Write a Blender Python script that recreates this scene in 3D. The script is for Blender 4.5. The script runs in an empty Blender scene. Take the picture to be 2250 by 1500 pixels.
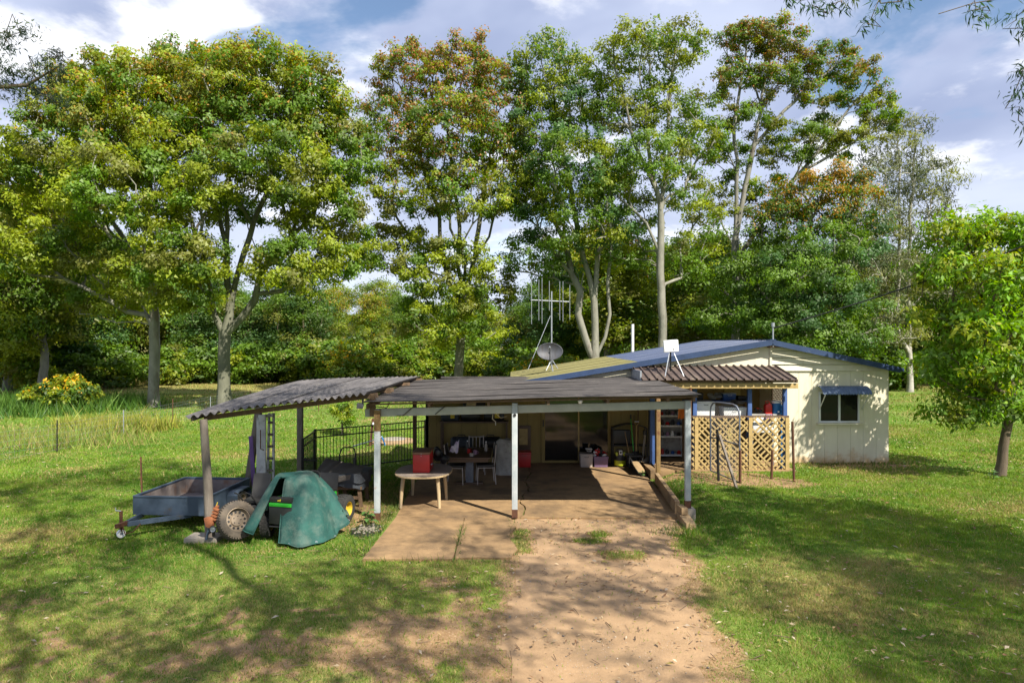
import bpy, bmesh, math, random
import numpy as np
from mathutils import Vector, Matrix

sc = bpy.context.scene
C = sc.collection
R = math.radians
rnd = random.Random(7)

# ------------------------------------------------------------------ camera
CAMZ = 3.45
F = 1500.0
cam = bpy.data.cameras.new('camera')
cam.lens = 24.0; cam.sensor_width = 36.0; cam.clip_start = 0.05; cam.clip_end = 3000
co = bpy.data.objects.new('camera', cam); C.objects.link(co)
co.location = (0, 0, CAMZ); co.rotation_euler = (R(90), 0, 0)
sc.camera = co

# ------------------------------------------------------------------ sky and sun
SUN_EL, SUN_AZ = 46.0, 40.0          # the sun stands behind the camera, to the right
w = bpy.data.worlds.new('World'); sc.world = w; w.use_nodes = True
nt = w.node_tree; nt.nodes.clear()
def N(nt, t, **k):
    n = nt.nodes.new(t)
    for a, b in k.items():
        if a == 'inp':
            for i, v in b.items(): n.inputs[i].default_value = v
        else: setattr(n, a, b)
    return n
def L(nt, a, b): nt.links.new(a, b)
wo = N(nt, 'ShaderNodeOutputWorld'); bg = N(nt, 'ShaderNodeBackground'); L(nt, bg.outputs[0], wo.inputs[0])
sky = N(nt, 'ShaderNodeTexSky', sky_type='NISHITA', sun_disc=False)
sky.sun_elevation = R(SUN_EL); sky.sun_rotation = R(180 - SUN_AZ)
sky.air_density = 1.0; sky.dust_density = 0.6; sky.ozone_density = 1.5
tc = N(nt, 'ShaderNodeTexCoord'); sp = N(nt, 'ShaderNodeSeparateXYZ'); L(nt, tc.outputs['Generated'], sp.inputs[0])
def M_(op, a, b=None, clamp=False):
    n = N(nt, 'ShaderNodeMath', operation=op, use_clamp=clamp)
    for i, x in enumerate((a, b)):
        if x is None: continue
        if isinstance(x, (int, float)): n.inputs[i].default_value = x
        else: L(nt, x, n.inputs[i])
    return n.outputs[0]
zc = M_('ADD', M_('MAXIMUM', sp.outputs[2], 0.0), 0.22)
cb = N(nt, 'ShaderNodeCombineXYZ'); L(nt, M_('DIVIDE', sp.outputs[0], zc), cb.inputs[0]); L(nt, M_('DIVIDE', sp.outputs[1], zc), cb.inputs[1])
def cloud(scale, off, detail, rough, dist):
    mp = N(nt, 'ShaderNodeMapping'); mp.inputs['Location'].default_value = off
    L(nt, cb.outputs[0], mp.inputs[0])
    n = N(nt, 'ShaderNodeTexNoise', inp={'Scale': scale, 'Detail': detail, 'Roughness': rough, 'Distortion': dist}); L(nt, mp.outputs[0], n.inputs[0])
    return n.outputs[0]
def ramp(x, a, b):
    n = N(nt, 'ShaderNodeMapRange', interpolation_type='SMOOTHSTEP'); n.inputs[1].default_value = a; n.inputs[2].default_value = b
    L(nt, x, n.inputs[0]); return n.outputs[0]
def mixc(f, a, b):
    n = N(nt, 'ShaderNodeMix', data_type='RGBA'); L(nt, f, n.inputs[0])
    for i, x in ((6, a), (7, b)):
        if isinstance(x, tuple): n.inputs[i].default_value = x + (1,)
        else: L(nt, x, n.inputs[i])
    return n.outputs[2]
SKYOFF = (.69, 4.85, 0)
grey = mixc(ramp(cloud(1.1, (10.11, 11.78, 0), 5, .55, .2), .35, .68), (.31, .37, .55), (.55, .61, .78))
wht = mixc(ramp(cloud(1.5, SKYOFF, 9, .58, .12), .50, .62), grey, (.95, .96, 1.0))
skm = N(nt, 'ShaderNodeVectorMath', operation='SCALE'); skm.inputs['Scale'].default_value = 0.13; L(nt, sky.outputs[0], skm.inputs[0])
gap = ramp(cloud(1.0, (5.565, 11.2, 0), 7, .55, .3), .60, .67)
fin = mixc(gap, wht, skm.outputs[0])
hz = ramp(sp.outputs[2], 0.0, 0.28)          # paler air near the horizon
fin = mixc(hz, (.66, .72, .86), fin)
L(nt, fin, bg.inputs[0]); bg.inputs[1].default_value = 0.68

sun = bpy.data.lights.new('sun', 'SUN'); sun.energy = 5.0; sun.angle = R(0.55); sun.color = (1.0, .93, .80)
so = bpy.data.objects.new('sun', sun); C.objects.link(so)
_el, _az = R(SUN_EL), R(SUN_AZ)
SUND = Vector((math.sin(_az) * math.cos(_el), -math.cos(_az) * math.cos(_el), math.sin(_el)))
so.rotation_euler = SUND.to_track_quat('Z', 'Y').to_euler(); so.location = SUND * 60
sc.view_settings.view_transform = 'Standard'; sc.view_settings.look = 'None'
sc.view_settings.exposure = 1.0; sc.view_settings.gamma = 1.0; sc.view_settings.use_curve_mapping = False
sc.render.engine = 'CYCLES'
sc.cycles.max_bounces = 4; sc.cycles.diffuse_bounces = 2; sc.cycles.glossy_bounces = 2; sc.cycles.transmission_bounces = 3
sc.cycles.transparent_max_bounces = 6; sc.cycles.sample_clamp_indirect = 4.0; sc.cycles.caustics_reflective = False; sc.cycles.caustics_refractive = False
sc.cycles.use_denoising = True

# ------------------------------------------------------------------ helpers
def P(px, py, Y): return Vector(((px - 1125) * Y / F, Y, CAMZ - (py - 750) * Y / F))
def X_(px, Y): return (px - 1125) * Y / F
def Z_(py, Y): return CAMZ - (py - 750) * Y / F

def pm(name, c1, c2=None, scale=4.0, rough=.8, metal=0.0, bump=0.0, c3=None, s3=1.5, t3=(.55, .7), det=6, stretch=(1, 1, 1), spec=None, bscale=None):
    """procedural paint, wood, metal or stone: two mottled tones, wear patches c3, fine relief"""
    m = bpy.data.materials.new(name); m.use_nodes = True
    t = m.node_tree; b = t.nodes['Principled BSDF']
    c2 = c2 or tuple(x * .8 for x in c1)
    g = N(t, 'ShaderNodeNewGeometry'); mp = N(t, 'ShaderNodeMapping'); mp.inputs['Scale'].default_value = stretch; L(t, g.outputs['Position'], mp.inputs[0])
    n1 = N(t, 'ShaderNodeTexNoise', inp={'Scale': scale, 'Detail': det, 'Roughness': .65}); L(t, mp.outputs[0], n1.inputs[0])
    r1 = N(t, 'ShaderNodeMapRange'); r1.inputs[1].default_value = .32; r1.inputs[2].default_value = .68; L(t, n1.outputs[0], r1.inputs[0])
    mx = N(t, 'ShaderNodeMix', data_type='RGBA'); L(t, r1.outputs[0], mx.inputs[0]); mx.inputs[6].default_value = c1 + (1,); mx.inputs[7].default_value = c2 + (1,)
    col = mx.outputs[2]
    if c3:
        n2 = N(t, 'ShaderNodeTexNoise', inp={'Scale': s3, 'Detail': 8, 'Roughness': .7}); L(t, mp.outputs[0], n2.inputs[0])
        r2 = N(t, 'ShaderNodeMapRange'); r2.inputs[1].default_value = t3[0]; r2.inputs[2].default_value = t3[1]; L(t, n2.outputs[0], r2.inputs[0])
        m2 = N(t, 'ShaderNodeMix', data_type='RGBA'); L(t, r2.outputs[0], m2.inputs[0]); L(t, col, m2.inputs[6]); m2.inputs[7].default_value = c3 + (1,)
        col = m2.outputs[2]
    L(t, col, b.inputs['Base Color'])
    b.inputs['Roughness'].default_value = rough; b.inputs['Metallic'].default_value = metal
    if spec is not None: b.inputs['Specular IOR Level'].default_value = spec
    if bump:
        nb = N(t, 'ShaderNodeTexNoise', inp={'Scale': bscale or scale * 6, 'Detail': 5, 'Roughness': .7}); L(t, mp.outputs[0], nb.inputs[0])
        bp = N(t, 'ShaderNodeBump', inp={'Strength': bump, 'Distance': .02}); L(t, nb.outputs[0], bp.inputs['Height']); L(t, bp.outputs[0], b.inputs['Normal'])
    return m

def basis(d, up=Vector((0, 0, 1))):
    d = d.normalized()
    if abs(d.dot(up)) > .99: up = Vector((0, 1, 0))
    s = d.cross(up).normalized(); u = s.cross(d).normalized()
    return d, s, u

class MB:
    """collects shapes; build() links them as one mesh object"""
    def __init__(s, M=None): s.v = []; s.f = []; s.M = M
    def add(s, vs, fs):
        k = len(s.v)
        if s.M is not None: vs = [s.M @ Vector(p) for p in vs]
        s.v += [tuple(p) for p in vs]; s.f += [tuple(i + k for i in f) for f in fs]; return s
    def box(s, c, d, rot=None):
        x, y, z = (q / 2 for q in d)
        vs = [Vector((a * x, b * y, e * z)) for a in (-1, 1) for b in (-1, 1) for e in (-1, 1)]
        if rot is not None: vs = [rot @ p for p in vs]
        c = Vector(c)
        return s.add([p + c for p in vs], [(0, 1, 3, 2), (4, 6, 7, 5), (0, 4, 5, 1), (2, 3, 7, 6), (0, 2, 6, 4), (1, 5, 7, 3)])
    def bb(s, x0, x1, y0, y1, z0, z1): return s.box(((x0 + x1) / 2, (y0 + y1) / 2, (z0 + z1) / 2), (x1 - x0, y1 - y0, z1 - z0))
    def beam(s, p, q, wd, ht, up=Vector((0, 0, 1))):
        p, q = Vector(p), Vector(q); d, sd, u = basis(q - p, up)
        a, b = sd * wd / 2, u * ht / 2
        vs = [p - a - b, p + a - b, p + a + b, p - a + b, q - a - b, q + a - b, q + a + b, q - a + b]
        return s.add(vs, [(0, 1, 2, 3), (7, 6, 5, 4), (0, 4, 5, 1), (1, 5, 6, 2), (2, 6, 7, 3), (3, 7, 4, 0)])
    def tube(s, pts, r, n=8, cap=True, closed=False):
        pts = [Vector(p) for p in pts]; k = len(pts)
        rs = r if isinstance(r, (list, tuple)) else [r] * k
        vs = []; u = None
        for i, p in enumerate(pts):
            if closed: d = pts[(i + 1) % k] - pts[i - 1]
            else: d = pts[min(i + 1, k - 1)] - pts[max(i - 1, 0)]
            d = d.normalized()
            if u is None: _, sd, u = basis(d)
            else:
                u = (u - d * u.dot(d)).normalized(); sd = d.cross(u)
            for j in range(n):
                a = 2 * math.pi * j / n
                vs.append(p + (sd * math.cos(a) + u * math.sin(a)) * rs[i])
        fs = []
        for i in range(k if closed else k - 1):
            for j in range(n):
                a, b = i * n + j, i * n + (j + 1) % n; e = ((i + 1) % k) * n
                fs.append((a, b, e + (j + 1) % n, e + j))
        if cap and not closed: fs += [tuple(range(n - 1, -1, -1)), tuple(range((k - 1) * n, k * n))]
        return s.add(vs, fs)
    def lathe(s, prof, n=24, M=None, closed=False):
        M = M or Matrix(); vs = []; k = len(prof)
        for r, z in prof:
            for j in range(n):
                a = 2 * math.pi * j / n; vs.append(M @ Vector((r * math.cos(a), r * math.sin(a), z)))
        fs = []
        for i in range(k if closed else k - 1):
            for j in range(n):
                e = ((i + 1) % k) * n
                fs.append((i * n + j, i * n + (j + 1) % n, e + (j + 1) % n, e + j))
        return s.add(vs, fs)
    def ext(s, pts, vec):
        pts = [Vector(p) for p in pts]; vec = Vector(vec); n = len(pts)
        return s.add(pts + [p + vec for p in pts], [tuple(range(n - 1, -1, -1)), tuple(range(n, 2 * n))] + [(i, (i + 1) % n, n + (i + 1) % n, n + i) for i in range(n)])
    def sheet(s, fn, nu, nv, th=0.0):
        """surface fn(u,v); th gives it a thickness downwards"""
        vs = [Vector(fn(i / nu, j / nv)) for i in range(nu + 1) for j in range(nv + 1)]
        q = lambda i, j: i * (nv + 1) + j
        fs = [(q(i, j), q(i + 1, j), q(i + 1, j + 1), q(i, j + 1)) for i in range(nu) for j in range(nv)]
        if th:
            k = len(vs); vs += [p - Vector((0, 0, th)) for p in vs]
            fs += [tuple(x + k for x in f[::-1]) for f in fs]
            for i in range(nu): fs += [(q(i, 0), q(i, 0) + k, q(i + 1, 0) + k, q(i + 1, 0)), (q(i, nv), q(i + 1, nv), q(i + 1, nv) + k, q(i, nv) + k)]
            for j in range(nv): fs += [(q(0, j), q(0, j + 1), q(0, j + 1) + k, q(0, j) + k), (q(nu, j), q(nu, j) + k, q(nu, j + 1) + k, q(nu, j + 1))]
        return s.add(vs, fs)
    def build(s, name, mat, parent=None, smooth=False, bevel=0.0, loc=None, kind=None):
        o_ = Vector((0, 0, 0)); p = parent
        while p is not None: o_ = o_ + p.location; p = p.parent
        if parent is None and loc is not None: o_ = Vector(loc)
        me = bpy.data.meshes.new(name); me.from_pydata([tuple(Vector(x) - o_) for x in s.v], [], s.f)
        bm = bmesh.new(); bm.from_mesh(me); bmesh.ops.recalc_face_normals(bm, faces=bm.faces)
        if bevel: bmesh.ops.bevel(bm, geom=[e for e in bm.edges if e.is_manifold and e.calc_face_angle(0) > .5], offset=bevel, segments=2, affect='EDGES', profile=.6)
        bm.to_mesh(me); bm.free()
        if smooth or bevel:
            me.shade_smooth(); me.set_sharp_from_angle(angle=R(42))
        me.materials.append(mat)
        o = bpy.data.objects.new(name, me); C.objects.link(o)
        if parent is not None: o.parent = parent
        elif loc is not None: o.location = loc
        if kind: o['kind'] = kind
        return o

def tag(o, label, cat, group=None):
    o['label'] = label; o['category'] = cat
    if group: o['group'] = group
    return o
def thing(name, label, cat, loc, group=None):
    o = bpy.data.objects.new(name, None); C.objects.link(o); o.location = loc; o.empty_display_size = .2
    return tag(o, label, cat, group)
def struct(o): o['kind'] = 'structure'; return o
def piece(me, name, parent, loc=(0, 0, 0), rot=None):
    o = bpy.data.objects.new(name, me); C.objects.link(o); o.parent = parent; o.location = loc
    if rot: o.rotation_euler = rot
    return o
def lerp(a, b, t): return a + (b - a) * t
def ss(a, b, x):
    t = np.clip((x - a) / (b - a), 0, 1); return t * t * (3 - 2 * t)

# value noise for numpy arrays (ground relief, worn patches)
_prm = np.random.RandomState(3).rand(256, 256)
def vnoise(x, y, s=1.0, oct=4):
    x = np.asarray(x, float) * s; y = np.asarray(y, float) * s; t = 0; a = .5; tot = 0
    for k in range(oct):
        xi = np.floor(x).astype(int); yi = np.floor(y).astype(int); fx = x - xi; fy = y - yi
        fx = fx * fx * (3 - 2 * fx); fy = fy * fy * (3 - 2 * fy)
        g = lambda i, j: _prm[(xi + i) & 255, (yi + j) & 255]
        t = t + a * ((g(0, 0) * (1 - fx) + g(1, 0) * fx) * (1 - fy) + (g(0, 1) * (1 - fx) + g(1, 1) * fx) * fy); tot += a
        x = x * 2.03 + 17; y = y * 2.03 + 31; a *= .5
    return t / tot

def gh(x, y):
    """ground height"""
    x = np.asarray(x, float); y = np.asarray(y, float)
    h = .20 * ss(3.45, 4.3, x) * ss(9.0, 14.0, y) + .10 * ss(3.0, 7.0, x) * ss(4, 9, y) * (1 - ss(9, 14, y))
    flat = ss(-3.2, -4.5, x) + ss(11, 13, x) + ss(21, 26, y)
    h = h + (vnoise(x, y, .25, 3) - .5) * .22 * np.clip(flat, 0, 1) + (vnoise(x, y, 1.3, 2) - .5) * .03 * (1 - ss(20, 30, y))
    h = h - .012 - .10 * ss(-9, -16, x) * ss(16, 24, y) - .75 * ss(0, 1, 1.35 - np.hypot((x + 40.5) / 6.5, (y - 54) / 6.0))
    return h
def gz(x, y): return float(gh(x, y))

def drive_edges(y):
    xl = np.interp(y, [3, 5, 6.9, 9.4, 10.7, 11.6, 12.6, 13.4], [-.9, -.6, -.3, .0, .15, -.2, -1.6, -2.1])
    xr = np.interp(y, [3, 5, 6.9, 9.4, 11.5, 12.4, 13, 13.4], [1.7, 1.9, 2.15, 2.45, 2.6, 2.95, 3.2, 3.3])
    return xl, xr
def driveness(x, y):
    """signed distance-like: > 0 on the dirt driveway"""
    xl, xr = drive_edges(y)
    d = np.minimum(x - xl, xr - x) + (vnoise(x, y, 1.4, 4) - .5) * .75
    d = np.where(y > 13.35, -1, d)
    d = np.minimum(d, -patch(x, y) * .5)
    return d
def patch(x, y):
    d = -9.0 * np.ones_like(np.asarray(x, float))
    for cx, cy, rx, ry in ((1.78, 11.05, .42, .30), (1.35, 11.85, .35, .18), (1.62, 12.25, .22, .2), (.10, 11.75, .28, .75), (.15, 12.4, .25, .25)):
        d = np.maximum(d, 1 - np.hypot((x - cx) / rx, (y - cy) / ry) - (vnoise(x, y, 4, 3) - .5) * .9)
    return d
def bareness(x, y):
    """0 = closed turf, 1 = bare soil"""
    n = vnoise(x, y, .9, 4); b = ss(-.45, .08, driveness(x, y) + (vnoise(x, y, 3, 3) - .5) * .35)
    worn = np.exp(-(((x + 1.0) / 1.9) ** 2 + ((y - 8.2) / 2.3) ** 2)); b = np.maximum(b, ss(.55, .95, worn * .9 + (n - .5) * 1.5 + .05))
    worn = np.exp(-(((x + 3.6) / 1.6) ** 2 + ((y - 6.8) / 1.0) ** 2)); b = np.maximum(b, .85 * ss(.45, .95, worn * .8 + (n - .5) * 1.7))
    fine = vnoise(x + 7, y + 3, 5.5, 4); wl = ss(1.5, -.5, x) * ss(10.6, 9.0, y) * ss(-10, -4, x); b = np.maximum(b, .9 * wl * ss(.47, .62, fine * .55 + n * .45))
    g = np.exp(-(((x - 5.7) / 1.5) ** 2 + ((y - 15.9) / .75) ** 2)); b = np.maximum(b, ss(.25, .8, g + (n - .5) * 1.1 + (vnoise(x, y, 4, 3) - .5) * .5))
    p = np.exp(-(((x - 4.9) / 1.6) ** 2 + ((y - 16.75) / .38) ** 2)); b = np.maximum(b, ss(.35, .6, p + (n - .5) * .4))
    s_ = np.exp(-(((x + 3.2) / 1.0) ** 2 + ((y - 13.4) / 1.5) ** 2)); b = np.maximum(b, ss(.3, .7, s_ + (n - .5) * .7))
    w_ = np.exp(-(((x - 9.0) / 1.9) ** 2 + ((y - 17.95) / .3) ** 2)); b = np.maximum(b, .75 * ss(.4, .8, w_ + (n - .5) * .8))
    e = np.exp(-((x - 14.5) / 4) ** 2 - ((y - 14.0) / 1.0) ** 2); b = np.maximum(b, .7 * ss(.4, .8, e + (n - .5) * 1.0))
    return np.clip(b, 0, 1)
def built(x, y):
    """true where floors or buildings cover the ground"""
    a = (x > -2.36) & (x < 3.42) & (y > 10.78) & (y < 19.4) & (driveness(x, y) < 5) & ~((y < 13.3) & (x > .05))
    b = (x > -2.5) & (x < 10.12) & (y > 18.28) & (y < 25)
    c = (x > 3.4) & (x < 7.1) & (y > 17.1) & (y < 19.4)
    return a | b | c
def drygrass(x, y):
    return np.clip(ss(.50, .78, vnoise(x, y, .33, 4)) * .75 + ss(28, 60, y) * ss(.35, .6, vnoise(x + 50, y, .08, 2)) * .7 + .8 * ss(43, 52, y) + ss(.5, .8, vnoise(x, y + 90, 2.2, 3)) * .25 + .9 * (.35 + .65 * vnoise(x, y, 1.1, 3)) * np.exp(-((x + 3.5) / 6.0) ** 2 - ((y - 6.8) / 3.6) ** 2), 0, 1)

# ------------------------------------------------------------------ materials
MT = {}
MT['post_paint'] = pm('weathered_white_paint', (.42, .45, .46), (.30, .35, .37), 5, .7, 0, .25, (.28, .12, .04), 2.3, (.60, .72))
MT['beam_paint'] = pm('pale_green_paint', (.38, .40, .36), (.29, .31, .27), 3, .65, 0, .15, (.22, .17, .10), 2.0, (.64, .80))
MT['rust_paint'] = pm('rusted_yellow_steel', (.26, .17, .06), (.16, .10, .04), 9, .8, 0, .35, (.12, .05, .02), 5, (.5, .62))
MT['rust'] = pm('rust', (.13, .055, .025), (.07, .03, .018), 14, .85, .2, .4)
MT['grey_timber'] = pm('grey_weathered_timber', (.20, .17, .14), (.11, .09, .075), 6, .85, 0, .5, (.26, .24, .20), 3, (.55, .7), stretch=(2.5, 2.5, .5))
MT['brown_timber'] = pm('brown_timber', (.16, .10, .055), (.08, .05, .03), 7, .8, 0, .5, stretch=(1.5, 1.5, .6))
MT['pale_timber'] = pm('pale_sleeper_timber', (.36, .25, .13), (.24, .16, .085), 5, .85, 0, .6, (.15, .10, .06), 2.2, (.5, .68))
MT['iron_grey'] = pm('weathered_corrugated_iron', (.15, .14, .145), (.07, .066, .07), 2.2, .6, .1, .2, (.23, .21, .185), 1.2, (.56, .74), stretch=(3, .45, 1))
MT['iron_dark'] = pm('dark_weathered_iron', (.075, .066, .062), (.018, .016, .016), 4.5, .75, .0, .4, (.19, .17, .15), 3.0, (.58, .72), stretch=(.35, 3.5, 1))
MT['iron_brown'] = pm('brown_porch_iron', (.12, .085, .07), (.06, .042, .036), 3.0, .7, .1, .2, (.19, .15, .11), 1.6, (.55, .72), stretch=(2, .6, 1))
MT['roof_blue'] = pm('blue_roof_paint', (.032, .062, .15), (.018, .036, .095), 2.4, .5, .0, .1, (.09, .11, .15), 1.3, (.56, .76), stretch=(.4, 2, 1))
MT['roof_moss'] = pm('mossy_yellow_roof', (.22, .20, .075), (.13, .125, .05), 1.8, .8, .0, .25, (.10, .09, .06), 1.4, (.55, .7), stretch=(.4, 2, 1))
MT['barge_blue'] = pm('blue_barge_paint', (.024, .050, .125), (.016, .034, .085), 3, .5, 0, .1, (.08, .10, .14), 2, (.62, .8))
MT['cream'] = pm('cream_wall_paint', (.70, .655, .51), (.62, .575, .44), 1.3, .7, 0, .06, (.50, .40, .25), .8, (.58, .80), stretch=(1.8, 1.8, .35))
MT['ochre'] = pm('ochre_wall_paint', (.30, .22, .07), (.22, .16, .05), 1.5, .75, 0, .08, (.16, .12, .05), 1.0, (.55, .75), stretch=(2, 2, .4))
MT['blue_paint'] = pm('blue_post_paint', (.045, .10, .28), (.03, .07, .20), 4, .55, 0, .1, (.18, .2, .26), 3.5, (.66, .76))
MT['lattice'] = pm('pale_yellow_lattice', (.44, .32, .13), (.31, .22, .085), 7, .75, 0, .3, (.17, .115, .05), 3, (.56, .72))
MT['white_alu'] = pm('white_aluminium', (.72, .72, .72), (.62, .63, .64), 3, .45, .0, .0)
def splash(m, z0, z1, c):
    # rain-splashed soil staining on the lowest part of a wall, ragged upper edge
    t = m.node_tree; b = t.nodes['Principled BSDF']; g = N(t, 'ShaderNodeNewGeometry'); s = N(t, 'ShaderNodeSeparateXYZ'); L(t, g.outputs['Position'], s.inputs[0])
    n = N(t, 'ShaderNodeTexNoise', inp={'Scale': 2.6, 'Detail': 8, 'Roughness': .7}); L(t, g.outputs['Position'], n.inputs[0])
    k = N(t, 'ShaderNodeMath', operation='MULTIPLY_ADD'); L(t, n.outputs[0], k.inputs[0]); k.inputs[1].default_value = -1.1; L(t, s.outputs[2], k.inputs[2])
    r = N(t, 'ShaderNodeMapRange', interpolation_type='SMOOTHSTEP'); r.inputs[1].default_value = z1 - .55; r.inputs[2].default_value = z0 - .55; L(t, k.outputs[0], r.inputs[0])
    mx = N(t, 'ShaderNodeMix', data_type='RGBA'); L(t, r.outputs[0], mx.inputs[0]); L(t, b.inputs['Base Color'].links[0].from_socket, mx.inputs[6]); mx.inputs[7].default_value = c + (1,); L(t, mx.outputs[2], b.inputs['Base Color'])
splash(MT['cream'], .12, .52, (.50, .33, .16))
MT['glass'] = pm('dark_window_glass', (.012, .012, .014), (.008, .008, .01), 2, .04, 0, 0, spec=.2)
MT['door_glass'] = pm('dusty_door_glass', (.014, .013, .012), (.008, .008, .008), 2, .06, 0, 0, spec=.7)
MT['black_steel'] = pm('black_steel', (.018, .018, .02), (.01, .01, .011), 6, .5, .3, .1, (.07, .03, .015), 4, (.64, .72))
MT['galv'] = pm('galvanised_steel', (.42, .45, .49), (.30, .32, .36), 8, .45, .6, .1)
MT['gate_steel'] = pm('blue_grey_gate_tube', (.17, .19, .23), (.10, .11, .14), 8, .55, .4, .15, (.12, .07, .04), 4, (.58, .7))
MT['trailer_blue'] = pm('faded_blue_trailer_paint', (.060, .090, .135), (.038, .058, .09), 3, .6, .1, .15, (.06, .045, .035), 2.6, (.58, .68))
MT['trailer_inside'] = pm('bare_trailer_steel', (.24, .21, .20), (.13, .11, .11), 3, .6, .2, .15, (.17, .09, .055), 2.5, (.5, .66))
MT['rubber'] = pm('tyre_rubber', (.03, .029, .028), (.018, .018, .018), 12, .85, 0, .3)
MT['dusty_rubber'] = pm('dusty_tyre_rubber', (.12, .095, .07), (.05, .043, .037), 5, .9, 0, .3)
MT['rim_tan'] = pm('muddy_steel_rim', (.27, .21, .15), (.19, .15, .11), 6, .7, .1, .2)
MT['rim_yellow'] = pm('yellow_rim_paint', (.62, .42, .03), (.5, .33, .03), 8, .5, 0, 0, (.2, .13, .04), 5, (.58, .7))
MT['mower_green'] = pm('bright_green_paint', (.03, .36, .03), (.02, .28, .02), 4, .35)
MT['tarp'] = pm('faded_green_tarpaulin', (.012, .080, .066), (.008, .05, .045), 3.4, .8, 0, .5, (.085, .125, .105), 2.6, (.47, .70), bscale=16)
MT['dark_tarp'] = pm('dark_blue_grey_tarpaulin', (.04, .05, .065), (.022, .026, .034), 3, .65, 0, .5, bscale=7)
MT['brown_cover'] = pm('grey_brown_canvas', (.13, .115, .10), (.09, .08, .072), 3, .85, 0, .4, (.2, .11, .05), 2.2, (.6, .75), bscale=8)
MT['black_plastic'] = pm('black_plastic', (.02, .02, .021), (.012, .012, .013), 5, .45)
MT['purple'] = pm('purple_board_paint', (.14, .07, .22), (.09, .045, .15), 4, .7)
MT['ladder_paint'] = pm('grey_white_ladder_paint', (.55, .56, .57), (.38, .38, .39), 6, .75, 0, .2, (.12, .10, .08), 3, (.56, .7))
MT['jack_orange'] = pm('rusty_orange_jack', (.33, .12, .05), (.2, .07, .03), 9, .7, .1, .3, (.10, .06, .04), 4, (.55, .66))
MT['table_plastic'] = pm('tan_plastic', (.50, .38, .22), (.40, .30, .17), 4, .6, 0, .05, (.28, .22, .16), 2.2, (.5, .68))
MT['table_top'] = pm('stained_grey_plastic_top', (.30, .25, .22), (.22, .18, .155), 4, .6, 0, .05, (.16, .13, .11), 3, (.5, .7))
MT['red_metal'] = pm('red_toolbox_paint', (.48, .02, .02), (.36, .015, .015), 5, .4, 0, .0, (.20, .03, .02), 6, (.64, .74))
MT['brown_red'] = pm('brown_red_lid', (.22, .11, .055), (.15, .07, .04), 4, .6)
MT['white_plastic'] = pm('white_plastic', (.74, .75, .76), (.66, .67, .69), 4, .45)
MT['grey_plastic'] = pm('cloudy_tub_plastic', (.42, .37, .34), (.33, .29, .27), 4, .5)
MT['purple_plastic'] = pm('purple_tub_plastic', (.20, .13, .24), (.14, .09, .18), 4, .4)
MT['lime'] = pm('lime_green_plastic', (.45, .52, .03), (.36, .42, .02), 4, .45)
MT['blue_plastic'] = pm('blue_plastic', (.02, .09, .34), (.015, .06, .25), 4, .4)
MT['cooler_blue'] = pm('bright_blue_plastic', (.02, .16, .42), (.015, .12, .33), 4, .4)
MT['red_plastic'] = pm('red_plastic', (.55, .015, .01), (.42, .01, .01), 4, .4)
MT['orange_cloth'] = pm('orange_cloth', (.60, .17, .02), (.45, .11, .01), 6, .85, 0, .4)
MT['pink_cloth'] = pm('mauve_cloth', (.38, .22, .30), (.24, .13, .2), 12, .9, 0, .5)
MT['dark_wood'] = pm('dark_table_wood', (.10, .055, .03), (.06, .033, .018), 5, .5, 0, .2, stretch=(.6, 3, 1))
MT['sack'] = pm('woven_plastic_sack', (.40, .39, .36), (.27, .26, .24), 6, .8, 0, .6, (.16, .15, .13), 3, (.52, .7), bscale=14)
MT['cloth_white'] = pm('white_printed_plastic_bag', (.66, .64, .70), (.34, .28, .5), 9, .6, 0, .5)
MT['bin_bag'] = pm('black_bin_bag', (.016, .018, .022), (.01, .01, .012), 8, .3, 0, .8, bscale=16)
MT['yellow'] = pm('yellow_paint', (.62, .46, .03), (.5, .36, .02), 6, .6)
MT['dish'] = pm('grey_dish_paint', (.075, .08, .095), (.045, .048, .058), 5, .6, .1, .1, (.05, .045, .045), 4, (.5, .66), stretch=(3, 1, .6))
MT['concrete'] = pm('dusty_brown_concrete', (.32, .205, .098), (.20, .125, .06), 3.2, .95, 0, .6, (.12, .078, .042), 1.0, (.46, .66), det=10, bscale=30)
MT['concrete_grey'] = pm('grey_concrete', (.30, .27, .22), (.22, .195, .16), 3, .9, 0, .4, (.14, .13, .10), 2, (.55, .7))
MT['cable'] = pm('black_cable', (.012, .012, .013), (.01, .01, .01), 5, .5)
MT['white_cord'] = pm('white_cord', (.6, .6, .58), (.5, .5, .48), 5, .6)
MT['terracotta'] = pm('dark_terracotta', (.10, .055, .04), (.07, .04, .03), 5, .8)
# ------------------------------------------------------------------ fast meshes
def fast_mesh(name, co_, faces_n, idx, col=None, mat=None, smooth=False):
    """co_ (V,3), all faces with faces_n corners, idx flat corner list, col (V,3) colour per vertex"""
    me = bpy.data.meshes.new(name); V = len(co_); nf = len(idx) // faces_n
    me.vertices.add(V); me.vertices.foreach_set('co', np.ascontiguousarray(co_, np.float32).ravel())
    me.loops.add(len(idx)); me.loops.foreach_set('vertex_index', np.ascontiguousarray(idx, np.int32))
    me.polygons.add(nf); me.polygons.foreach_set('loop_start', np.arange(0, nf * faces_n, faces_n, dtype=np.int32))
    me.update(calc_edges=True)
    if smooth: me.shade_smooth()
    if col is not None:
        a = me.color_attributes.new('Col', 'FLOAT_COLOR', 'POINT')
        a.data.foreach_set('color', np.concatenate([col, np.ones((V, 1))], 1).astype(np.float32).ravel())
    if mat: me.materials.append(mat)
    return me
def link(me, name, parent=None, loc=(0, 0, 0)):
    o = bpy.data.objects.new(name, me); C.objects.link(o); o.location = loc
    if parent is not None: o.parent = parent
    return o

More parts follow.
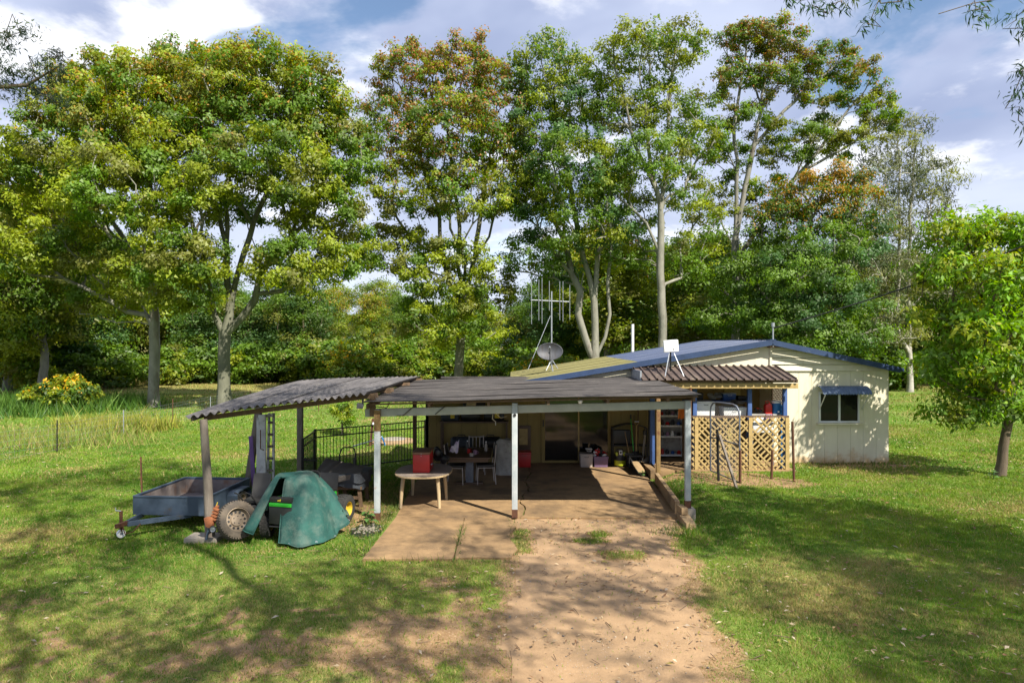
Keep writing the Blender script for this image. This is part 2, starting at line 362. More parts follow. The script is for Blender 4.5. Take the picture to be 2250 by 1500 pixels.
def leaf_mat(name, trans=.48, rough=.5, gloss=.02):
    m = bpy.data.materials.new(name); m.use_nodes = True; t = m.node_tree; t.nodes.clear()
    at = N(t, 'ShaderNodeAttribute', attribute_name='Col')
    g = N(t, 'ShaderNodeNewGeometry')
    hs = N(t, 'ShaderNodeHueSaturation'); L(t, at.outputs['Color'], hs.inputs['Color'])
    r = N(t, 'ShaderNodeMapRange'); r.inputs[3].default_value = .82; r.inputs[4].default_value = 1.2; L(t, g.outputs['Random Per Island'], r.inputs[0]); L(t, r.outputs[0], hs.inputs['Value'])
    d = N(t, 'ShaderNodeBsdfDiffuse'); L(t, hs.outputs[0], d.inputs[0])
    tr = N(t, 'ShaderNodeBsdfTranslucent'); h2 = N(t, 'ShaderNodeHueSaturation', inp={'Hue': .49, 'Saturation': 1.1, 'Value': 1.25}); L(t, hs.outputs[0], h2.inputs['Color']); L(t, h2.outputs[0], tr.inputs[0])
    mx = N(t, 'ShaderNodeMixShader', inp={0: trans}); L(t, d.outputs[0], mx.inputs[1]); L(t, tr.outputs[0], mx.inputs[2])
    gl = N(t, 'ShaderNodeBsdfGlossy', inp={'Roughness': rough}); gl.inputs[0].default_value = (1, 1, 1, 1)
    m2 = N(t, 'ShaderNodeMixShader', inp={0: gloss}); L(t, mx.outputs[0], m2.inputs[1]); L(t, gl.outputs[0], m2.inputs[2])
    o = N(t, 'ShaderNodeOutputMaterial'); L(t, m2.outputs[0], o.inputs[0]); return m
MT['leaf'] = leaf_mat('leaf_surface')
MT['blade'] = leaf_mat('grass_blade', .35, .5, .015)
MT['bark_grey'] = pm('smooth_grey_bark', (.25, .24, .205), (.135, .135, .11), 2.6, .85, 0, .5, (.11, .09, .07), 1.5, (.54, .66), stretch=(1, 1, .5))
MT['bark_green'] = pm('grey_green_bark', (.16, .16, .115), (.085, .088, .062), 1.8, .85, 0, .4, (.06, .045, .035), 1.0, (.55, .7), stretch=(1, 1, .45))
MT['bark_brown'] = pm('rough_brown_bark', (.15, .115, .075), (.08, .06, .042), 3.5, .9, 0, .7, stretch=(1.5, 1.5, .4))
MT['bark_pale'] = pm('pale_lichen_bark', (.46, .44, .40), (.30, .28, .25), 4, .85, 0, .4, (.13, .11, .09), 3, (.52, .66))

# ------------------------------------------------------------------ ground
def axis(lo, hi, step, far, grow=1.22):
    a = list(np.arange(lo, hi + 1e-6, step)); s = step
    while a[-1] < far: s *= grow; a.append(a[-1] + s)
    s = step; b = []
    x = lo
    while x > -far: s *= grow; x -= s; b.append(x)
    return np.array(b[::-1] + a)
gx = axis(-11, 13, .13, 900); gy = axis(4, 21, .13, 900)
GX, GY = np.meshgrid(gx, gy, indexing='ij'); V0 = np.stack([GX.ravel(), GY.ravel(), gh(GX, GY).ravel()], 1)
nx, ny = len(gx), len(gy); ii, jj = np.meshgrid(np.arange(nx - 1), np.arange(ny - 1), indexing='ij'); q = (ii * ny + jj).ravel()
idx = np.stack([q, q + ny, q + ny + 1, q + 1], 1).ravel()
colg = np.stack([bareness(GX, GY).ravel(), drygrass(GX, GY).ravel(), np.zeros(nx * ny)], 1)

def ground_mat():
    m = bpy.data.materials.new('turf_and_soil'); m.use_nodes = True; t = m.node_tree; b = t.nodes['Principled BSDF']
    at = N(t, 'ShaderNodeAttribute', attribute_name='Col'); s3 = N(t, 'ShaderNodeSeparateColor'); L(t, at.outputs['Color'], s3.inputs[0])
    g = N(t, 'ShaderNodeNewGeometry')
    def nz(sc_, d=6, r=.65):
        n = N(t, 'ShaderNodeTexNoise', inp={'Scale': sc_, 'Detail': d, 'Roughness': r}); L(t, g.outputs['Position'], n.inputs[0]); return n.outputs[0]
    def rg(x, a, c):
        n = N(t, 'ShaderNodeMapRange', interpolation_type='SMOOTHSTEP'); n.inputs[1].default_value = a; n.inputs[2].default_value = c; L(t, x, n.inputs[0]); return n.outputs[0]
    def mx(f, a, c):
        n = N(t, 'ShaderNodeMix', data_type='RGBA')
        if isinstance(f, float): n.inputs[0].default_value = f
        else: L(t, f, n.inputs[0])
        for i, x in ((6, a), (7, c)):
            if isinstance(x, tuple): n.inputs[i].default_value = x + (1,)
            else: L(t, x, n.inputs[i])
        return n.outputs[2]
    turf = mx(rg(nz(9, 8, .75), .35, .65), (.060, .12, .016), (.14, .215, .03))
    turf = mx(rg(nz(.5, 5), .4, .65), turf, (.105, .19, .025))
    dry = mx(rg(nz(14, 6), .35, .65), (.30, .25, .095), (.17, .18, .05))
    turf = mx(s3.outputs[1], turf, dry)
    soil = mx(rg(nz(3.0, 9, .72), .36, .64), (.34, .22, .115), (.225, .14, .07))
    soil = mx(rg(nz(45, 4, .6), .52, .72), soil, (.40, .29, .19))
    soil = mx(rg(nz(.8, 7, .7), .50, .72), soil, (.15, .10, .065))
    ad = N(t, 'ShaderNodeMath', operation='ADD'); L(t, s3.outputs[0], ad.inputs[0])
    sb = N(t, 'ShaderNodeMath', operation='MULTIPLY_ADD'); L(t, nz(7, 6, .7), sb.inputs[0]); sb.inputs[1].default_value = .9; sb.inputs[2].default_value = -.45; L(t, sb.outputs[0], ad.inputs[1])
    L(t, mx(rg(ad.outputs[0], .22, .62), turf, soil), b.inputs['Base Color'])
    b.inputs['Roughness'].default_value = .95; b.inputs['Specular IOR Level'].default_value = .15
    bp = N(t, 'ShaderNodeBump', inp={'Strength': .7, 'Distance': .03}); L(t, nz(22, 8, .75), bp.inputs['Height']); L(t, bp.outputs[0], b.inputs['Normal'])
    return m
MT['ground'] = ground_mat()
ground = struct(link(fast_mesh('ground', V0, 4, idx, colg, MT['ground'], True), 'ground'))
ground['label'] = 'mown green lawn with worn soil patches'

# driveway: a sheet of packed earth 4 mm above the ground, its outline ragged
def drive_mat():
    m = pm('packed_earth', (.37, .24, .13), (.25, .16, .085), 2.6, .95, 0, .7, (.15, .102, .06), .75, (.50, .72), det=9, bscale=30)
    t = m.node_tree; b = t.nodes['Principled BSDF']; g = N(t, 'ShaderNodeNewGeometry')
    v = N(t, 'ShaderNodeTexVoronoi', inp={'Scale': 38.0}); L(t, g.outputs['Position'], v.inputs[0])
    n = N(t, 'ShaderNodeTexNoise', inp={'Scale': 1.6, 'Detail': 3}); L(t, g.outputs['Position'], n.inputs[0])
    a = N(t, 'ShaderNodeMapRange'); a.inputs[1].default_value = .16; a.inputs[2].default_value = .08; L(t, v.outputs['Distance'], a.inputs[0])
    c = N(t, 'ShaderNodeMapRange'); c.inputs[1].default_value = .5; c.inputs[2].default_value = .62; L(t, n.outputs[0], c.inputs[0])
    k = N(t, 'ShaderNodeMath', operation='MULTIPLY'); L(t, a.outputs[0], k.inputs[0]); L(t, c.outputs[0], k.inputs[1])
    mx = N(t, 'ShaderNodeMix', data_type='RGBA'); L(t, k.outputs[0], mx.inputs[0]); L(t, b.inputs['Base Color'].links[0].from_socket, mx.inputs[6]); L(t, v.outputs['Color'], mx.inputs[7])
    h = N(t, 'ShaderNodeHueSaturation', inp={'Saturation': .12, 'Value': .55}); L(t, v.outputs['Color'], h.inputs['Color']); L(t, h.outputs[0], mx.inputs[7])
    L(t, mx.outputs[2], b.inputs['Base Color']); return m
MT['earth'] = drive_mat()
dx = np.arange(-3.0, 4.0, .06); dy = np.arange(3.0, 13.4, .06)
DX, DY = np.meshgrid(dx, dy, indexing='ij'); dn = driveness(DX, DY)
keep = (dn[:-1, :-1] > 0) & (dn[1:, :-1] > 0) & (dn[1:, 1:] > 0) & (dn[:-1, 1:] > 0)
slabarea = (DX > -2.34) & (DX < .02) & (DY > 10.8); keep &= ~slabarea[:-1, :-1]
i2, j2 = np.nonzero(keep); ndy = len(dy); q = i2 * ndy + j2
fi = np.stack([q, q + ndy, q + ndy + 1, q + 1], 1); used, inv = np.unique(fi.ravel(), return_inverse=True)
DV = np.stack([DX.ravel(), DY.ravel(), gh(DX, DY).ravel() + .006 + (vnoise(DX, DY, 5, 3).ravel() - .5) * .008], 1)[used]
dr = struct(link(fast_mesh('driveway', DV, 4, inv, None, MT['earth'], True), 'driveway')); dr['label'] = 'bare earth driveway leading to the carport'

# ------------------------------------------------------------------ grass blades (one mass of turf)
def blades(name, n, region, lmin, lmax, wid, seed, dens=None, lean=.8, tall=None):
    r = np.random.RandomState(seed); x0, x1, y0, y1 = region
    x = r.uniform(x0, x1, n); y = r.uniform(y0, y1, n)
    inv_ = (np.abs(x) < y * .80 + 1.2); x, y = x[inv_], y[inv_]
    k = r.rand(len(x)) < (dens(x, y) if dens else 1); x, y = x[k], y[k]
    m = len(x); a = r.uniform(0, 2 * np.pi, m); ln = r.uniform(lmin, lmax, m) * (.45 + 1.1 * vnoise(x, y, .9, 3)) * np.where(r.rand(m) < .03, 1.8, 1.0)
    tl = r.uniform(.2, lean, m) * 1.2; z = gh(x, y) - .004
    up = np.stack([np.cos(a) * np.sin(tl), np.sin(a) * np.sin(tl), np.cos(tl)], 1) * ln[:, None]
    b = r.uniform(0, 2 * np.pi, m); sd = np.stack([np.cos(b), np.sin(b), 0 * b], 1) * (wid * r.uniform(.7, 1.4, m))[:, None] * .5
    p = np.stack([x, y, z], 1)
    V = np.stack([p - sd, p + sd, p + up], 1).reshape(-1, 3)
    dr_ = drygrass(x, y); t1 = r.rand(m); n2 = vnoise(x, y, .5, 3)
    g1 = np.array([.080, .185, .016]); g2 = np.array([.20, .29, .030]); g3 = np.array([.42, .34, .13])
    f = np.clip((n2 - .5) * 1.5 + (vnoise(x, y, 2.7, 3) - .5) * 1.3 + .5 + (t1 - .5) * .6, 0, 1)[:, None]
    c = g1 * (1 - f) + g2 * f
    dd = (r.rand(m) < dr_ * .75 + .11)[:, None]; c = np.where(dd, g3 * (.55 + .5 * r.rand(m)[:, None]), c)
    col = np.repeat(c, 3, 0)
    return V, np.arange(m * 3), col
def lawn_density(x, y):
    d = (1 - bareness(x, y)) ** 1.3 + .14
    d = np.where(driveness(x, y) > .03, .02, d); d = np.maximum(d, .9 * ss(.0, .25, patch(x, y)))
    return np.where(built(x, y), 0, d)
parts = [blades('a', 420000, (-9, 9, 4.5, 11.0), .030, .065, .0085, 1, lawn_density),
         blades('b', 400000, (-13, 13, 11.0, 17.0), .035, .070, .014, 2, lawn_density),
         blades('c', 260000, (-20, 20, 17.0, 27.0), .045, .080, .026, 3, lawn_density),
         blades('d', 190000, (-42, 42, 27.0, 62.0), .06, .11, .055, 4, lawn_density)]
V = np.concatenate([p[0] for p in parts]); col = np.concatenate([p[2] for p in parts])
turf = link(fast_mesh('lawn_grass', V, 3, np.arange(len(V)), col, MT['blade']), 'lawn_grass')
turf['kind'] = 'stuff'; turf['label'] = 'short mown grass blades covering the lawn'; turf['category'] = 'grass'

def leaf_litter():
    r = np.random.RandomState(11); n = 9500
    y = 5 + 25 * r.rand(n) ** 1.6; x = r.uniform(-1, 1, n) * (y * .8 + 1)
    k = ~built(x, y) & (r.rand(n) < .15 + ss(.35, .7, vnoise(x, y, .35, 3))); x, y = x[k], y[k]; m = len(x)
    a = r.uniform(0, 6.28, m); s = r.uniform(.018, .05, m) * (.8 + y * .02); z = gh(x, y) + .028 + .02 * r.rand(m)
    d = np.stack([np.cos(a), np.sin(a), r.uniform(-.25, .35, m)], 1) * s[:, None]; e = np.stack([-np.sin(a), np.cos(a), r.uniform(-.5, .5, m)], 1) * (s * r.uniform(.25, .5, m))[:, None]
    p = np.stack([x, y, z], 1); up = np.array([0, 0, 1]) * (s * .15)[:, None]
    V = np.stack([p - d, p + e + up, p + d, p - e + up], 1).reshape(-1, 3)
    pal = np.array([[.36, .25, .14], [.24, .14, .075], [.45, .36, .24], [.30, .26, .07], [.16, .09, .05], [.50, .42, .32]])
    c = pal[r.randint(0, len(pal), m)] * r.uniform(.7, 1.15, (m, 1))
    return fast_mesh('leaf_litter', V, 4, np.arange(len(V)), np.repeat(c, 4, 0), MT['blade'])
ll = link(leaf_litter(), 'leaf_litter'); ll['kind'] = 'stuff'; ll['label'] = 'dry brown fallen leaves scattered over lawn and driveway'; ll['category'] = 'leaves'

def gravel():
    r = np.random.RandomState(19); n = 3600; x = r.uniform(-1.2, 3.2, n); y = 4.6 + 8.6 * r.rand(n) ** 1.3
    k = (driveness(x, y) > -.15) & (r.rand(n) < .15 + 1.1 * ss(.42, .68, vnoise(x, y, .8, 3))); x, y = x[k], y[k]; m = len(x)
    s = r.gamma(2.0, .0030, m) + .003; a = r.uniform(0, 6.28, m); z = gh(x, y) + .010
    oc = np.array([[1, 0, 0], [0, 1, 0], [-1, 0, 0], [0, -1, 0], [0, 0, .75], [0, 0, -.5]]); fc = np.array([[0, 1, 4], [1, 2, 4], [2, 3, 4], [3, 0, 4], [1, 0, 5], [2, 1, 5], [3, 2, 5], [0, 3, 5]])
    ca, sa = np.cos(a)[:, None], np.sin(a)[:, None]; j = r.uniform(.6, 1.35, (m, 6)); ox = oc[None, :, 0] * j * 1.2; oy = oc[None, :, 1] * j
    V = np.stack([x[:, None] + (ox * ca - oy * sa) * s[:, None], y[:, None] + (ox * sa + oy * ca) * s[:, None], z[:, None] + oc[None, :, 2] * s[:, None] * j], 2).reshape(-1, 3)
    idx = (fc[None] + (np.arange(m) * 6)[:, None, None]).reshape(-1)
    pal = np.array([[.30, .25, .20], [.20, .17, .15], [.38, .31, .24], [.26, .18, .12], [.13, .115, .105]]); c = pal[r.randint(0, 5, m)] * r.uniform(.75, 1.2, (m, 1))
    return fast_mesh('gravel', V, 3, idx, np.repeat(c, 6, 0), MT['stone'])
MT['stone'] = bpy.data.materials.new('loose_stone'); MT['stone'].use_nodes = True; _t = MT['stone'].node_tree; _a = N(_t, 'ShaderNodeAttribute', attribute_name='Col'); L(_t, _a.outputs['Color'], _t.nodes['Principled BSDF'].inputs['Base Color']); _t.nodes['Principled BSDF'].inputs['Roughness'].default_value = .95
gv = link(gravel(), 'gravel'); gv['kind'] = 'stuff'; gv['label'] = 'loose small stones scattered over the earth driveway'; gv['category'] = 'gravel'
def twigs():
    r = np.random.RandomState(23); n = 900; y = 5 + 12 * r.rand(n) ** 1.5; x = r.uniform(-1, 1, n) * (y * .8 + .5); k = ~built(x, y); x, y = x[k], y[k]; m = len(x)
    a = r.uniform(0, 6.28, m); l = r.uniform(.05, .22, m); w_ = r.uniform(.002, .005, m); z = gh(x, y) + .02
    d = np.stack([np.cos(a) * l, np.sin(a) * l, r.uniform(-.01, .03, m)], 1); e = np.stack([-np.sin(a) * w_, np.cos(a) * w_, 0 * a], 1); u = np.array([0, 0, 1.0]) * w_[:, None] * 1.5; p = np.stack([x, y, z], 1)
    V = np.stack([p - e, p + e, p + u, p + d - e, p + d + e, p + d + u], 1).reshape(-1, 3); fc = np.array([[0, 1, 4, 3], [1, 2, 5, 4], [2, 0, 3, 5]])
    c = np.array([.15, .10, .065]) * r.uniform(.6, 1.6, (m, 1))
    return fast_mesh('twigs', V, 4, (fc[None] + (np.arange(m) * 6)[:, None, None]).reshape(-1), np.repeat(c, 6, 0), MT['stone'])
tw = link(twigs(), 'twigs'); tw['kind'] = 'stuff'; tw['label'] = 'dry brown twigs fallen on lawn and driveway'; tw['category'] = 'twigs'

# ------------------------------------------------------------------ trees
def skeleton(stems, targets, bf=.45, down=.6, seed=0, seg=.7, wob=.10):
    """stems: hand-laid polylines (the first starts at the base); targets: leaf clump centres.
    Each target joins the limb that reaches it with least wood."""
    r = np.random.RandomState(seed)
    pos = []; par = []; pl = []
    def addn(p, k): pos.append(np.array(p, float)); par.append(k); pl.append(0 if k < 0 else pl[k] + np.linalg.norm(pos[-1] - pos[k])); return len(pos) - 1
    for si, st in enumerate(stems):
        st = [np.array(p, float) for p in st]
        if si == 0: k = addn(st[0], -1); start = 1
        else: k = int(np.argmin([np.linalg.norm(p - st[0]) for p in pos])); start = 0 if np.linalg.norm(pos[k] - st[0]) > .3 else 1
        prev = pos[k]
        for p in st[start:]:
            d = np.linalg.norm(p - prev); n = max(1, int(d / seg))
            for i in range(1, n + 1): k = addn(prev + (p - prev) * i / n + r.randn(3) * wob * .35 * (i < n), k)
            prev = p
    T = np.array(targets); n = len(T); alive = np.ones(n, bool)
    best = np.full(n, 1e9); bn = np.zeros(n, int)
    def upd(ids):
        for i in ids:
            d = np.linalg.norm(T - pos[i], axis=1); c = d + bf * pl[i] + down * np.maximum(0, pos[i][2] - T[:, 2])
            u = c < best; best[u] = c[u]; bn[u] = i
    lo = pos[0][2] + .22 * (T[:, 2].max() - pos[0][2])
    upd([i for i in range(len(pos)) if pos[i][2] > lo] or range(len(pos)))
    for _ in range(n):
        c = np.where(alive, best, 1e9); j = int(np.argmin(c)); alive[j] = False
        i = bn[j]; p0 = pos[i]; p2 = T[j]; Ld = np.linalg.norm(p2 - p0)
        dpar = (p0 - pos[par[i]]) if par[i] >= 0 else np.array([0, 0, 1.0])
        dpar = dpar / (np.linalg.norm(dpar) + 1e-6)
        p1 = p0 + (dpar * .35 + np.array([0, 0, .18])) * Ld * .8
        m = max(2, int(Ld / seg)); k = i; new = []
        for s in range(1, m + 1):
            t = s / m; p = (1 - t) ** 2 * p0 + 2 * t * (1 - t) * p1 + t * t * p2
            k = addn(p + r.randn(3) * wob * (s < m), k); new.append(k)
        upd(new)
    return np.array(pos), np.array(par)

def limbs(pos, par, r0, rtip=.012, sides=7, flare=1.35, ex=.5):
    n = len(pos); cnt = np.zeros(n); ch = np.zeros(n, int)
    for i in range(n):
        if par[i] >= 0: ch[par[i]] += 1
    cnt[ch == 0] = 1
    for i in range(n - 1, -1, -1):
        if par[i] >= 0: cnt[par[i]] += cnt[i]
    rad = np.maximum(rtip, r0 * (cnt / cnt[0]) ** ex)
    for i in range(n):
        h = pos[i][2] - pos[0][2]
        if h < 1.2: rad[i] *= 1 + (flare - 1) * (1 - h / 1.2) ** 2
    main = np.full(n, -1)
    for i in range(1, n):
        p = par[i]
        if main[p] < 0 or cnt[i] > cnt[main[p]]: main[p] = i
    ang = np.arange(sides) * 2 * np.pi / sides; ca, sa = np.cos(ang), np.sin(ang)
    V = []; Fc = []; ring = {}; U = {}
    def mkring(p, d, u, r):
        d = d / (np.linalg.norm(d) + 1e-9); u = u - d * u.dot(d); l = np.linalg.norm(u)
        if l < 1e-3: u = np.cross(d, [1, 0, 0]); l = np.linalg.norm(u)
        u = u / l; s = np.cross(d, u); b = len(V)
        V.extend(p + (s * c_ + u * s_) * r for c_, s_ in zip(ca, sa)); return b, u
    for i in range(n):
        if par[i] < 0: continue
        p = par[i]; d = pos[i] - pos[p]
        if p in ring and main[p] == i: b0 = ring[p]; u0 = U[p]
        else:
            u0 = U.get(p, np.array([1.0, 0, 0])); b0, u0 = mkring(pos[p] - (d * .0), d, u0, min(rad[p], rad[i] * 1.25) if par[p] >= 0 or main[p] != i else rad[p])
        dn_ = d if main[i] < 0 else d + (pos[main[i]] - pos[i])
        b1, u1 = mkring(pos[i], dn_, u0, rad[i]); ring[i] = b1; U[i] = u1
        for k in range(sides): Fc.append((b0 + k, b0 + (k + 1) % sides, b1 + (k + 1) % sides, b1 + k))
    return np.array(V), np.array(Fc).ravel()

def leaves(T, per, rc, ln, wd, pal, seed, top=None, sub=9, droop=0.0, flat=.6, tri=False):
    """leaf-sized folded faces in sprigs round each clump centre; pal: list of (rgb, weight); top: colour of young growth on the crown's upper side"""
    r = np.random.RandomState(seed); n = len(T)
    w_ = np.array([p[1] for p in pal], float); w_ /= w_.sum(); pc = np.array([p[0] for p in pal])
    ci = r.choice(len(pal), n, p=w_)
    sc_ = r.uniform(.7, 1.25, n)
    s = T[:, None, :] + r.randn(n, sub, 3) * (rc * .50 * np.array([1, 1, flat])) * sc_[:, None, None]
    k = max(1, per // sub)
    p = s[:, :, None, :] + r.randn(n, sub, k, 3) * (rc * .27 * np.array([1, 1, .7]))
    cl = np.repeat(ci, sub * k); hgt = np.repeat((T[:, 2] - T[:, 2].min()) / max(.1, np.ptp(T[:, 2])), sub * k)
    clr = np.repeat(r.rand(n), sub * k)
    p = p.reshape(-1, 3); m = len(p)
    dv = (p - np.repeat(T, sub * k, 0)) / rc
    nrm = dv * 1.0 + r.randn(m, 3) * .42 + np.array([.08, -.12, .42]); nrm /= np.linalg.norm(nrm, axis=1)[:, None]
    a = r.randn(m, 3); a[:, 2] -= droop * 2.2; a -= nrm * (a * nrm).sum(1)[:, None]; a /= np.linalg.norm(a, axis=1)[:, None]; b = np.cross(nrm, a)
    l = ln * r.uniform(.65, 1.3, m); ww = l * wd * r.uniform(.8, 1.2, m)
    tip = a * l[:, None]; side = b * ww[:, None] * .5; up = nrm * (ww * .16)[:, None]
    if tri: V = np.stack([p - side, p + side * 1.1 + up, p + tip], 1).reshape(-1, 3)
    else: V = np.stack([p, p + tip * .45 + side + up, p + tip, p + tip * .45 - side + up], 1).reshape(-1, 3)
    c = pc[cl] * r.uniform(.93, 1.07, (m, 3)) * (0.72 + .5 * clr)[:, None]
    if top is not None:
        rgb, amt, h0 = top
        f = (r.rand(m) < amt * np.clip((hgt - h0) / (1 - h0 + 1e-6), 0, 1) * (clr * 1.3 + .1)); c[f] = np.array(rgb) * r.uniform(.7, 1.25, (f.sum(), 1))
    return V, np.repeat(c, 3 if tri else 4, 0)

def lobe_points(lobes, Y, seed, mind=.92, hollow=.5):
    """lobes (px, py, rx, ry, depth offset, n) in photograph pixels at distance Y -> clump centres in metres"""
    r = np.random.RandomState(seed); out = []
    for (px, py, rx, ry, dy_, n) in lobes:
        c = np.array(P(px, py, Y + dy_)); a = rx * Y / F; b = ry * Y / F; d = a * .85; got = 0; tr = 0
        while got < n and tr < n * 30:
            tr += 1
            v = r.randn(3); v /= np.linalg.norm(v); v *= (hollow + (1 - hollow) * r.rand()) ** .6
            if v[2] < -.55: continue
            p = c + v * np.array([a, d, b])
            if out and np.min(np.sum((np.array(out) - p) ** 2, 1)) < mind ** 2: continue
            out.append(p); got += 1
    return np.array(out)

def tree(name, label, stems, T, r0, bark, leafkw, seed, cat='tree', group=None, per=120, rc=.75, bf=.45, loc=None, seg=.7, wob=.1, ex=.45, down=.6):
    pos, par = skeleton(stems, T, bf, down, seed, seg, wob)
    base = np.array(stems[0][0]); V, idx = limbs(pos, par, r0, ex=ex, rtip=.018 if r0 > .15 else .008)
    t = thing(name, label, cat, tuple(base), group)
    link(fast_mesh('trunk', V - base, 4, idx, None, MT[bark], True), 'trunk', t)
    LV, LC = leaves(T, per, rc, seed=seed + 5, **leafkw)
    link(fast_mesh('crown', LV - base, 3 if leafkw.get('tri') else 4, np.arange(len(LV)), LC, MT['leaf']), 'crown', t)
    return t
def copy_tree(t, loc, rz, s, label, group=None):
    o = bpy.data.objects.new(t.name.split('.')[0], None); C.objects.link(o); o.location = loc; o.rotation_euler = (0, 0, rz); o.scale = (s[0], s[0], s[1])
    o['label'] = label; o['category'] = t['category']
    if group: o['group'] = group
    for ch in t.children:
        c = ch.copy(); C.objects.link(c); c.parent = o
    return o

YG = (.245, .305, .016); MG = (.12, .215, .018); DG = (.070, .14, .018); OL = (.18, .20, .03); BR = (.34, .165, .045); ORG = (.38, .22, .025); BG_ = (.16, .31, .016); GY_ = (.20, .225, .10); TEAL = (.07, .155, .04)

def st(Y, *pts): return [tuple(P(px, py, Y + (d[0] if d else 0))) for (px, py, *d) in pts]

# the two big spreading trees on the left lawn
Y = 36.5
T = lobe_points([(330, 250, 150, 120, 0, 60), (190, 330, 140, 120, -1, 60), (90, 440, 120, 120, 0, 46), (280, 430, 130, 90, -3, 44), (120, 560, 150, 70, -1, 40), (390, 560, 60, 70, -4, 18), (290, 590, 50, 40, -3, 10), (220, 200, 100, 80, 2, 26), (250, 660, 90, 40, 1, 12)], Y, 21)
tree('spreading_tree', 'tall spreading tree with pale grey trunk and a long limb bending to its side', [
    st(Y, (338, 893), (338, 830), (340, 760), (341, 700), (335, 640), (335, 560), (325, 480), (330, 400)),
    st(Y, (336, 715), (322, 692), (280, 685), (240, 660), (190, 635), (140, 612), (70, 605, -1)),
    st(Y, (336, 712), (300, 706), (255, 709), (205, 690), (175, 690)),
    st(Y, (336, 640), (300, 590), (270, 520), (230, 460), (190, 400)),
    st(Y, (333, 600), (352, 540), (380, 480), (370, 380), (340, 290))], T, .27, 'bark_grey',
    dict(tri=True, ln=.155, wd=.72, pal=[(YG, 5), (MG, 3), (OL, 1.5)], top=(ORG, .25, .5)), 31, per=400, rc=.68)
Y = 35.5
T = lobe_points([(560, 200, 130, 110, 0, 62), (430, 190, 110, 100, 2, 46), (660, 240, 110, 110, 0, 46), (740, 330, 80, 110, 0, 34), (560, 340, 80, 70, -3, 24), (450, 420, 60, 60, -3, 16), (660, 400, 90, 70, -2, 30), (400, 330, 90, 90, -1, 30), (610, 590, 60, 50, -3, 20), (720, 470, 100, 60, 0, 32), (430, 575, 60, 60, -3, 24), (680, 570, 90, 60, -1, 30), (760, 560, 60, 60, 2, 16), (400, 640, 60, 50, -2, 16), (510, 470, 60, 50, 3, 14)], Y, 22)
tree('spreading_tree', 'large round-crowned tree whose dark trunk forks low into several grey-green stems', [
    st(Y, (493, 893), (492, 840), (492, 780), (494, 735), (505, 690), (500, 620), (498, 560), (500, 500), (498, 420), (510, 340), (520, 250)),
    st(Y, (498, 745), (530, 700), (560, 660), (570, 610), (600, 560), (640, 520), (690, 470), (720, 400)),
    st(Y, (565, 645), (620, 640), (660, 590), (700, 560)),
    st(Y, (494, 735), (470, 690), (465, 640), (440, 560), (420, 480), (390, 400), (385, 320)),
    st(Y, (505, 690), (520, 610), (535, 560), (560, 480), (590, 420), (600, 330), (610, 240)),
    st(Y, (500, 560), (480, 470), (450, 380), (430, 280)),
    st(Y, (535, 560), (560, 540), (545, 500), (530, 440), (545, 360))], T, .31, 'bark_green',
    dict(tri=True, ln=.155, wd=.72, pal=[(YG, 4.5), (MG, 4), (OL, 1.5)], top=(ORG, .22, .5)), 32, per=400, rc=.68)

# the bronze-topped tree behind the carport
Y = 40.0
T = lobe_points([(900, 170, 80, 80, 0, 44), (1010, 150, 90, 70, 0, 49), (1090, 220, 80, 90, 0, 42), (870, 280, 80, 90, 0, 44), (1000, 290, 100, 80, -2, 47), (1110, 330, 70, 80, 0, 34), (900, 420, 90, 80, -1, 47), (1030, 430, 90, 70, -2, 42), (880, 560, 80, 70, 0, 39), (980, 600, 100, 70, -2, 47), (950, 710, 70, 80, -2, 39), (1040, 720, 70, 70, -2, 36), (1090, 640, 50, 50, 0, 18), (1150, 420, 50, 70, 0, 21)], Y, 23)
tree('bronze_tipped_tree', 'tall tree with bronze-red young leaves over the top of its crown, behind the carport', [
    st(Y, (1008, 885), (1008, 820), (1012, 740), (1018, 670), (1030, 620), (1045, 560), (1055, 480), (1065, 400), (1060, 300), (1050, 200)),
    st(Y, (1016, 680), (985, 620), (970, 540), (960, 450), (930, 370), (905, 280), (890, 200)),
    st(Y, (1018, 660), (1005, 580), (1010, 500), (1000, 400), (985, 300), (990, 200)),
    st(Y, (1040, 575), (1075, 520), (1095, 430), (1110, 330))], T, .27, 'bark_green',
    dict(tri=True, ln=.15, wd=.72, pal=[(YG, 4), (MG, 3.5), (OL, 2)], top=(BR, .55, .42)), 33, per=270, rc=.60)

# multi-stemmed and straight tall trees behind the house
Y = 39.0
T = lobe_points([(1200, 150, 75, 65, 0, 39), (1270, 220, 80, 90, 0, 49), (1190, 280, 70, 90, 0, 42), (1260, 380, 90, 90, -2, 55), (1180, 430, 80, 80, 0, 44), (1290, 500, 80, 70, -2, 42), (1170, 560, 70, 60, 0, 31), (1340, 420, 60, 90, 2, 31), (1230, 610, 60, 40, 1, 13)], Y, 24)
tree('multi_stemmed_tree', 'green tree splitting at its foot into three smooth grey stems behind the house', [
    st(Y, (1305, 860), (1306, 790), (1308, 740), (1305, 660), (1295, 610), (1280, 560), (1265, 480), (1250, 400), (1230, 300), (1215, 200)),
    st(Y, (1305, 785), (1330, 740), (1340, 690), (1335, 620), (1345, 540), (1345, 450), (1330, 350), (1300, 240)),
    st(Y, (1304, 790), (1285, 740), (1270, 690), (1275, 640), (1282, 600)),
    st(Y, (1305, 660), (1312, 580), (1320, 500), (1300, 420), (1290, 300)),
    st(Y, (1275, 645), (1255, 600), (1240, 530), (1210, 470), (1180, 400)),
    st(Y, (1288, 640), (1260, 610), (1235, 605))], T, .29, 'bark_grey',
    dict(tri=True, ln=.145, wd=.66, pal=[(MG, 5), (YG, 2.5), (TEAL, 2)], top=(YG, .4, .7)), 34, per=310, rc=.64)
Y = 37.0
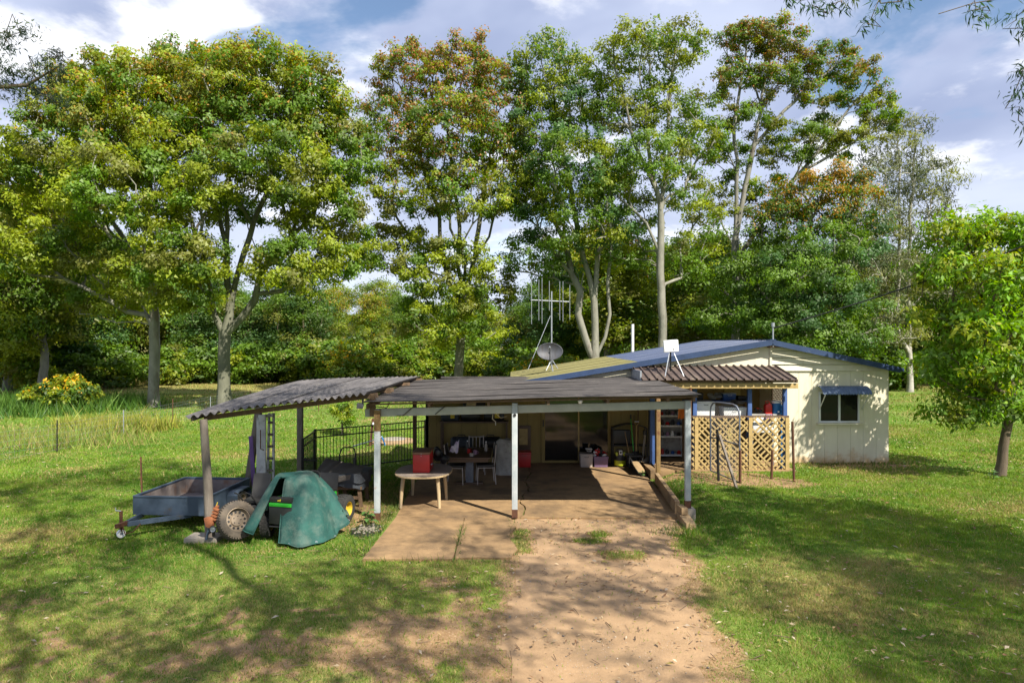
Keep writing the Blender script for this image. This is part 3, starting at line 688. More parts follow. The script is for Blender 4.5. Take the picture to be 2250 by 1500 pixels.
T = lobe_points([(1400, 110, 80, 55, 0, 39), (1480, 110, 75, 60, 0, 36), (1350, 150, 50, 50, 1, 18), (1390, 240, 75, 70, 0, 36), (1480, 250, 70, 80, 0, 36), (1430, 350, 80, 70, -1, 34), (1540, 300, 55, 80, 1, 23), (1370, 380, 50, 60, 0, 18), (1520, 420, 60, 60, 1, 23), (1390, 560, 60, 70, 2, 18), (1510, 580, 70, 70, 3, 29), (1400, 470, 60, 50, 2, 16), (1550, 490, 50, 60, 3, 16)], Y, 25)
tree('straight_tree', 'tall slender tree with one straight pale trunk forking high above the house roof', [
    st(Y, (1453, 860), (1453, 780), (1456, 700), (1450, 600), (1452, 520), (1450, 450), (1435, 390), (1425, 330), (1420, 250), (1405, 150)),
    st(Y, (1451, 470), (1465, 390), (1472, 310), (1470, 230), (1480, 130)),
    st(Y, (1445, 430), (1420, 370), (1395, 320), (1375, 230), (1350, 150)),
    st(Y, (1450, 555), (1420, 490), (1390, 460), (1365, 440), (1340, 400))], T, .23, 'bark_grey',
    dict(tri=True, ln=.145, wd=.62, pal=[(MG, 5), (YG, 3), (OL, 1)], top=(OL, .4, .6)), 35, per=260, rc=.60)
Y = 43.0
T = lobe_points([(1640, 90, 60, 40, 0, 22), (1710, 90, 50, 50, 0, 20), (1620, 180, 50, 60, 0, 16), (1700, 170, 60, 50, 0, 20), (1660, 260, 70, 50, 0, 18), (1590, 320, 50, 70, 0, 16), (1830, 140, 55, 45, 0, 16), (1890, 170, 45, 45, 0, 12), (1850, 240, 60, 35, 0, 12), (1930, 250, 50, 60, 0, 16), (1780, 210, 40, 40, 0, 8), (1800, 310, 60, 40, 0, 14), (1730, 330, 60, 50, 0, 16), (1880, 320, 60, 40, 0, 12), (1600, 440, 60, 60, 1, 16), (1690, 440, 50, 60, 1, 12), (1760, 120, 14, 14, 0, 2)], Y, 26, mind=.5)
tree('open_crowned_tree', 'open-crowned tree with bare leaning limbs and copper tips against the sky', [
    st(Y, (1617, 870), (1617, 720), (1618, 580), (1616, 520), (1618, 430), (1620, 350), (1612, 280), (1625, 200), (1640, 110)),
    st(Y, (1620, 520), (1632, 440), (1650, 350), (1665, 270), (1680, 180), (1700, 90)),
    st(Y, (1655, 320), (1700, 270), (1745, 225), (1790, 180), (1840, 140)),
    st(Y, (1616, 540), (1590, 500), (1570, 460), (1560, 420)),
    st(Y, (1625, 560), (1680, 480), (1740, 400), (1800, 330), (1850, 260), (1900, 200)),
    st(Y, (1760, 375), (1820, 345), (1880, 310), (1930, 270)),
    st(Y, (1720, 262), (1780, 280), (1820, 295))], T, .25, 'bark_grey',
    dict(tri=True, ln=.15, wd=.66, pal=[(MG, 4), (OL, 3), (YG, 2)], top=(BR, .42, .5)), 36, per=240, rc=.52, ex=.46)
Y = 40.0
T = lobe_points([(1780, 440, 80, 60, 0, 30), (1850, 420, 60, 60, 0, 22), (1720, 500, 70, 60, 0, 26), (1820, 540, 80, 60, -1, 30), (1900, 520, 50, 60, 0, 16), (1740, 600, 80, 60, -2, 34), (1640, 620, 80, 60, 0, 30), (1830, 650, 80, 60, -2, 34), (1600, 700, 70, 40, 0, 20), (1720, 700, 80, 50, -2, 30), (1890, 720, 60, 60, -1, 24), (1800, 740, 70, 50, -3, 24)], Y, 27)
tree('dense_tree', 'dense dark tree with orange-yellow new growth beyond the house ridge', [
    st(Y, (1770, 870), (1768, 760), (1760, 650), (1770, 540), (1785, 460)),
    st(Y, (1766, 720), (1700, 640), (1650, 600)), st(Y, (1764, 700), (1830, 610), (1860, 500))], T, .34, 'bark_green',
    dict(tri=True, ln=.145, wd=.66, pal=[(MG, 4), (DG, 4), (TEAL, 2)], top=(ORG, .75, .62)), 37, per=360, rc=.72)

# feathery silver-olive tree with two pale trunks
Y = 44.0
T = lobe_points([(1970, 310, 40, 50, 0, 16), (2010, 300, 30, 40, 0, 10), (1950, 400, 70, 60, 0, 26), (2040, 400, 60, 60, 0, 24), (1920, 500, 80, 60, 0, 26), (2040, 500, 60, 60, 0, 24), (1880, 600, 80, 60, -1, 26), (1980, 620, 80, 60, -1, 26), (1900, 690, 70, 50, -1, 22), (2060, 620, 60, 60, 1, 20), (1970, 730, 60, 40, -1, 16), (2060, 380, 40, 30, 0, 8)], Y, 28)
tree('feathery_tree', 'silvery olive feather-leaved tree with two thin pale trunks beyond the house corner', [
    st(Y, (1999, 862), (1998, 800), (1997, 700), (1998, 600), (2000, 500), (2005, 400), (2010, 300)),
    st(Y, (1998, 780), (1975, 740), (1969, 690), (1976, 610), (1977, 500), (1976, 400), (1972, 300))], T, .19, 'bark_pale',
    dict(ln=.34, wd=.17, pal=[(GY_, 5), (OL, 3), ((.08, .10, .045), 3)], droop=-.5, flat=.8), 38, per=150, rc=.8)

# bright young tree at the right with low, drooping foliage
Y = 16.6
T = lobe_points([(2110, 520, 70, 45, 0, 20), (2210, 510, 70, 45, 0, 22), (2070, 600, 60, 45, 0, 10), (2170, 610, 70, 50, -1, 12), (2280, 590, 60, 70, 0, 18), (2060, 690, 60, 50, 0, 9), (2160, 710, 70, 50, -1, 11), (2240, 680, 60, 50, 0, 12), (2090, 800, 70, 50, 0, 16), (2200, 800, 70, 40, -1, 16), (2290, 760, 60, 70, 0, 12), (2110, 900, 50, 30, -.5, 8), (2230, 900, 50, 30, -.5, 8), (2150, 860, 60, 30, 0, 10)], Y, 29, mind=.36, hollow=.2)
bz = gz(X_(2197, Y), Y)
tree('young_tree', 'bright green young tree with leaning trunk and ferny leaves on the side lawn', [
    [(X_(2197, Y), Y, bz - .05)] + st(Y, (2205, 980), (2222, 900), (2225, 840), (2215, 760), (2200, 660), (2190, 560)),
    st(Y, (2223, 870), (2245, 800), (2270, 720), (2280, 640)), st(Y, (2222, 840), (2180, 780), (2130, 740), (2090, 690)),
    st(Y, (2205, 700), (2160, 640), (2140, 560))], T, .105, 'bark_brown',
    dict(ln=.15, wd=.42, pal=[(BG_, 5), (MG, 2), (YG, 3)], top=((.23, .40, .02), .5, .4), droop=.15), 39, per=110, rc=.36, seg=.35, wob=.04)
# ------------------------------------------------------------------ woodland behind the lawn
def local_pts(lobes, seed, mind=.6, hollow=.3):
    r = np.random.RandomState(seed); out = []
    for (x, y, z, a, b, n) in lobes:
        got = 0; tr = 0
        while got < n and tr < n * 30:
            tr += 1; v = r.randn(3); v /= np.linalg.norm(v); v *= (hollow + (1 - hollow) * r.rand()) ** .6
            p = np.array([x, y, z]) + v * np.array([a, a, b])
            if p[2] < .25 or (out and np.min(np.sum((np.array(out) - p) ** 2, 1)) < mind ** 2): continue
            out.append(p); got += 1
    return np.array(out)
def proto(name, label, group, lobes, stems, r0, bark, kw, seed, per, rc, at, rz, s, mind=.6, cat='tree', bf=.4):
    T = local_pts(lobes, seed, mind)
    pos, par = skeleton(stems, T, bf, .6, seed); V, idx = limbs(pos, par, r0, sides=6)
    t = thing(name, label, cat, at, group); t.rotation_euler = (0, 0, rz); t.scale = (s[0], s[0], s[1])
    link(fast_mesh('trunk', V, 4, idx, None, MT[bark], True), 'trunk', t)
    LV, LC = leaves(T, per, rc, seed=seed + 5, **kw)
    link(fast_mesh('crown', LV, 3 if kw.get('tri') else 4, np.arange(len(LV)), LC, MT['leaf']), 'crown', t); return t
WG = 'woodland trees beyond the lawn'
WL = ['broad mid-green woodland tree', 'tall narrow yellow-green woodland tree', 'dark blue-green woodland tree', 'leaning olive woodland tree with bare grey stems']
protos = []
wood = []        # (px, Y, height m, kind)
wr = random.Random(5)
for px in range(-260, 2560, 72):
    for row in (0, 1):
        Yb = (64 if row == 0 else 84) + wr.uniform(-4, 8)
        if px < 330: h = wr.uniform(12, 17)
        elif px < 880: h = wr.uniform(7.5, 10.5)
        elif px < 1250: h = wr.uniform(6.5, 9)
        elif px < 1960: h = wr.uniform(10.5, 13.5)
        else: h = wr.uniform(10, 13)
        if row: h *= 1.12
        if 1105 < px < 1290 and row: continue
        wood.append((px + wr.uniform(-30, 30), Yb, h, wr.randrange(4)))
for px, Yb, h, k in ((90, 46, 14, 1), (-40, 44, 15, 3), (20, 52, 16, 0), (150, 54, 13, 2), (2110, 52, 11, 3), (2230, 48, 9.5, 1), (2340, 47, 10, 0), (1900, 54, 11, 2), (2040, 57, 9, 0), (1560, 50, 12, 0), (1680, 52, 11, 2), (1340, 52, 12, 1), (1230, 56, 9, 2)): wood.append((px, Yb, h, k))
defs = [dict(lobes=[(0, 0, 6.5, 3.2, 3.0, 70), (1.6, .5, 8.5, 2.2, 1.6, 30), (-1.8, -.6, 4.2, 2.4, 1.8, 36), (1.9, .8, 3.6, 2.2, 1.6, 30)], stems=[[(0, 0, 0), (.1, 0, 2), (-.2, .1, 4), (.1, 0, 6.5)]], r0=.22, bark='bark_green', kw=dict(tri=True, ln=.19, wd=.62, pal=[(MG, 5), (YG, 4), (OL, 2)]), per=190, rc=.88),
        dict(lobes=[(0, 0, 8.5, 1.9, 1.8, 46), (.4, .2, 6.0, 2.3, 1.7, 44), (-.6, 0, 3.8, 2.0, 1.5, 34), (.2, 0, 10, 1.2, 1.0, 16)], stems=[[(0, 0, 0), (.15, 0, 2.2), (0, .1, 5), (.2, 0, 9)], [(.1, 0, 2.5), (-.9, .2, 5), (-1.2, .2, 7)]], r0=.19, bark='bark_grey', kw=dict(tri=True, ln=.18, wd=.58, pal=[(YG, 5), (MG, 3), (OL, 2)], top=(ORG, .35, .5)), per=180, rc=.84),
        dict(lobes=[(0, 0, 6.0, 2.6, 3.6, 80), (-1.4, .4, 3.2, 2.2, 2.0, 40), (1.5, -.3, 3.0, 2.2, 2.0, 40), (.3, 0, 9.6, 1.4, 1.2, 16)], stems=[[(0, 0, 0), (0, .1, 3), (.1, 0, 7)]], r0=.2, bark='bark_brown', kw=dict(tri=True, ln=.185, wd=.55, pal=[(DG, 3), (TEAL, 3), (MG, 4), (OL, 1)]), per=200, rc=.88),
        dict(lobes=[(.8, 0, 8.6, 2.3, 1.6, 40), (-1.2, .3, 7.0, 1.8, 1.4, 28), (1.9, -.2, 5.6, 1.8, 1.3, 26), (-.6, 0, 4.0, 1.7, 1.2, 18)], stems=[[(0, 0, 0), (.4, 0, 2.2), (.7, .1, 5), (1.0, 0, 8)], [(.2, 0, 1.6), (-.8, .1, 4), (-1.3, .2, 6.6)], [(.4, 0, 2.4), (1.5, 0, 4.3), (2.0, -.1, 5.5)]], r0=.2, bark='bark_grey', kw=dict(tri=True, ln=.18, wd=.55, pal=[(OL, 4), (MG, 4), (YG, 2)]), per=170, rc=.8)]
def zone(px): return 'round the pond and reeds' if px < 230 else 'behind the two spreading trees' if px < 720 else 'behind the bronze-topped tree' if px < 1140 else 'behind the house roof' if px < 1900 else 'beyond the side lawn'
P_ = [None] * 4
for (px, Yb, h, k) in wood:
    x = X_(px, Yb); at = (x, Yb, gz(x, Yb) - .05); s = (h / 10.6 * wr.uniform(.95, 1.3), h / 10.6); rz = wr.uniform(0, 6.28)
    if P_[k] is None: P_[k] = proto('woodland_tree', WL[k] + ' ' + zone(px), WG, seed=60 + k, at=at, rz=rz, s=s, **defs[k])
    else: copy_tree(P_[k], at, rz, s, WL[k] + ' ' + zone(px), WG)

# understorey shrubs along the far edge of the lawn
UL = ['round dark green shrub in the thicket', 'loose yellow-green shrub in the thicket', 'shrub dotted with yellow flowers in the thicket']
UG = 'shrubs along the edge of the lawn'
FL = (.70, .40, .01)
sd_ = [dict(lobes=[(0, 0, 1.3, 1.5, 1.2, 46), (.9, .2, 1.0, 1.0, .8, 20)], stems=[[(0, 0, 0), (.05, 0, .6), (0, .05, 1.3)]], r0=.06, bark='bark_brown', kw=dict(ln=.20, wd=.6, pal=[(DG, 2), (MG, 5), (YG, 2)]), per=100, rc=.42, mind=.3),
       dict(lobes=[(0, 0, 1.5, 1.3, 1.3, 40), (-.8, .2, 1.0, 1.0, .8, 20)], stems=[[(0, 0, 0), (.05, 0, .6), (0, .05, 1.4)]], r0=.06, bark='bark_brown', kw=dict(ln=.20, wd=.5, pal=[(YG, 4), (MG, 4), (OL, 2)]), per=95, rc=.42, mind=.3),
       dict(lobes=[(0, 0, 1.3, 1.4, 1.2, 44), (.9, -.2, 1.1, 1.0, .9, 22)], stems=[[(0, 0, 0), (.05, 0, .6), (0, .05, 1.3)]], r0=.06, bark='bark_brown', kw=dict(ln=.19, wd=.55, pal=[(MG, 5), (YG, 3)], top=(FL, .30, .25)), per=95, rc=.42, mind=.3)]
U_ = [None] * 3
sh = []
for i in range(58):
    px = -200 + i * 44 + wr.uniform(-18, 18); sh.append((px, wr.uniform(57, 66), wr.uniform(2.4, 4.6), 2 if (740 < px < 860 or 1120 < px < 1270 or wr.random() < .08) else wr.choice((0, 0, 1))))
for a in ((1190, 47, 2.6, 2), (1150, 50, 3.0, 0), (1260, 47, 2.2, 2), (1060, 54, 2.8, 1), (760, 55, 3.3, 2), (700, 57, 3.6, 0), (850, 56, 3.4, 1), (930, 57, 3.2, 1), (560, 58, 3.4, 0), (230, 52, 3.4, 0), (60, 48, 3.2, 1), (380, 57, 3.0, 1), (1950, 48, 2.6, 0), (2050, 52, 2.6, 0), (1900, 46, 3.4, 0), (1840, 45, 3.2, 1), (1580, 40, 2.6, 2), (1540, 38, 2.4, 0), (1400, 44, 2.8, 1)): sh.append(a)
for (px, Yb, h, k) in sh:
    x = X_(px, Yb); at = (x, Yb, gz(x, Yb) - .05); s = (h / 2.5 * wr.uniform(1, 1.4), h / 2.5); rz = wr.uniform(0, 6.28)
    if U_[k] is None: U_[k] = proto('shrub', UL[k] + ' ' + zone(px), UG, seed=80 + k, at=at, rz=rz, s=s, cat='shrub', **sd_[k])
    else: copy_tree(U_[k], at, rz, s, UL[k] + ' ' + zone(px), UG)
# the flowering bush and the mounds by the pickets on the left lawn
x = X_(145, 35.5)
T = local_pts([(x, 35.5, .95, 1.25, .75, 50), (x + .9, 35.3, .7, .8, .55, 24), (x - 1.0, 35.2, .6, .9, .5, 24)], 90, .26)
t = tree('flowering_bush', 'rounded bush topped with orange-yellow flower heads near the pickets', [[(x, 35.5, gz(x, 35.5) - .05), (x, 35.5, .5), (x, 35.5, .9)]], T, .05, 'bark_brown', dict(ln=.17, wd=.55, pal=[(YG, 4), (MG, 3), (DG, 3)], top=((.75, .42, .01), .34, .35)), 91, cat='bush', per=105, rc=.30, seg=.3, wob=.03)
x = X_(752, 25.3)
T = local_pts([(x, 25.3, .92, .42, .42, 34), (x + .2, 25.2, .6, .35, .25, 12)], 92, .13)
tree('citrus_tree', 'small round citrus sapling beyond the black pool fence', [[(x, 25.3, gz(x, 25.3) - .03), (x, 25.3, .35), (x + .02, 25.3, .8)]], T, .035, 'bark_brown', dict(ln=.085, wd=.5, pal=[(MG, 4), (YG, 4), (BG_, 2)]), 93, cat='tree', per=60, rc=.13, seg=.2, wob=.02)

# tall grass, reeds and weeds: masses nobody could count
def tallgrass(name, label, n, reg, l0, l1, wid, seed, dens, lean, cols):
    V_, i_, c_ = blades(name, n, reg, l0, l1, wid, seed, dens, lean)
    r = np.random.RandomState(seed); m = len(V_) // 3; pc = np.array(cols)[r.randint(0, len(cols), m)] * r.uniform(.75, 1.2, (m, 1))
    o = link(fast_mesh(name, V_, 3, i_, np.repeat(pc, 3, 0), MT['blade']), name); o['kind'] = 'stuff'; o['label'] = label; o['category'] = 'grass'
reed = lambda x, y: np.clip(1.25 - np.hypot((x + 17.5) / 4.4, (y - 24.0) / 2.6), 0, 1) * (.4 + vnoise(x, y, .9, 3)) * ((y > 22.0 - (x + 14) * .0))
tallgrass('reed_bed', 'tall yellow-green reeds and grass beside the first picket', 34000, (-24, -12, 20.5, 28), .18, .60, .02, 41, reed, .75, [(.22, .33, .045), (.27, .34, .07), (.15, .26, .03), (.38, .32, .11), (.30, .22, .10), (.12, .22, .03)])
weed = lambda x, y: np.clip(1.2 - np.hypot((x + 15.8) / 2.2, (y - 27.4) / 1.6), 0, 1)
tallgrass('weed_patch', 'clump of yellowish weeds between two fence pickets', 15000, (-19, -12.5, 25, 30), .4, .85, .06, 42, weed, .6, [(.28, .30, .045), (.20, .27, .04), (.36, .33, .08)])
fringe = lambda x, y: np.clip(1.1 - np.abs(y - 60.5 - 2 * np.sin(x * .2)) / 3.2, 0, 1) * (.3 + vnoise(x, y, .25, 3))
tallgrass('grass_fringe', 'uncut dry grass along the foot of the woodland', 90000, (-52, 60, 55, 66), .5, 1.1, .07, 43, fringe, .5, [(.27, .22, .09), (.20, .21, .06), (.12, .17, .035), (.30, .21, .10)])
dk = lambda x, y: np.clip(1.2 - np.hypot((x + 27) / 7.5, (y - 36) / 4.5), 0, 1) * (.3 + vnoise(x, y, .5, 3))
tallgrass('rank_grass', 'dark rank grass round the flowering bush', 42000, (-36, -17, 30, 41), .45, 1.0, .05, 44, dk, .6, [(.07, .16, .02), (.11, .20, .03), (.05, .12, .02)])
edge = lambda x, y: ((np.abs(x + 2.55) < .22) & (y > 10.9) & (y < 19)) * .9 + (np.hypot((x - 3.0) / .5, (y - 12.35) / .3) < 1) * .8 + ((y > 17.95) & (y < 18.27) & (x > 7.3) & (x < 10.2)) * .7 * vnoise(x, y, 3, 2) + ((np.abs(x - 3.72) < .18) & (y > 12.9) & (y < 16.4)) * .8 + (np.hypot((x + 2.9) / .5, (y - 12.6) / .8) < 1) * .6 + ((np.abs(x + .9) < .05) & (y > 11.0) & (y < 12.7)) * 1.0 + ((np.abs(y - 10.76) < .07) & (x > -2.4) & (x < .1)) * vnoise(x, y, 3, 2) * 1.2 + ((np.abs(x - .06) < .12) & (y > 10.9) & (y < 13.2)) * .5 * vnoise(x, y, 2, 2)
tallgrass('edge_weeds', 'untrimmed grass along the concrete edge and house wall', 60000, (-4, 11, 10.5, 19), .07, .17, .014, 45, edge, .9, [(.06, .13, .02), (.10, .17, .03), (.20, .19, .06)])

# pond at the far left behind the reeds
pw = bpy.data.materials.new('pond_water'); pw.use_nodes = True; b = pw.node_tree.nodes['Principled BSDF']
b.inputs['Base Color'].default_value = (.03, .04, .035, 1); b.inputs['Roughness'].default_value = .08
t_ = pw.node_tree; g_ = N(t_, 'ShaderNodeNewGeometry'); n_ = N(t_, 'ShaderNodeTexNoise', inp={'Scale': 3.0, 'Detail': 3.0}); L(t_, g_.outputs['Position'], n_.inputs[0]); bp_ = N(t_, 'ShaderNodeBump', inp={'Strength': .15, 'Distance': .05}); L(t_, n_.outputs[0], bp_.inputs['Height']); L(t_, bp_.outputs[0], b.inputs['Normal'])
mb = MB(); mb.add([(-40.5 + 6.6 * math.cos(a * math.pi / 18), 54 + 6 * math.sin(a * math.pi / 18), -.42) for a in range(36)], [tuple(range(36))])
struct(mb.build('pond_water', pw))['label'] = 'patch of pond water beyond the reeds'

# distant wooded hill
hr = np.random.RandomState(8); hx = np.linspace(-900, 900, 90); hy = np.array([420, 470, 540, 640, 800])
HX, HY = np.meshgrid(hx, hy, indexing='ij'); HZ = (ss(400, 640, HY) * (16 + 26 * vnoise(HX, HY * 0, .004, 4))) - 2
nh = len(hy); ii, jj = np.meshgrid(np.arange(len(hx) - 1), np.arange(nh - 1), indexing='ij'); q = (ii * nh + jj).ravel()
hill = struct(link(fast_mesh('hill', np.stack([HX.ravel(), HY.ravel(), HZ.ravel()], 1), 4, np.stack([q, q + nh, q + nh + 1, q + 1], 1).ravel(), None, pm('distant_forest', (.05, .085, .06), (.03, .055, .045), .05, .95), True), 'hill'))
hill['label'] = 'low forested hill on the horizon'

# ------------------------------------------------------------------ trees beside and behind the viewpoint (they shade the foreground, their twigs hang into view)
def big_tree(name, label, stems, lobes, r0, bark, kw, seed, per, rc, extra=(), ex=.8):
    T = local_pts(lobes, seed, .7, .2); allT = np.concatenate([T] + [e[0] for e in extra]) if extra else T
    pos, par = skeleton(stems, allT, .4, .3, seed); base = np.array(stems[0][0]); V, idx = limbs(pos, par, r0, rtip=.006, ex=ex)
    t = thing(name, label, 'tree', tuple(base))
    link(fast_mesh('trunk', V - base, 4, idx, None, MT[bark], True), 'trunk', t)
    LV, LC = leaves(T, per, rc, seed=seed + 5, **kw); Vs = [LV]; Cs = [LC]
    for (Te, pe, re, ke) in extra:
        a, c = leaves(Te, pe, re, seed=seed + 9, **ke); Vs.append(a); Cs.append(c)
    V = np.concatenate(Vs); link(fast_mesh('crown', V - base, 4, np.arange(len(V)), np.concatenate(Cs), MT['leaf']), 'crown', t); return t
EUC = dict(ln=.26, wd=.24, pal=[(MG, 4), (TEAL, 3), (OL, 1)], droop=.6, flat=.9)
HANG = dict(ln=.125, wd=.15, pal=[((.045, .10, .035), 4), ((.03, .07, .03), 3), ((.08, .13, .03), 1)], droop=.75, flat=.9)
hang = np.array([P(px, py, 9.2) for px, py in ((1735, -10), (1760, 5), (1785, 12), (1800, 25), (1825, 12), (1850, 8), (1870, -5), (1790, -25), (1905, 52), (1915, 40), (1935, 8), (1965, -4), (1990, -6), (2145, 22), (2155, 45), (2170, 15), (2232, 45), (2245, 62), (2248, 25), (2240, 155), (2228, 205), (2240, 235), (2245, 180), (2248, 275), (2260, 140), (2285, 90))])
big_tree('eucalyptus_tree', 'eucalyptus with narrow hanging leaves, its drooping twigs against the sky', [
    [(11.6, 2.2, -.1), (11.4, 2.2, 3), (11.2, 2.3, 6), (11.3, 2.0, 9), (11.6, 1.6, 12)],
    [(11.2, 2.3, 6.5), (10.2, 4.6, 8.8), (8.2, 7.0, 9.6), (6.6, 8.6, 9.0), (5.3, 9.0, 8.4)],
    [(8.2, 7.0, 9.6), (7.6, 8.6, 8.8), (7.0, 9.1, 8.1), (6.2, 9.2, 8.0), (5.75, 9.2, 7.86)],
    [(11.3, 2.0, 9), (13.4, .6, 10.5)]],
    [(12.4, 1.0, 9.8, 2.8, 2.2, 46), (11.4, 6.2, 8.2, 2.0, 1.5, 34), (12.6, 4.0, 9.2, 2.4, 1.8, 36), (11.2, -.8, 8.6, 2.3, 1.8, 26), (13.0, -1.5, 11.5, 2.6, 1.8, 26), (14.0, 3.8, 7.2, 2.0, 1.5, 22), (9.4, 8.0, 8.8, 1.3, .9, 14), (9.0, 5.4, 9.8, 1.6, 1.0, 14)], .26, 'bark_brown', EUC, 101, 100, .62,
    extra=[(hang, 34, .13, HANG)], ex=1.0)
big_tree('eucalyptus_tree', 'tall eucalyptus rising behind the viewpoint over the driveway', [
    [(4.6, -4.5, -.1), (4.5, -4.4, 4), (4.2, -4.0, 8), (4.0, -3.6, 13)], [(4.3, -4.1, 7), (2.6, -2.0, 10)], [(4.3, -4.1, 7.5), (6.2, -1.5, 11)], [(4.0, -3.6, 12.5), (4.3, .5, 15)]],
    [(2.6, .4, 9.8, 2.2, 1.5, 24), (5.6, .6, 11.2, 2.3, 1.6, 24), (-.6, 1.6, 10.6, 2.0, 1.4, 18), (8.0, 2.0, 11.5, 2.0, 1.4, 14), (4.6, 3.6, 15.6, 2.8, 1.6, 22), (2.0, 2.0, 14.6, 2.4, 1.6, 16), (1.0, 5.0, 17.0, 2.8, 1.5, 24), (-2.6, 3.6, 15.5, 2.5, 1.4, 18), (8.0, -2.5, 10.0, 2.2, 1.6, 18), (6.2, -4.0, 9.0, 2.2, 1.4, 14)], .28, 'bark_grey', EUC, 103, 90, .60)
fern = np.array([P(px, py, 10.0) for px, py in ((8, 100), (25, 108), (45, 75), (60, 66), (5, 80), (10, 150), (28, 160), (40, 155), (60, 170), (80, 150), (95, 145), (120, 128), (130, 125), (140, 160), (125, 165), (105, 180), (70, 195), (90, 205), (110, 210), (130, 225), (40, 190), (20, 200), (10, 185), (55, 215), (-20, 130), (-40, 180), (-30, 90))])
big_tree('wattle_tree', 'feathery wattle whose fine-leaved branch tips reach in beside the lawn', [
    [(-11.5, 8.6, -.1), (-11.3, 8.7, 3), (-11.0, 8.9, 5.5), (-10.6, 9.2, 7.5)], [(-11.0, 8.9, 5.5), (-9.4, 9.6, 6.8), (-8.0, 9.9, 7.1), (-7.1, 10.0, 7.2), (-6.6, 10.0, 7.5)], [(-9.4, 9.6, 6.8), (-8.2, 10, 7.7), (-7.4, 10, 8.0)]],
    [(-11.8, 8.6, 7.6, 1.9, 1.5, 26), (-10.8, 7.8, 9.0, 1.7, 1.3, 18), (-13.4, 9.2, 7.0, 1.7, 1.3, 16)], .17, 'bark_brown', dict(ln=.15, wd=.2, pal=[(TEAL, 4), (MG, 3)], droop=-.3), 105, 90, .5,
    extra=[(fern, 95, .14, dict(ln=.085, wd=.17, pal=[((.045, .085, .04), 4), ((.07, .10, .035), 3), ((.03, .06, .035), 2)], droop=-.2, flat=.7))], ex=1.4)
# ------------------------------------------------------------------ floors
WY = 18.3            # gable wall plane
BY = 19.3            # back wall plane of carport and porch
SLAB = .022
def jag(x, y0, y1, seed, amp=.05, n=26):
    r = random.Random(seed); return [(x + r.uniform(-amp, amp) + .05 * math.sin(i * .7), lerp(y0, y1, i / n)) for i in range(n + 1)]
cr = [(x + .055 * (y - 13.3), y) for x, y in jag(.18, 13.32, 19.3, 3)]      # the long crack
fl = bpy.data.objects.new('carport_floor', None); C.objects.link(fl); fl['kind'] = 'structure'; fl['label'] = 'cracked dusty concrete floor of the carport'
def slab(pts, z=SLAB, th=.10): return MB().ext([(x, y, z - th) for x, y in pts], (0, 0, th)).build('slab', MT['concrete'], fl)
slab([(-2.36, 10.78)] + [(lerp(-2.36, -.95, i / 6) + 0, 10.78 + rnd.uniform(-.02, .02)) for i in range(1, 7)] + [(-.93 + rnd.uniform(-.02, .02), lerp(10.8, 13.295, i / 8)) for i in range(9)] + [(-2.27, 13.295)])
slab([(-.915, 10.82)] + [(lerp(-.88, .0, i / 5), 10.84 + rnd.uniform(-.03, .03)) for i in range(6)] + [(.02 + .06 * math.sin(i * 1.3) + rnd.uniform(-.02, .02), lerp(11.0, 13.295, i / 8)) for i in range(9)] + [(-.915, 13.295)], .020)
slab([(-2.27, 13.31), (.12, 13.31)] + [(x - .016, y) for x, y in cr] + [(-2.46, 19.3)], .023)
slab([(x + .016, y) for x, y in cr] + [(3.45, 19.3), (3.42, 16.5), (3.36, 13.31)], .021)
ps = struct(MB().bb(3.48, 7.15, 17.15, 19.32, -.1, .215).build('porch_floor', MT['concrete'], bevel=.012)); ps['label'] = 'raised concrete slab of the porch'

# ------------------------------------------------------------------ house
RX, RZ = 6.89, 3.46
EX, EZ = 10.27, 2.73
def roof_z(x): return RZ - .163 * (RX - x) if x < RX else RZ - (RZ - EZ) / (EX - RX) * (x - RX)
house = thing('house', 'cream low-gabled cottage with blue roof edges behind the carport', 'house', (5.0, 21.3, .15))
HB = 24.2
# wall core (side and rear walls)
m = MB(); m.bb(10.0, 10.08, WY + .02, HB, -.1, 2.72); m.bb(.1, 10.05, HB - .1, HB, -.1, 2.2); m.bb(7.0, 7.08, WY + .02, BY + .05, -.1, 2.6); m.bb(-2.44, -2.36, BY, BY + 1.6, -.1, 2.2)
m.build('wall', MT['cream'], house)
# gable front: vertical cladding panels right of the porch, each its own sheet
xs = [7.0 + i * .345 for i in range(9)] + [10.1]
xs[9] = 10.1
for a, b in zip(xs[:-1], xs[1:]):
    if b - a < .02: continue
    gap_ = .003
    z0 = .0; z1 = 2.66
    wx0, wx1, wz0, wz1 = 8.22, 9.31, 1.28, 2.10
    m = MB()
    def panel(x0, x1, zz0, zz1, t=0): m.ext([(x0, WY, zz0), (x1, WY, zz0), (x1, WY, zz1 if t == 0 else min(zz1, roof_z(x1) - .06)), (x0, WY, zz1 if t == 0 else min(zz1, roof_z(x0) - .06))], (0, .03, 0))
    l, r_ = a + gap_, b - gap_
    if r_ <= wx0 or l >= wx1: panel(l, r_, z0, z1, 1)
    else:
        panel(l, r_, wz1, z1, 1)
        if l < wx0 or r_ > wx1: panel(l, r_, z0, wz0)
        else: m.build('wall_panel', MT['cream'], house); m = MB(); panel(l, r_, z0, wz0)
        if l < wx0: panel(l, wx0, wz0, wz1)
        if r_ > wx1: panel(wx1, r_, wz0, wz1)
    m.build('wall_panel', MT['cream'], house)
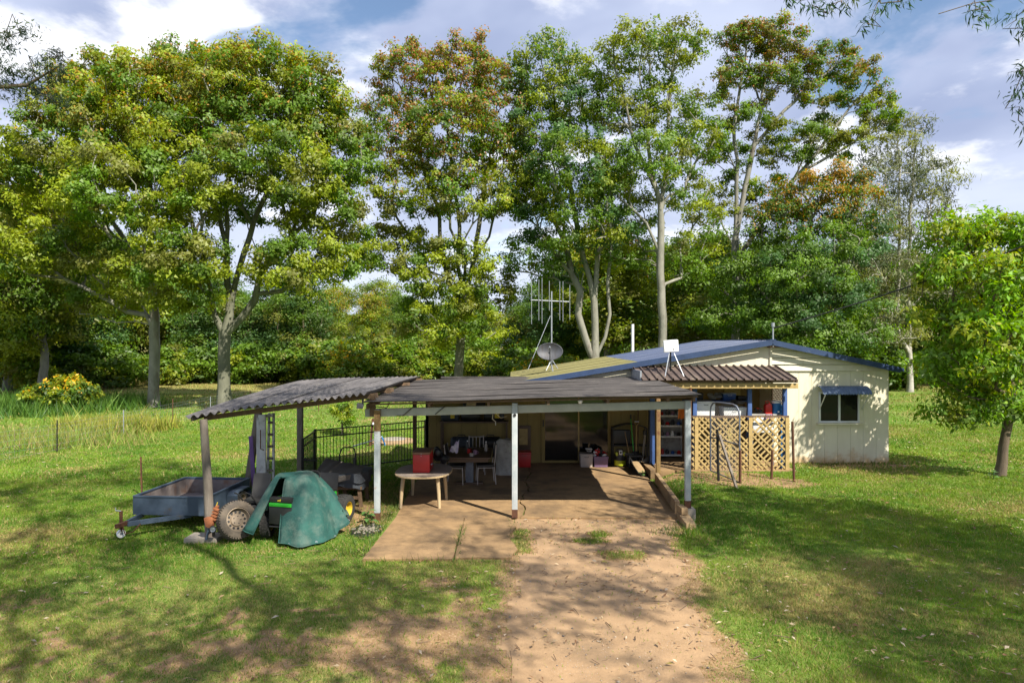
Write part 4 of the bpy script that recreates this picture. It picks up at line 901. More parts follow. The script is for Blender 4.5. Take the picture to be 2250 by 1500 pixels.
# horizontal boards in the right half of the gable
zb = [2.665, 2.84, 3.02, 3.20, 3.40]
for i in range(4):
    lo, hi = zb[i], zb[i + 1] - .012
    def xr(z): return RX + (RZ - .05 - z) / ((RZ - EZ) / (EX - RX))
    x1a, x1b = min(10.1, xr(lo)), max(RX + .12, min(10.1, xr(hi)))
    MB().add([(RX + .05, WY - .045, lo), (x1a, WY - .045, lo), (x1b, WY - .012, hi), (RX + .05, WY - .012, hi), (RX + .05, WY + .02, lo), (x1a, WY + .02, lo), (x1b, WY + .02, hi), (RX + .05, WY + .02, hi)],
             [(0, 1, 2, 3), (4, 7, 6, 5), (0, 4, 5, 1), (1, 5, 6, 2), (2, 6, 7, 3), (3, 7, 4, 0)]).build('gable_board', MT['cream'], house)
# smooth sheet in the left half of the gable (two sheets)
for a, b in ((0.1, 3.22), (3.23, RX + .045)):
    MB().ext([(a, WY - .02, 2.30), (b, WY - .02, 2.30), (b, WY - .02, roof_z(min(b, RX)) - .03), (a, WY - .02, max(2.31, roof_z(a) - .03))], (0, .04, 0)).build('gable_sheet', MT['cream'], house)
MB().bb(RX + .0, RX + .06, WY - .06, WY + .0, 2.36, 3.36).build('gable_batten', MT['cream'], house)
MB().bb(-.3, 6.95, WY - .0, BY, 2.30, 2.33).build('soffit', MT['ochre'], house)
# back wall of carport and porch: ochre panels
px_ = -2.44; k = 0
doorx = (.83, 2.78)
while px_ < 7.0:
    nx_ = min(px_ + (.42 if k % 2 else .30), 7.0)
    for d in doorx:
        if px_ < d < nx_: nx_ = d
    if not (px_ >= doorx[0] - 1e-6 and nx_ <= doorx[1] + 1e-6):
        MB().bb(px_ + .003, nx_ - .003, BY, BY + .03, .0, 2.31).build('wall_panel', MT['ochre'], house)
    px_ = nx_; k += 1
MB().bb(-2.44, 7.0, BY + .035, BY + .06, .0, 2.31).build('wall_backing', MT['dark_wood'], house)
# sliding door
d = MB(); d.bb(.83, .93, BY - .05, BY + .03, .03, 2.25); d.bb(2.70, 2.78, BY - .05, BY + .03, .03, 2.25); d.bb(.93, 2.70, BY - .05, BY + .03, 2.15, 2.25); d.bb(.93, 2.70, BY - .05, BY + .03, .03, .10)
door = d.build('sliding_door', MT['ochre'], house, bevel=.006)
MB().bb(1.86, 1.90, BY - .045, BY - .015, .10, 2.15).build('door_stile', MT['lattice'], door)
for a, b in ((.93, 1.86), (1.90, 2.70)): MB().bb(a, b, BY - .03, BY - .022, .10, 2.15).build('glass_pane', MT['door_glass'], door)
MB().bb(.865, .895, BY - .08, BY - .05, 1.05, 1.25).build('handle', MT['black_plastic'], door)
# porch back door
pd_ = MB().bb(6.0, 6.45, BY - .04, BY - .002, .22, 2.2).build('door', pm('pale_yellow_door', (.52, .43, .14), (.42, .34, .1), 3, .6), house, bevel=.005)
MB().lathe([(.0, .0), (.03, .0), (.03, .03), (0, .03)], 10, Matrix.Translation((6.08, BY - .05, 1.5)) @ Matrix.Rotation(R(90), 4, 'X')).build('handle', MT['galv'], pd_)
# window with sill, mullion and awning
wx0, wx1, wz0, wz1 = 8.22, 9.31, 1.28, 2.10
wn = MB(); f = .045
wn.bb(wx0, wx0 + f, WY - .03, WY + .05, wz0, wz1); wn.bb(wx1 - f, wx1, WY - .03, WY + .05, wz0, wz1); wn.bb(wx0 + f, wx1 - f, WY - .03, WY + .05, wz1 - f, wz1); wn.bb(wx0 + f, wx1 - f, WY - .03, WY + .05, wz0, wz0 + f)
win = wn.build('window', MT['white_alu'], house, bevel=.004)
mx_ = (wx0 + wx1) / 2
MB().bb(mx_ - .025, mx_ + .03, WY - .022, WY + .03, wz0 + f, wz1 - f).build('mullion', MT['white_alu'], win)
for a, b in ((wx0 + f, mx_ - .025), (mx_ + .03, wx1 - f)): MB().bb(a, b, WY + .008, WY + .014, wz0 + f, wz1 - f).build('pane', MT['glass'], win)
MB().bb(wx0 + f, wx1 - f, WY + .4, WY + .44, wz0, wz1).build('interior_blind', MT['dark_wood'], win)
MB().ext([(wx0 + .05, WY + .03, wz0 + .05), (wx0 + .45, WY + .03, wz0 + .05), (wx0 + .30, WY + .03, wz0 + .14), (wx0 + .14, WY + .03, wz0 + .19), (wx0 + .05, WY + .03, wz0 + .18)], (0, .05, 0)).build('curtain', MT['sack'], win, smooth=True)
MB().bb(wx0 - .06, wx1 + .07, WY - .10, WY - .001, wz0 - .05, wz0 - .005).build('sill', MT['cream'], win, bevel=.006)
aw = MB(); na = 60
def awn(u, v):
    x = lerp(wx0 - .06, wx1 + .14, u); a = v * R(75)
    return (x, WY - .02 - .40 * math.sin(a), wz1 - .10 + .26 * math.cos(a) + .010 * math.cos(u * 2 * math.pi * 17))
aw.sheet(awn, 17 * 6, 8, .006)
awo = aw.build('awning', pm('faded_blue_awning', (.12, .17, .27), (.08, .12, .2), 3, .6, .1, .1, (.3, .3, .3), 2, (.6, .8)), house, smooth=True)
for x in (wx0 + .01, wx1 + .06): MB().beam((x, WY - .02, wz0 + .35), (x, WY - .38, wz1 - .05), .018, .018).build('arm', MT['white_alu'], awo)
# roof sheets: ribs run down the slope, each sheet its own piece
roof = MB().beam((RX, WY - .28, RZ + .035), (RX, HB + .1, RZ + .035), .16, .02).build('roof', MT['roof_blue'], house)
def rsheet(x0, x1, y0, y1, mat, lift=0.0):
    n = 4
    def fn(u, v):
        x = lerp(x0, x1, u); t = (v * n) % 1.0
        rib = .028 if (t < .10 or t > .90) else 0.0
        return (x, lerp(y0, y1, v), roof_z(x) + .012 + rib + lift)
    MB().sheet(fn, 1, n * 20, .004).build('roof_sheet', mat, roof)
y = WY - .24; i = 0
while y < HB:
    y2 = min(y + .80, HB + .12)
    rsheet(3.35, RX, y, y2, MT['roof_blue'], .004 * (i % 2)); rsheet(-.05, 3.42, y, y2 + .02, MT['roof_moss'], -.006 + .004 * (i % 2)); rsheet(RX, EX, y, y2, MT['roof_blue'], .004 * (i % 2))
    y = y2; i += 1
for x0, x1 in ((-.05, RX), (RX, EX)):
    MB().beam((x0, WY - .265, roof_z(x0) - .035), (x1, WY - .265, roof_z(x1) - .035), .02, .14).build('barge_board', MT['barge_blue'], house)
MB().beam((EX + .05, WY - .26, EZ - .03), (EX + .05, HB, EZ - .03), .09, .09).build('gutter', MT['barge_blue'], house)
MB().beam((-.05, WY - .285, 2.30), (1.55, WY - .285, 2.385), .05, .05).build('flashing', MT['galv'], house)
# vent pole on the ridge
vp = MB().tube([(RX + .06, WY - .12, 3.30), (RX + .06, WY - .12, 3.86)], .022, 10).build('service_pole', MT['galv'], house, smooth=True)
MB().tube([(RX + .06, WY - .12, 3.84), (RX + .06, WY - .12, 3.95)], .045, 10).build('cap', MT['galv'], vp, smooth=True)
MB().tube([(RX - .1, WY - .12, 3.30), (RX + .26, WY - .12, 3.31)], .015, 8).build('bracket', MT['rust'], vp, smooth=True)

tag(MB().tube([(RX + .06 + t * 6.2, WY - .12 - t * 3.0, lerp(3.80, 6.25, t) - .12 * 4 * t * (1 - t)) for t in [i / 30 for i in range(31)]], .020, 6).build('power_cable', MT['cable'], loc=(RX, WY, 3.8), smooth=True), 'black service cable running up from the ridge pole past the young tree', 'cable')

# ------------------------------------------------------------------ things on the roofs
x, y = X_(1208, 20.3), 20.3; zr = roof_z(x) + .03
dish = thing('satellite_dish', 'dark grey oval satellite dish on the mossy roof', 'satellite dish', (x, y, zr))
c = P(1208, 772, y)
Md = Matrix.Translation(c) @ Matrix.Rotation(R(90 - 12), 4, 'X') @ Matrix.Diagonal((1, .68, 1, 1))
prof = [(.0, -.10)] + [(.38 * k / 8, -.10 + .10 * (k / 8) ** 2) for k in range(1, 9)] + [(.39, .012), (.375, .02)] + [(.37 * k / 8, -.085 + .10 * (k / 8) ** 2) for k in range(7, -1, -1)]
MB().lathe(prof, 36, Md).build('reflector', MT['dish'], dish, smooth=True)
MB().tube([c + Vector((0, -.02, -.28)), c + Vector((-.02, -.45, -.12)), c + Vector((-.02, -.42, .12))], .015, 8).build('feed_arm', MT['black_plastic'], dish, smooth=True)
MB().lathe([(0, 0), (.035, 0), (.03, .09), (0, .1)], 12, Matrix.Translation(c + Vector((-.02, -.42, .10))) @ Matrix.Rotation(R(-70), 4, 'X')).build('receiver', MT['galv'], dish, smooth=True)
MB().tube([(x + .0, y + .06, c.z), (x + .02, y + .1, c.z - .22), (x + .1, y + .05, zr - .02)], .022, 8).build('mount', MT['galv'], dish, smooth=True)
MB().beam((x + .1, y + .05, zr - .02), (x + .3, y + .05, zr + .02), .12, .012).build('foot_plate', MT['galv'], dish)
x2, y2 = X_(1212, 21.6), 21.6
an = thing('television_antenna', 'tall mast with a horizontal boom of upright antenna rods on the roof', 'antenna', (x2, y2, roof_z(x2)))
top = Z_(640, y2)
MB().tube([(x2, y2, roof_z(x2) - .02), (x2, y2, top)], .022, 8).build('mast', MT['galv'], an, smooth=True)
zb_ = Z_(660, y2)
MB().tube([P(1166, 659, y2), P(1252, 663, y2)], .016, 8).build('boom', MT['galv'], an, smooth=True)
for px, a, b in ((1168, 609, 712), (1184, 614, 704), (1191, 610, 711), (1207, 617, 682), (1230, 618, 703), (1237, 618, 706), (1252, 626, 702)):
    MB().tube([P(px, a, y2 - .03), P(px, b, y2 - .03)], .0085, 6).build('rod', MT['galv'], an, smooth=True)
MB().tube([P(1209, 694, y2), P(1160, 812, y2 - 1.2)], .007, 6).build('stay', MT['galv'], an, smooth=True)
for dx_ in (-.2, .2): MB().tube([(x2, y2, roof_z(x2) + .35), (x2 + dx_, y2 - .2, roof_z(x2 + dx_) + .0)], .012, 6).build('brace', MT['galv'], an, smooth=True)

# porch
PX0, PX1, PY0 = 3.2, 7.05, 16.85
def pz(y): return lerp(2.50, 2.79, (y - PY0) / (WY - .03 - PY0))
porch = thing('porch', 'lattice-fronted porch with blue posts and brown ribbed iron roof', 'porch', (5.4, 17.3, .2))
pr = MB().beam((PX0, PY0 + .35, pz(PY0 + .35) - .06), (PX1, PY0 + .35, pz(PY0 + .35) - .06), .05, .08).build('roof', MT['brown_timber'], porch)
x = PX0; i = 0
while x < PX1 - .05:
    x1 = min(x + .78, PX1)
    nr = 4
    def fn(u, v, x=x, x1=x1):
        t = (u * nr) % 1.0; rib = .045 if (t < .14 or t > .86) else 0.0
        y = lerp(PY0, WY - .03, v); return (lerp(x, x1, u), y, pz(y) + rib + .004 * (i % 2))
    MB().sheet(fn, nr * 14, 1, .005).build('roof_sheet', MT['iron_brown'], pr); x = x1; i += 1
for xx in [PX0 + .15 + k * .62 for k in range(7)]: MB().beam((xx, PY0 + .08, pz(PY0 + .08) - .05), (xx, WY - .04, pz(WY - .04) - .05), .045, .08).build('rafter', MT['brown_timber'], pr)
MB().beam((PX0 + .1, PY0 + .16, 2.345), (7.12, PY0 + .16, 2.345), .05, .125).build('beam', MT['lattice'], porch, bevel=.004)
MB().beam((PX0 + .1, PY0 + .14, 2.455), (PX1, PY0 + .14, 2.455), .05, .05).build('fascia', MT['brown_timber'], porch)
MB().bb(PX0 - .02, PX0 + .02, PY0 + .1, WY - .04, 2.44, 2.72).build('end_flashing', MT['galv'], porch)
LY = 17.25
for xx, w_ in ((X_(1528, LY), .10), (X_(1649, LY), .10), (X_(1727, LY), .10)): MB().bb(xx - w_ / 2, xx + w_ / 2, LY + .03, LY + .12, .20, 2.30).build('post', MT['blue_paint'], porch, bevel=.005)
MB().bb(X_(1433, 18.0) - .06, X_(1433, 18.0) + .06, 17.95, 18.05, .0, 2.32).build('post', MT['blue_paint'], porch, bevel=.005)
# lattice: each slat a piece, front layer falling to the right, rear layer rising
lx0, lx1, lz0, lz1 = X_(1520, LY), X_(1735, LY), .22, Z_(917, LY)
lat = MB().bb(lx0 - .01, lx1, LY + .022, LY + .05, lz1 - .0, lz1 + .045).build('lattice', MT['brown_timber'], porch)
H = lz1 - lz0; Wd = lx1 - lx0; ang = 1.0
def slats(sign, y, step, skip, x0=lx0, W=Wd, par=lat, zlo=lz0, zhi=lz1, name='slat'):
    Hh = zhi - zlo; k = 0; s = -Hh / ang
    while s < W:
        a, b = max(0, s), min(W, s + Hh / ang)
        if b - a > .06 and k not in skip:
            za, zb2 = (a - s) * ang, (b - s) * ang
            if sign < 0: za, zb2 = Hh - za, Hh - zb2
            j = rnd.uniform(-.012, .012)
            MB().beam((x0 + a, y + rnd.uniform(-.003, .003), zlo + za + j), (x0 + b, y + rnd.uniform(-.003, .003), zlo + zb2 + j + rnd.uniform(-.02, .01)),   .010, .042, up=Vector((0, 1, 0)).cross(Vector((1, 0, sign)))).build(name, MT['lattice'], par)
        s += step; k += 1
slats(-1, LY, .150, (15, 18, 21))
slats(1, LY + .012, .150, (5, 12))
for xx in (lx0 + .12, X_(1649, LY), lx1 - .06): MB().bb(xx - .045, xx + .045, LY - .02, LY - .006, lz0, lz1).build('lattice_stile', MT['lattice'], lat)
# side lattice high up at the right end
sx = X_(1727, LY) + .02
side = MB().bb(sx - .02, sx + .02, LY + .13, WY - .05, 1.50, 1.54).build('side_lattice', MT['blue_paint'], porch)
for k in range(-7, 11):
    for sg in (1, -1):
        y0, y1 = LY + .13, WY - .05; s = y0 + k * .10
        a, b = max(y0, s), min(y1, s + .72)
        if b - a < .06: continue
        za, zb2 = a - s, b - s
        if sg < 0: za, zb2 = .72 - za, .72 - zb2
        MB().beam((sx + .008 * sg, a, 1.55 + za), (sx + .008 * sg, b, 1.55 + zb2), .03, .01, up=Vector((1, 0, 0))).build('slat', MT['brown_timber'], side)

# shelf unit and goods in the porch
su = thing('shelf_unit', 'blue-edged open shelves along the porch wall', 'shelves', (5.6, 18.9, .215))
MB().bb(4.70, 6.42, 18.35, 18.85, 1.83, 1.86).build('shelf', MT['blue_paint'], su)
for xx in (4.72, 6.40):
    for yy in (18.38, 18.82): MB().bb(xx - .025, xx + .025, yy - .025, yy + .025, .215, 1.83).build('upright', MT['brown_timber'], su)
ls = thing('trestle_shelf', 'brown board shelf standing right behind the lattice', 'shelf', (5.35, 17.6, .215))
MB().bb(4.62, 6.10, 17.42, 17.88, 1.49, 1.52).build('board', MT['brown_timber'], ls)
for xx in (4.66, 6.06):
    for yy in (17.45, 17.85): MB().bb(xx - .025, xx + .025, yy - .025, yy + .025, .215, 1.49).build('leg', MT['brown_timber'], ls)
def S(px, Y): return X_(px, Y)
def case(name, label, cat, px0, px1, py0, py1, Y, dep, mat, lid=None, lidh=.2, bev=.012, zbase=None, group=None):
    """box-shaped container with a lid, a rim and a grip"""
    x0, x1 = S(px0, Y), S(px1, Y); z1, z0 = Z_(py0, Y), Z_(py1, Y)
    if zbase is not None: z1 += zbase - z0; z0 = zbase
    t = thing(name, label, cat, ((x0 + x1) / 2, Y + dep / 2, z0), group)
    h = z1 - z0; zl = z1 - h * lidh
    MB().add([(x0 + .015, Y + .015, z0), (x1 - .015, Y + .015, z0), (x1 - .015, Y + dep - .015, z0), (x0 + .015, Y + dep - .015, z0), (x0, Y, zl), (x1, Y, zl), (x1, Y + dep, zl), (x0, Y + dep, zl)], [(3, 2, 1, 0), (4, 5, 6, 7), (0, 1, 5, 4), (1, 2, 6, 5), (2, 3, 7, 6), (3, 0, 4, 7)]).build('body', MT[mat], t, bevel=bev)
    MB().bb(x0 - .008, x1 + .008, Y - .008, Y + dep + .008, zl + .002, z1).build('lid', MT[lid or mat], t, bevel=bev)
    mx = (x0 + x1) / 2; MB().tube([(mx - .05, Y - .004, zl - .02), (mx - .05, Y - .03, zl - .04), (mx + .05, Y - .03, zl - .04), (mx + .05, Y - .004, zl - .02)], .006, 6).build('grip', MT['white_plastic'] if lid else MT['black_plastic'], t)
    return t
case('storage_box', 'dark plastic box at the left end of the top porch shelf', 'box', 1533, 1546, 860, 876, 18.4, .3, 'black_plastic', zbase=1.861)
case('cool_box', 'dark blue cool box with white lid line on the top porch shelf', 'cool box', 1589, 1618, 860, 876, 18.4, .32, 'blue_plastic', 'white_plastic', .1, zbase=1.861)
case('storage_tray', 'low black tray beside the dark blue cool box', 'tray', 1622, 1642, 867, 876, 18.4, .32, 'black_plastic', lidh=.25, zbase=1.861)
case('storage_box', 'large white box behind the lattice under the blue shelf', 'box', 1530, 1572, 882, 916, 17.43, .40, 'white_plastic', lidh=.12, zbase=1.521)
case('storage_tub', 'low white tub with brown bundles on top behind the lattice', 'tub', 1590, 1641, 895, 916, 17.43, .40, 'white_plastic', lidh=.15, zbase=1.521)
def bundle(name, label, cat, c, r, mat, n=9, seed=1, flat=.7):
    rr = random.Random(seed); mb = MB()
    for k in range(n):
        p = Vector(c) + Vector((rr.uniform(-1, 1) * r[0], rr.uniform(-1, 1) * r[1], rr.uniform(0, 1) * r[2])); s = rr.uniform(.35, .6)
        mb.lathe([(0, -s * r[2])] + [(s * r[0] * math.sin(a) * rr.uniform(.85, 1.15), -s * r[2] * math.cos(a)) for a in (.5, 1.0, 1.57, 2.1, 2.6)] + [(0, s * r[2])], 9, Matrix.Translation(p) @ Matrix.Rotation(rr.uniform(-.6, .6), 4, 'X') @ Matrix.Rotation(rr.uniform(0, 3), 4, 'Z'))
    return tag(mb.build(name, mat, loc=(c[0], c[1], c[2] - r[2] * .5), smooth=True), label, cat)
bundle('rope_bundle', 'bundle of pale striped rolls on the top porch shelf', 'bundle', (S(1570, 18.55), 18.55, 1.93), (.17, .12, .10), MT['sack'], 10, 4)
bundle('cloth_bundle', 'brown bundle lying on the low white tub', 'bundle', (S(1612, 17.62), 17.62, 1.83), (.22, .13, .08), MT['brown_cover'], 8, 5)
# bench at the right end with can, cooler and cloth
BZ = 1.60; by_ = 17.55
bt = thing('laundry_bench', 'pale laundry tub bench at the right end of the porch', 'bench', (6.45, 17.65, .215))
MB().bb(6.12, 6.86, 17.42, 17.92, BZ - .04, BZ).build('top', MT['sack'], bt); MB().bb(6.14, 6.70, 17.44, 17.88, 1.12, BZ - .042).build('basin', MT['white_plastic'], bt, bevel=.03)
for xx in (6.14, 6.83):
    for yy in (17.45, 17.88): MB().bb(xx - .02, xx + .02, yy - .02, yy + .02, .215, BZ - .04).build('leg', MT['gate_steel'], bt)
jx = S(1687, by_); jc = thing('fuel_can', 'red plastic fuel can beside the bright blue cooler', 'fuel can', (jx, by_, BZ))
MB().ext([(jx - .085, by_ - .08, BZ), (jx + .085, by_ - .08, BZ), (jx + .085, by_ - .08, BZ + .20), (jx + .05, by_ - .08, BZ + .26), (jx - .03, by_ - .08, BZ + .26), (jx - .085, by_ - .08, BZ + .21)], (0, .16, 0)).build('body', MT['red_plastic'], jc, bevel=.015)
MB().tube([(jx - .05, by_, BZ + .24), (jx - .06, by_, BZ + .31), (jx + .03, by_, BZ + .32), (jx + .04, by_, BZ + .25)], .012, 8).build('handle', MT['red_plastic'], jc, smooth=True)
MB().lathe([(.0, 0), (.025, 0), (.025, .04), (0, .04)], 12, Matrix.Translation((jx + .065, by_, BZ + .235))).build('cap', MT['black_plastic'], jc)
cx = S(1706, by_); ck = thing('water_cooler', 'round bright blue drink cooler with white lid on the bench', 'cooler', (cx, by_, BZ))
MB().lathe([(0, 0), (.10, 0), (.112, .03), (.115, .27), (.0, .27)], 24, Matrix.Translation((cx, by_, BZ))).build('body', MT['cooler_blue'], ck, smooth=True)
MB().lathe([(0, .272), (.125, .272), (.125, .30), (.11, .33), (0, .335)], 24, Matrix.Translation((cx, by_, BZ))).build('lid', MT['white_plastic'], ck, smooth=True)
MB().lathe([(0, 0), (.02, 0), (.02, .05), (0, .05)], 10, Matrix.Translation((cx, by_ - .11, BZ + .06)) @ Matrix.Rotation(R(90), 4, 'X')).build('tap', MT['white_plastic'], ck)
bundle('engine_tool', 'red and black power tool on the porch bench', 'tool', (S(1666, by_), by_, BZ + .06), (.08, .08, .08), MT['black_plastic'], 7, 6)
bundle('red_tool_cap', 'small red cap on the power tool', 'cloth', (S(1668, by_ - .08), by_ - .08, BZ + .12), (.06, .04, .03), MT['red_plastic'], 3, 7)  # red cap belonging to the power tool, built as a small lumpy bundle
clo = MB(); clo.sheet(lambda u, v: (S(1682, 17.42) + u * .17 + .01 * math.sin(v * 9), 17.412 - .05 * math.sin(v * 1.6) - .014 * math.sin(u * 19 + v * 3), BZ + .015 - .19 * v - .03 * math.sin(u * 3.1)), 16, 12, .006)
tag(clo.build('hanging_cloth', MT['pink_cloth'], loc=(S(1690, 17.42), 17.42, BZ - .2), smooth=True), 'mauve cloth hanging over the porch bench edge', 'cloth')
tag(MB().tube([(S(1717, 17.5), 17.5, .22), (S(1716, 17.52), 17.52, 1.83)], .045, 12).build('blue_pipe', MT['cooler_blue'], loc=(S(1717, 17.5), 17.5, .22), smooth=True), 'upright bright blue pipe beside the right porch post', 'pipe')
og = MB(); og.sheet(lambda u, v: (S(1497, 17.6) - .07 + u * .14 * (1 + .35 * v) - .02 * v, 17.62 - .04 * math.sin(u * 7 + v) * v, 1.80 - .33 * v + .02 * math.sin(u * 9)), 14, 10, .008)
tag(og.build('orange_bag', MT['orange_cloth'], loc=(S(1497, 17.6), 17.6, 1.5), smooth=True), 'bright orange bag hanging beside the white shelves', 'bag')
# white shelves seen through the porch's open end
wsx0, wsx1, wy = S(1451, 18.95), S(1501, 18.95), 18.95
wsh = thing('white_shelves', 'tall white shelves of shoes and jars in the open end of the porch', 'shelves', ((wsx0 + wsx1) / 2, wy, .215))
for z in (.27, .78, 1.08, 1.36, 1.62): MB().bb(wsx0, wsx1, wy, wy + .3, z, z + .045).build('shelf', MT['white_plastic'], wsh)
for xx in (wsx0 - .02, wsx1 + .0): MB().bb(xx, xx + .02, wy, wy + .3, .215, 1.72).build('side', MT['white_plastic'], wsh)
MB().bb(wsx0, wsx1, wy + .3, wy + .31, .215, 1.72).build('back', MT['sack'], wsh)
cols = ['red_plastic', 'black_plastic', 'blue_plastic', 'red_plastic', 'brown_cover', 'pink_cloth', 'white_plastic', 'black_plastic', 'terracotta']
k = 0
for z in (.315, .825, 1.125, 1.405):
    zz = z
    for xx in [lerp(wsx0 + .07, wsx1 - .07, t) for t in (0, .3, .6, .95)]:
        hh = rnd.uniform(.07, .15)
        o = MB().lathe([(0, 0), (.05, 0), (.055, hh * .6), (.035, hh * .8), (.035, hh), (0, hh)], 10, Matrix.Translation((xx + rnd.uniform(-.01, .01), wy + .12, zz))).build('jar', MT[cols[k % len(cols)]], loc=(xx, wy + .12, zz), smooth=True)
        cn = ['red', 'black', 'dark blue', 'red', 'brown', 'mauve', 'white', 'black', 'terracotta'][k % len(cols)]; ln_ = {.315: 'lowest', .825: 'second', 1.125: 'third', 1.405: 'fourth'}[z]
        tag(o, '%s jar on the %s board of the white porch shelves' % (cn, ln_), 'jar', 'jars on the white shelves'); k += 1

# internet antenna box on the porch roof
tx, ty = S(1474, 17.4), 17.4; zt = pz(17.4) + .03
ib = thing('antenna_box', 'white square antenna box on a three-legged stand on the porch roof', 'antenna', (tx, ty, zt))
MB().box((tx + .0, ty, Z_(760, ty)), (.38, .10, .31), Matrix.Rotation(R(-4), 3, 'Y')).build('housing', MT['white_plastic'], ib, bevel=.03)
MB().tube([(tx + .06, ty - .052, Z_(767, ty)), (tx + .06, ty - .058, Z_(767, ty))], .014, 10).build('lens', MT['black_plastic'], ib)
MB().tube([(tx, ty + .03, zt + .05), (tx, ty + .03, Z_(768, ty))], .02, 8).build('mast', MT['black_plastic'], ib, smooth=True)
for ex, ey in ((-.21, -.28), (.26, -.28), (0, .32)): MB().tube([(tx + ex * .25, ty + ey * .2, Z_(776, ty)), (tx + ex, ty + ey, pz(ty + ey) + .02)], .014, 8).build('leg', MT['galv'], ib, smooth=True)
xv = X_(1390, 25.5); tag(MB().tube([(xv, 25.5, gz(xv, 25.5) - .1), P(1390, 712, 25.5)], .055, 12).build("vent_pipe", MT["white_alu"], loc=(xv, 25.5, 0), smooth=True), "white vent pipe standing up behind the roof", "pipe")
# ------------------------------------------------------------------ carport
def corr(u, n, amp): return amp * math.cos(u * 2 * math.pi * n)
cp = thing('carport', 'flat-roofed carport with white painted steel posts over the concrete floor', 'carport', (.4, 16, 0))
def cz(x, y): return lerp(2.275, 2.425, (x + 2.8) / 6.4) + .012 * (y - 13.1)
for (px, pyb, Yp, pt) in ((829, 1141, 13.27, 899), (1131, 1134, 13.30, 885), (1511, 1112, 13.30, 879)):
    x = X_(px, Yp); z0 = {829: -.03, 1131: .03, 1511: .2}[px]; z1 = Z_(pt, Yp)
    o = MB().bb(x - .055, x + .055, Yp - .045, Yp + .045, z0, z1).build('post', MT['post_paint'], cp, bevel=.008)
    MB().bb(x - .057, x + .057, Yp - .047, Yp + .047, z0, z0 + .16).build('rusted_foot', MT['rust'], o)
    if px == 829: MB().bb(x - .0565, x + .0565, Yp - .0465, Yp + .0465, z1 - .42, z1 - .01).build('rusted_head', MT['rust_paint'], o)
    if px == 1131: MB().tube([(x, Yp - .046, Z_(911, Yp)), (x, Yp - .06, Z_(911, Yp))], .03, 12).build('socket', MT['black_plastic'], o)
for (x, yy, mt, b) in ((X_(1446, 16.7), 16.7, 'rust_paint', -.02), (-2.62, 18.4, 'brown_timber', -.02)):
    MB().bb(x - .05, x + .05, yy - .05, yy + .05, b, cz(x, yy) - .06).build('post', MT[mt], cp, bevel=.006)
MB().beam((-2.87, 13.35, 2.055), (3.46, 13.35, 2.215), .07, .155).build('front_beam', MT['beam_paint'], cp, bevel=.006)
MB().beam((-2.6, 18.4, cz(-2.6, 18.4) - .17), (3.5, 18.4, cz(3.5, 18.4) - .17), .06, .13).build('rear_beam', MT['brown_timber'], cp)
for x in (-2.78, -1.6, -.45, .7, 1.85, 3.0, 3.5): MB().beam((x, 13.12, cz(x, 13.12) - .075), (x, 19.2, cz(x, 19.2) - .075), .05, .09).build('rafter', MT['brown_timber'], cp)
rf = MB().beam((-2.75, 13.14, cz(-2.75, 13.1) - .035), (3.58, 13.14, cz(3.58, 13.1) - .035), .04, .03).build('roof', MT['brown_timber'], cp)
y = 13.02; i = 0
while y < 19.2:
    y1 = min(y + .76, 19.28); ncr = 8
    def fn(u, v, y=y, y1=y1, i=i):
        x = lerp(-2.83 + .04 * math.sin(i * 2.1), 3.62 + .03 * math.sin(i * 3.3), v); yy = lerp(y, y1 + .03, u)
        return (x, yy, cz(x, yy) + .011 * math.cos(u * 2 * math.pi * ncr) + .012 + .004 * (i % 2) + .012 * math.sin(x * 1.7 + i * 1.1) * math.sin(yy * 2))
    MB().sheet(fn, ncr * 7, 16, .004).build('roof_sheet', MT['iron_dark'], rf, smooth=True); y = y1; i += 1
MB().bb(-2.0, .4, 19.2, 19.32, cz(-1, 19.2) + .02, cz(-1, 19.2) + .07).build('ridge_capping', MT['iron_dark'], rf)
lamp = MB().lathe([(0, -.05), (.03, -.045), (.05, 0), (.03, .045), (0, .05)], 16, Matrix.Translation((X_(1275, 13.2), 13.2, Z_(881, 13.2)))).build('sensor_lamp', MT['white_plastic'], cp, smooth=True)
# cable wound round the front beam
cab = MB()
pts = [(X_(820, 13.29), 13.29, Z_(905, 13.29)), (X_(812, 13.29), 13.29, Z_(895, 13.29)), (X_(830, 13.29), 13.28, Z_(893, 13.29)), (X_(850, 13.3), 13.3, Z_(896, 13.3)), (X_(856, 13.3), 13.3, Z_(884, 13.3))]
cab.tube(pts, .009, 6); cab.tube([P(872, 913, 13.3), P(885, 913, 13.28), P(900, 900, 13.29), P(908, 893, 13.3)], .009, 6); cab.tube([P(956, 910, 13.3), P(978, 892, 13.3)], .009, 6)
cab.build('cable', MT['cable'], cp, smooth=True)
MB().tube([P(1083, 910, 14.2), P(1082, 920, 14.2), P(1089, 926, 14.2), P(1089, 934, 14.2)], .008, 6).build('white_lead', MT['white_cord'], cp, smooth=True)
MB().tube([P(1090, 908, 14.2), P(1100, 918, 14.3), P(1114, 914, 14.5)], .006, 6).build('white_lead', MT['white_cord'], cp, smooth=True)

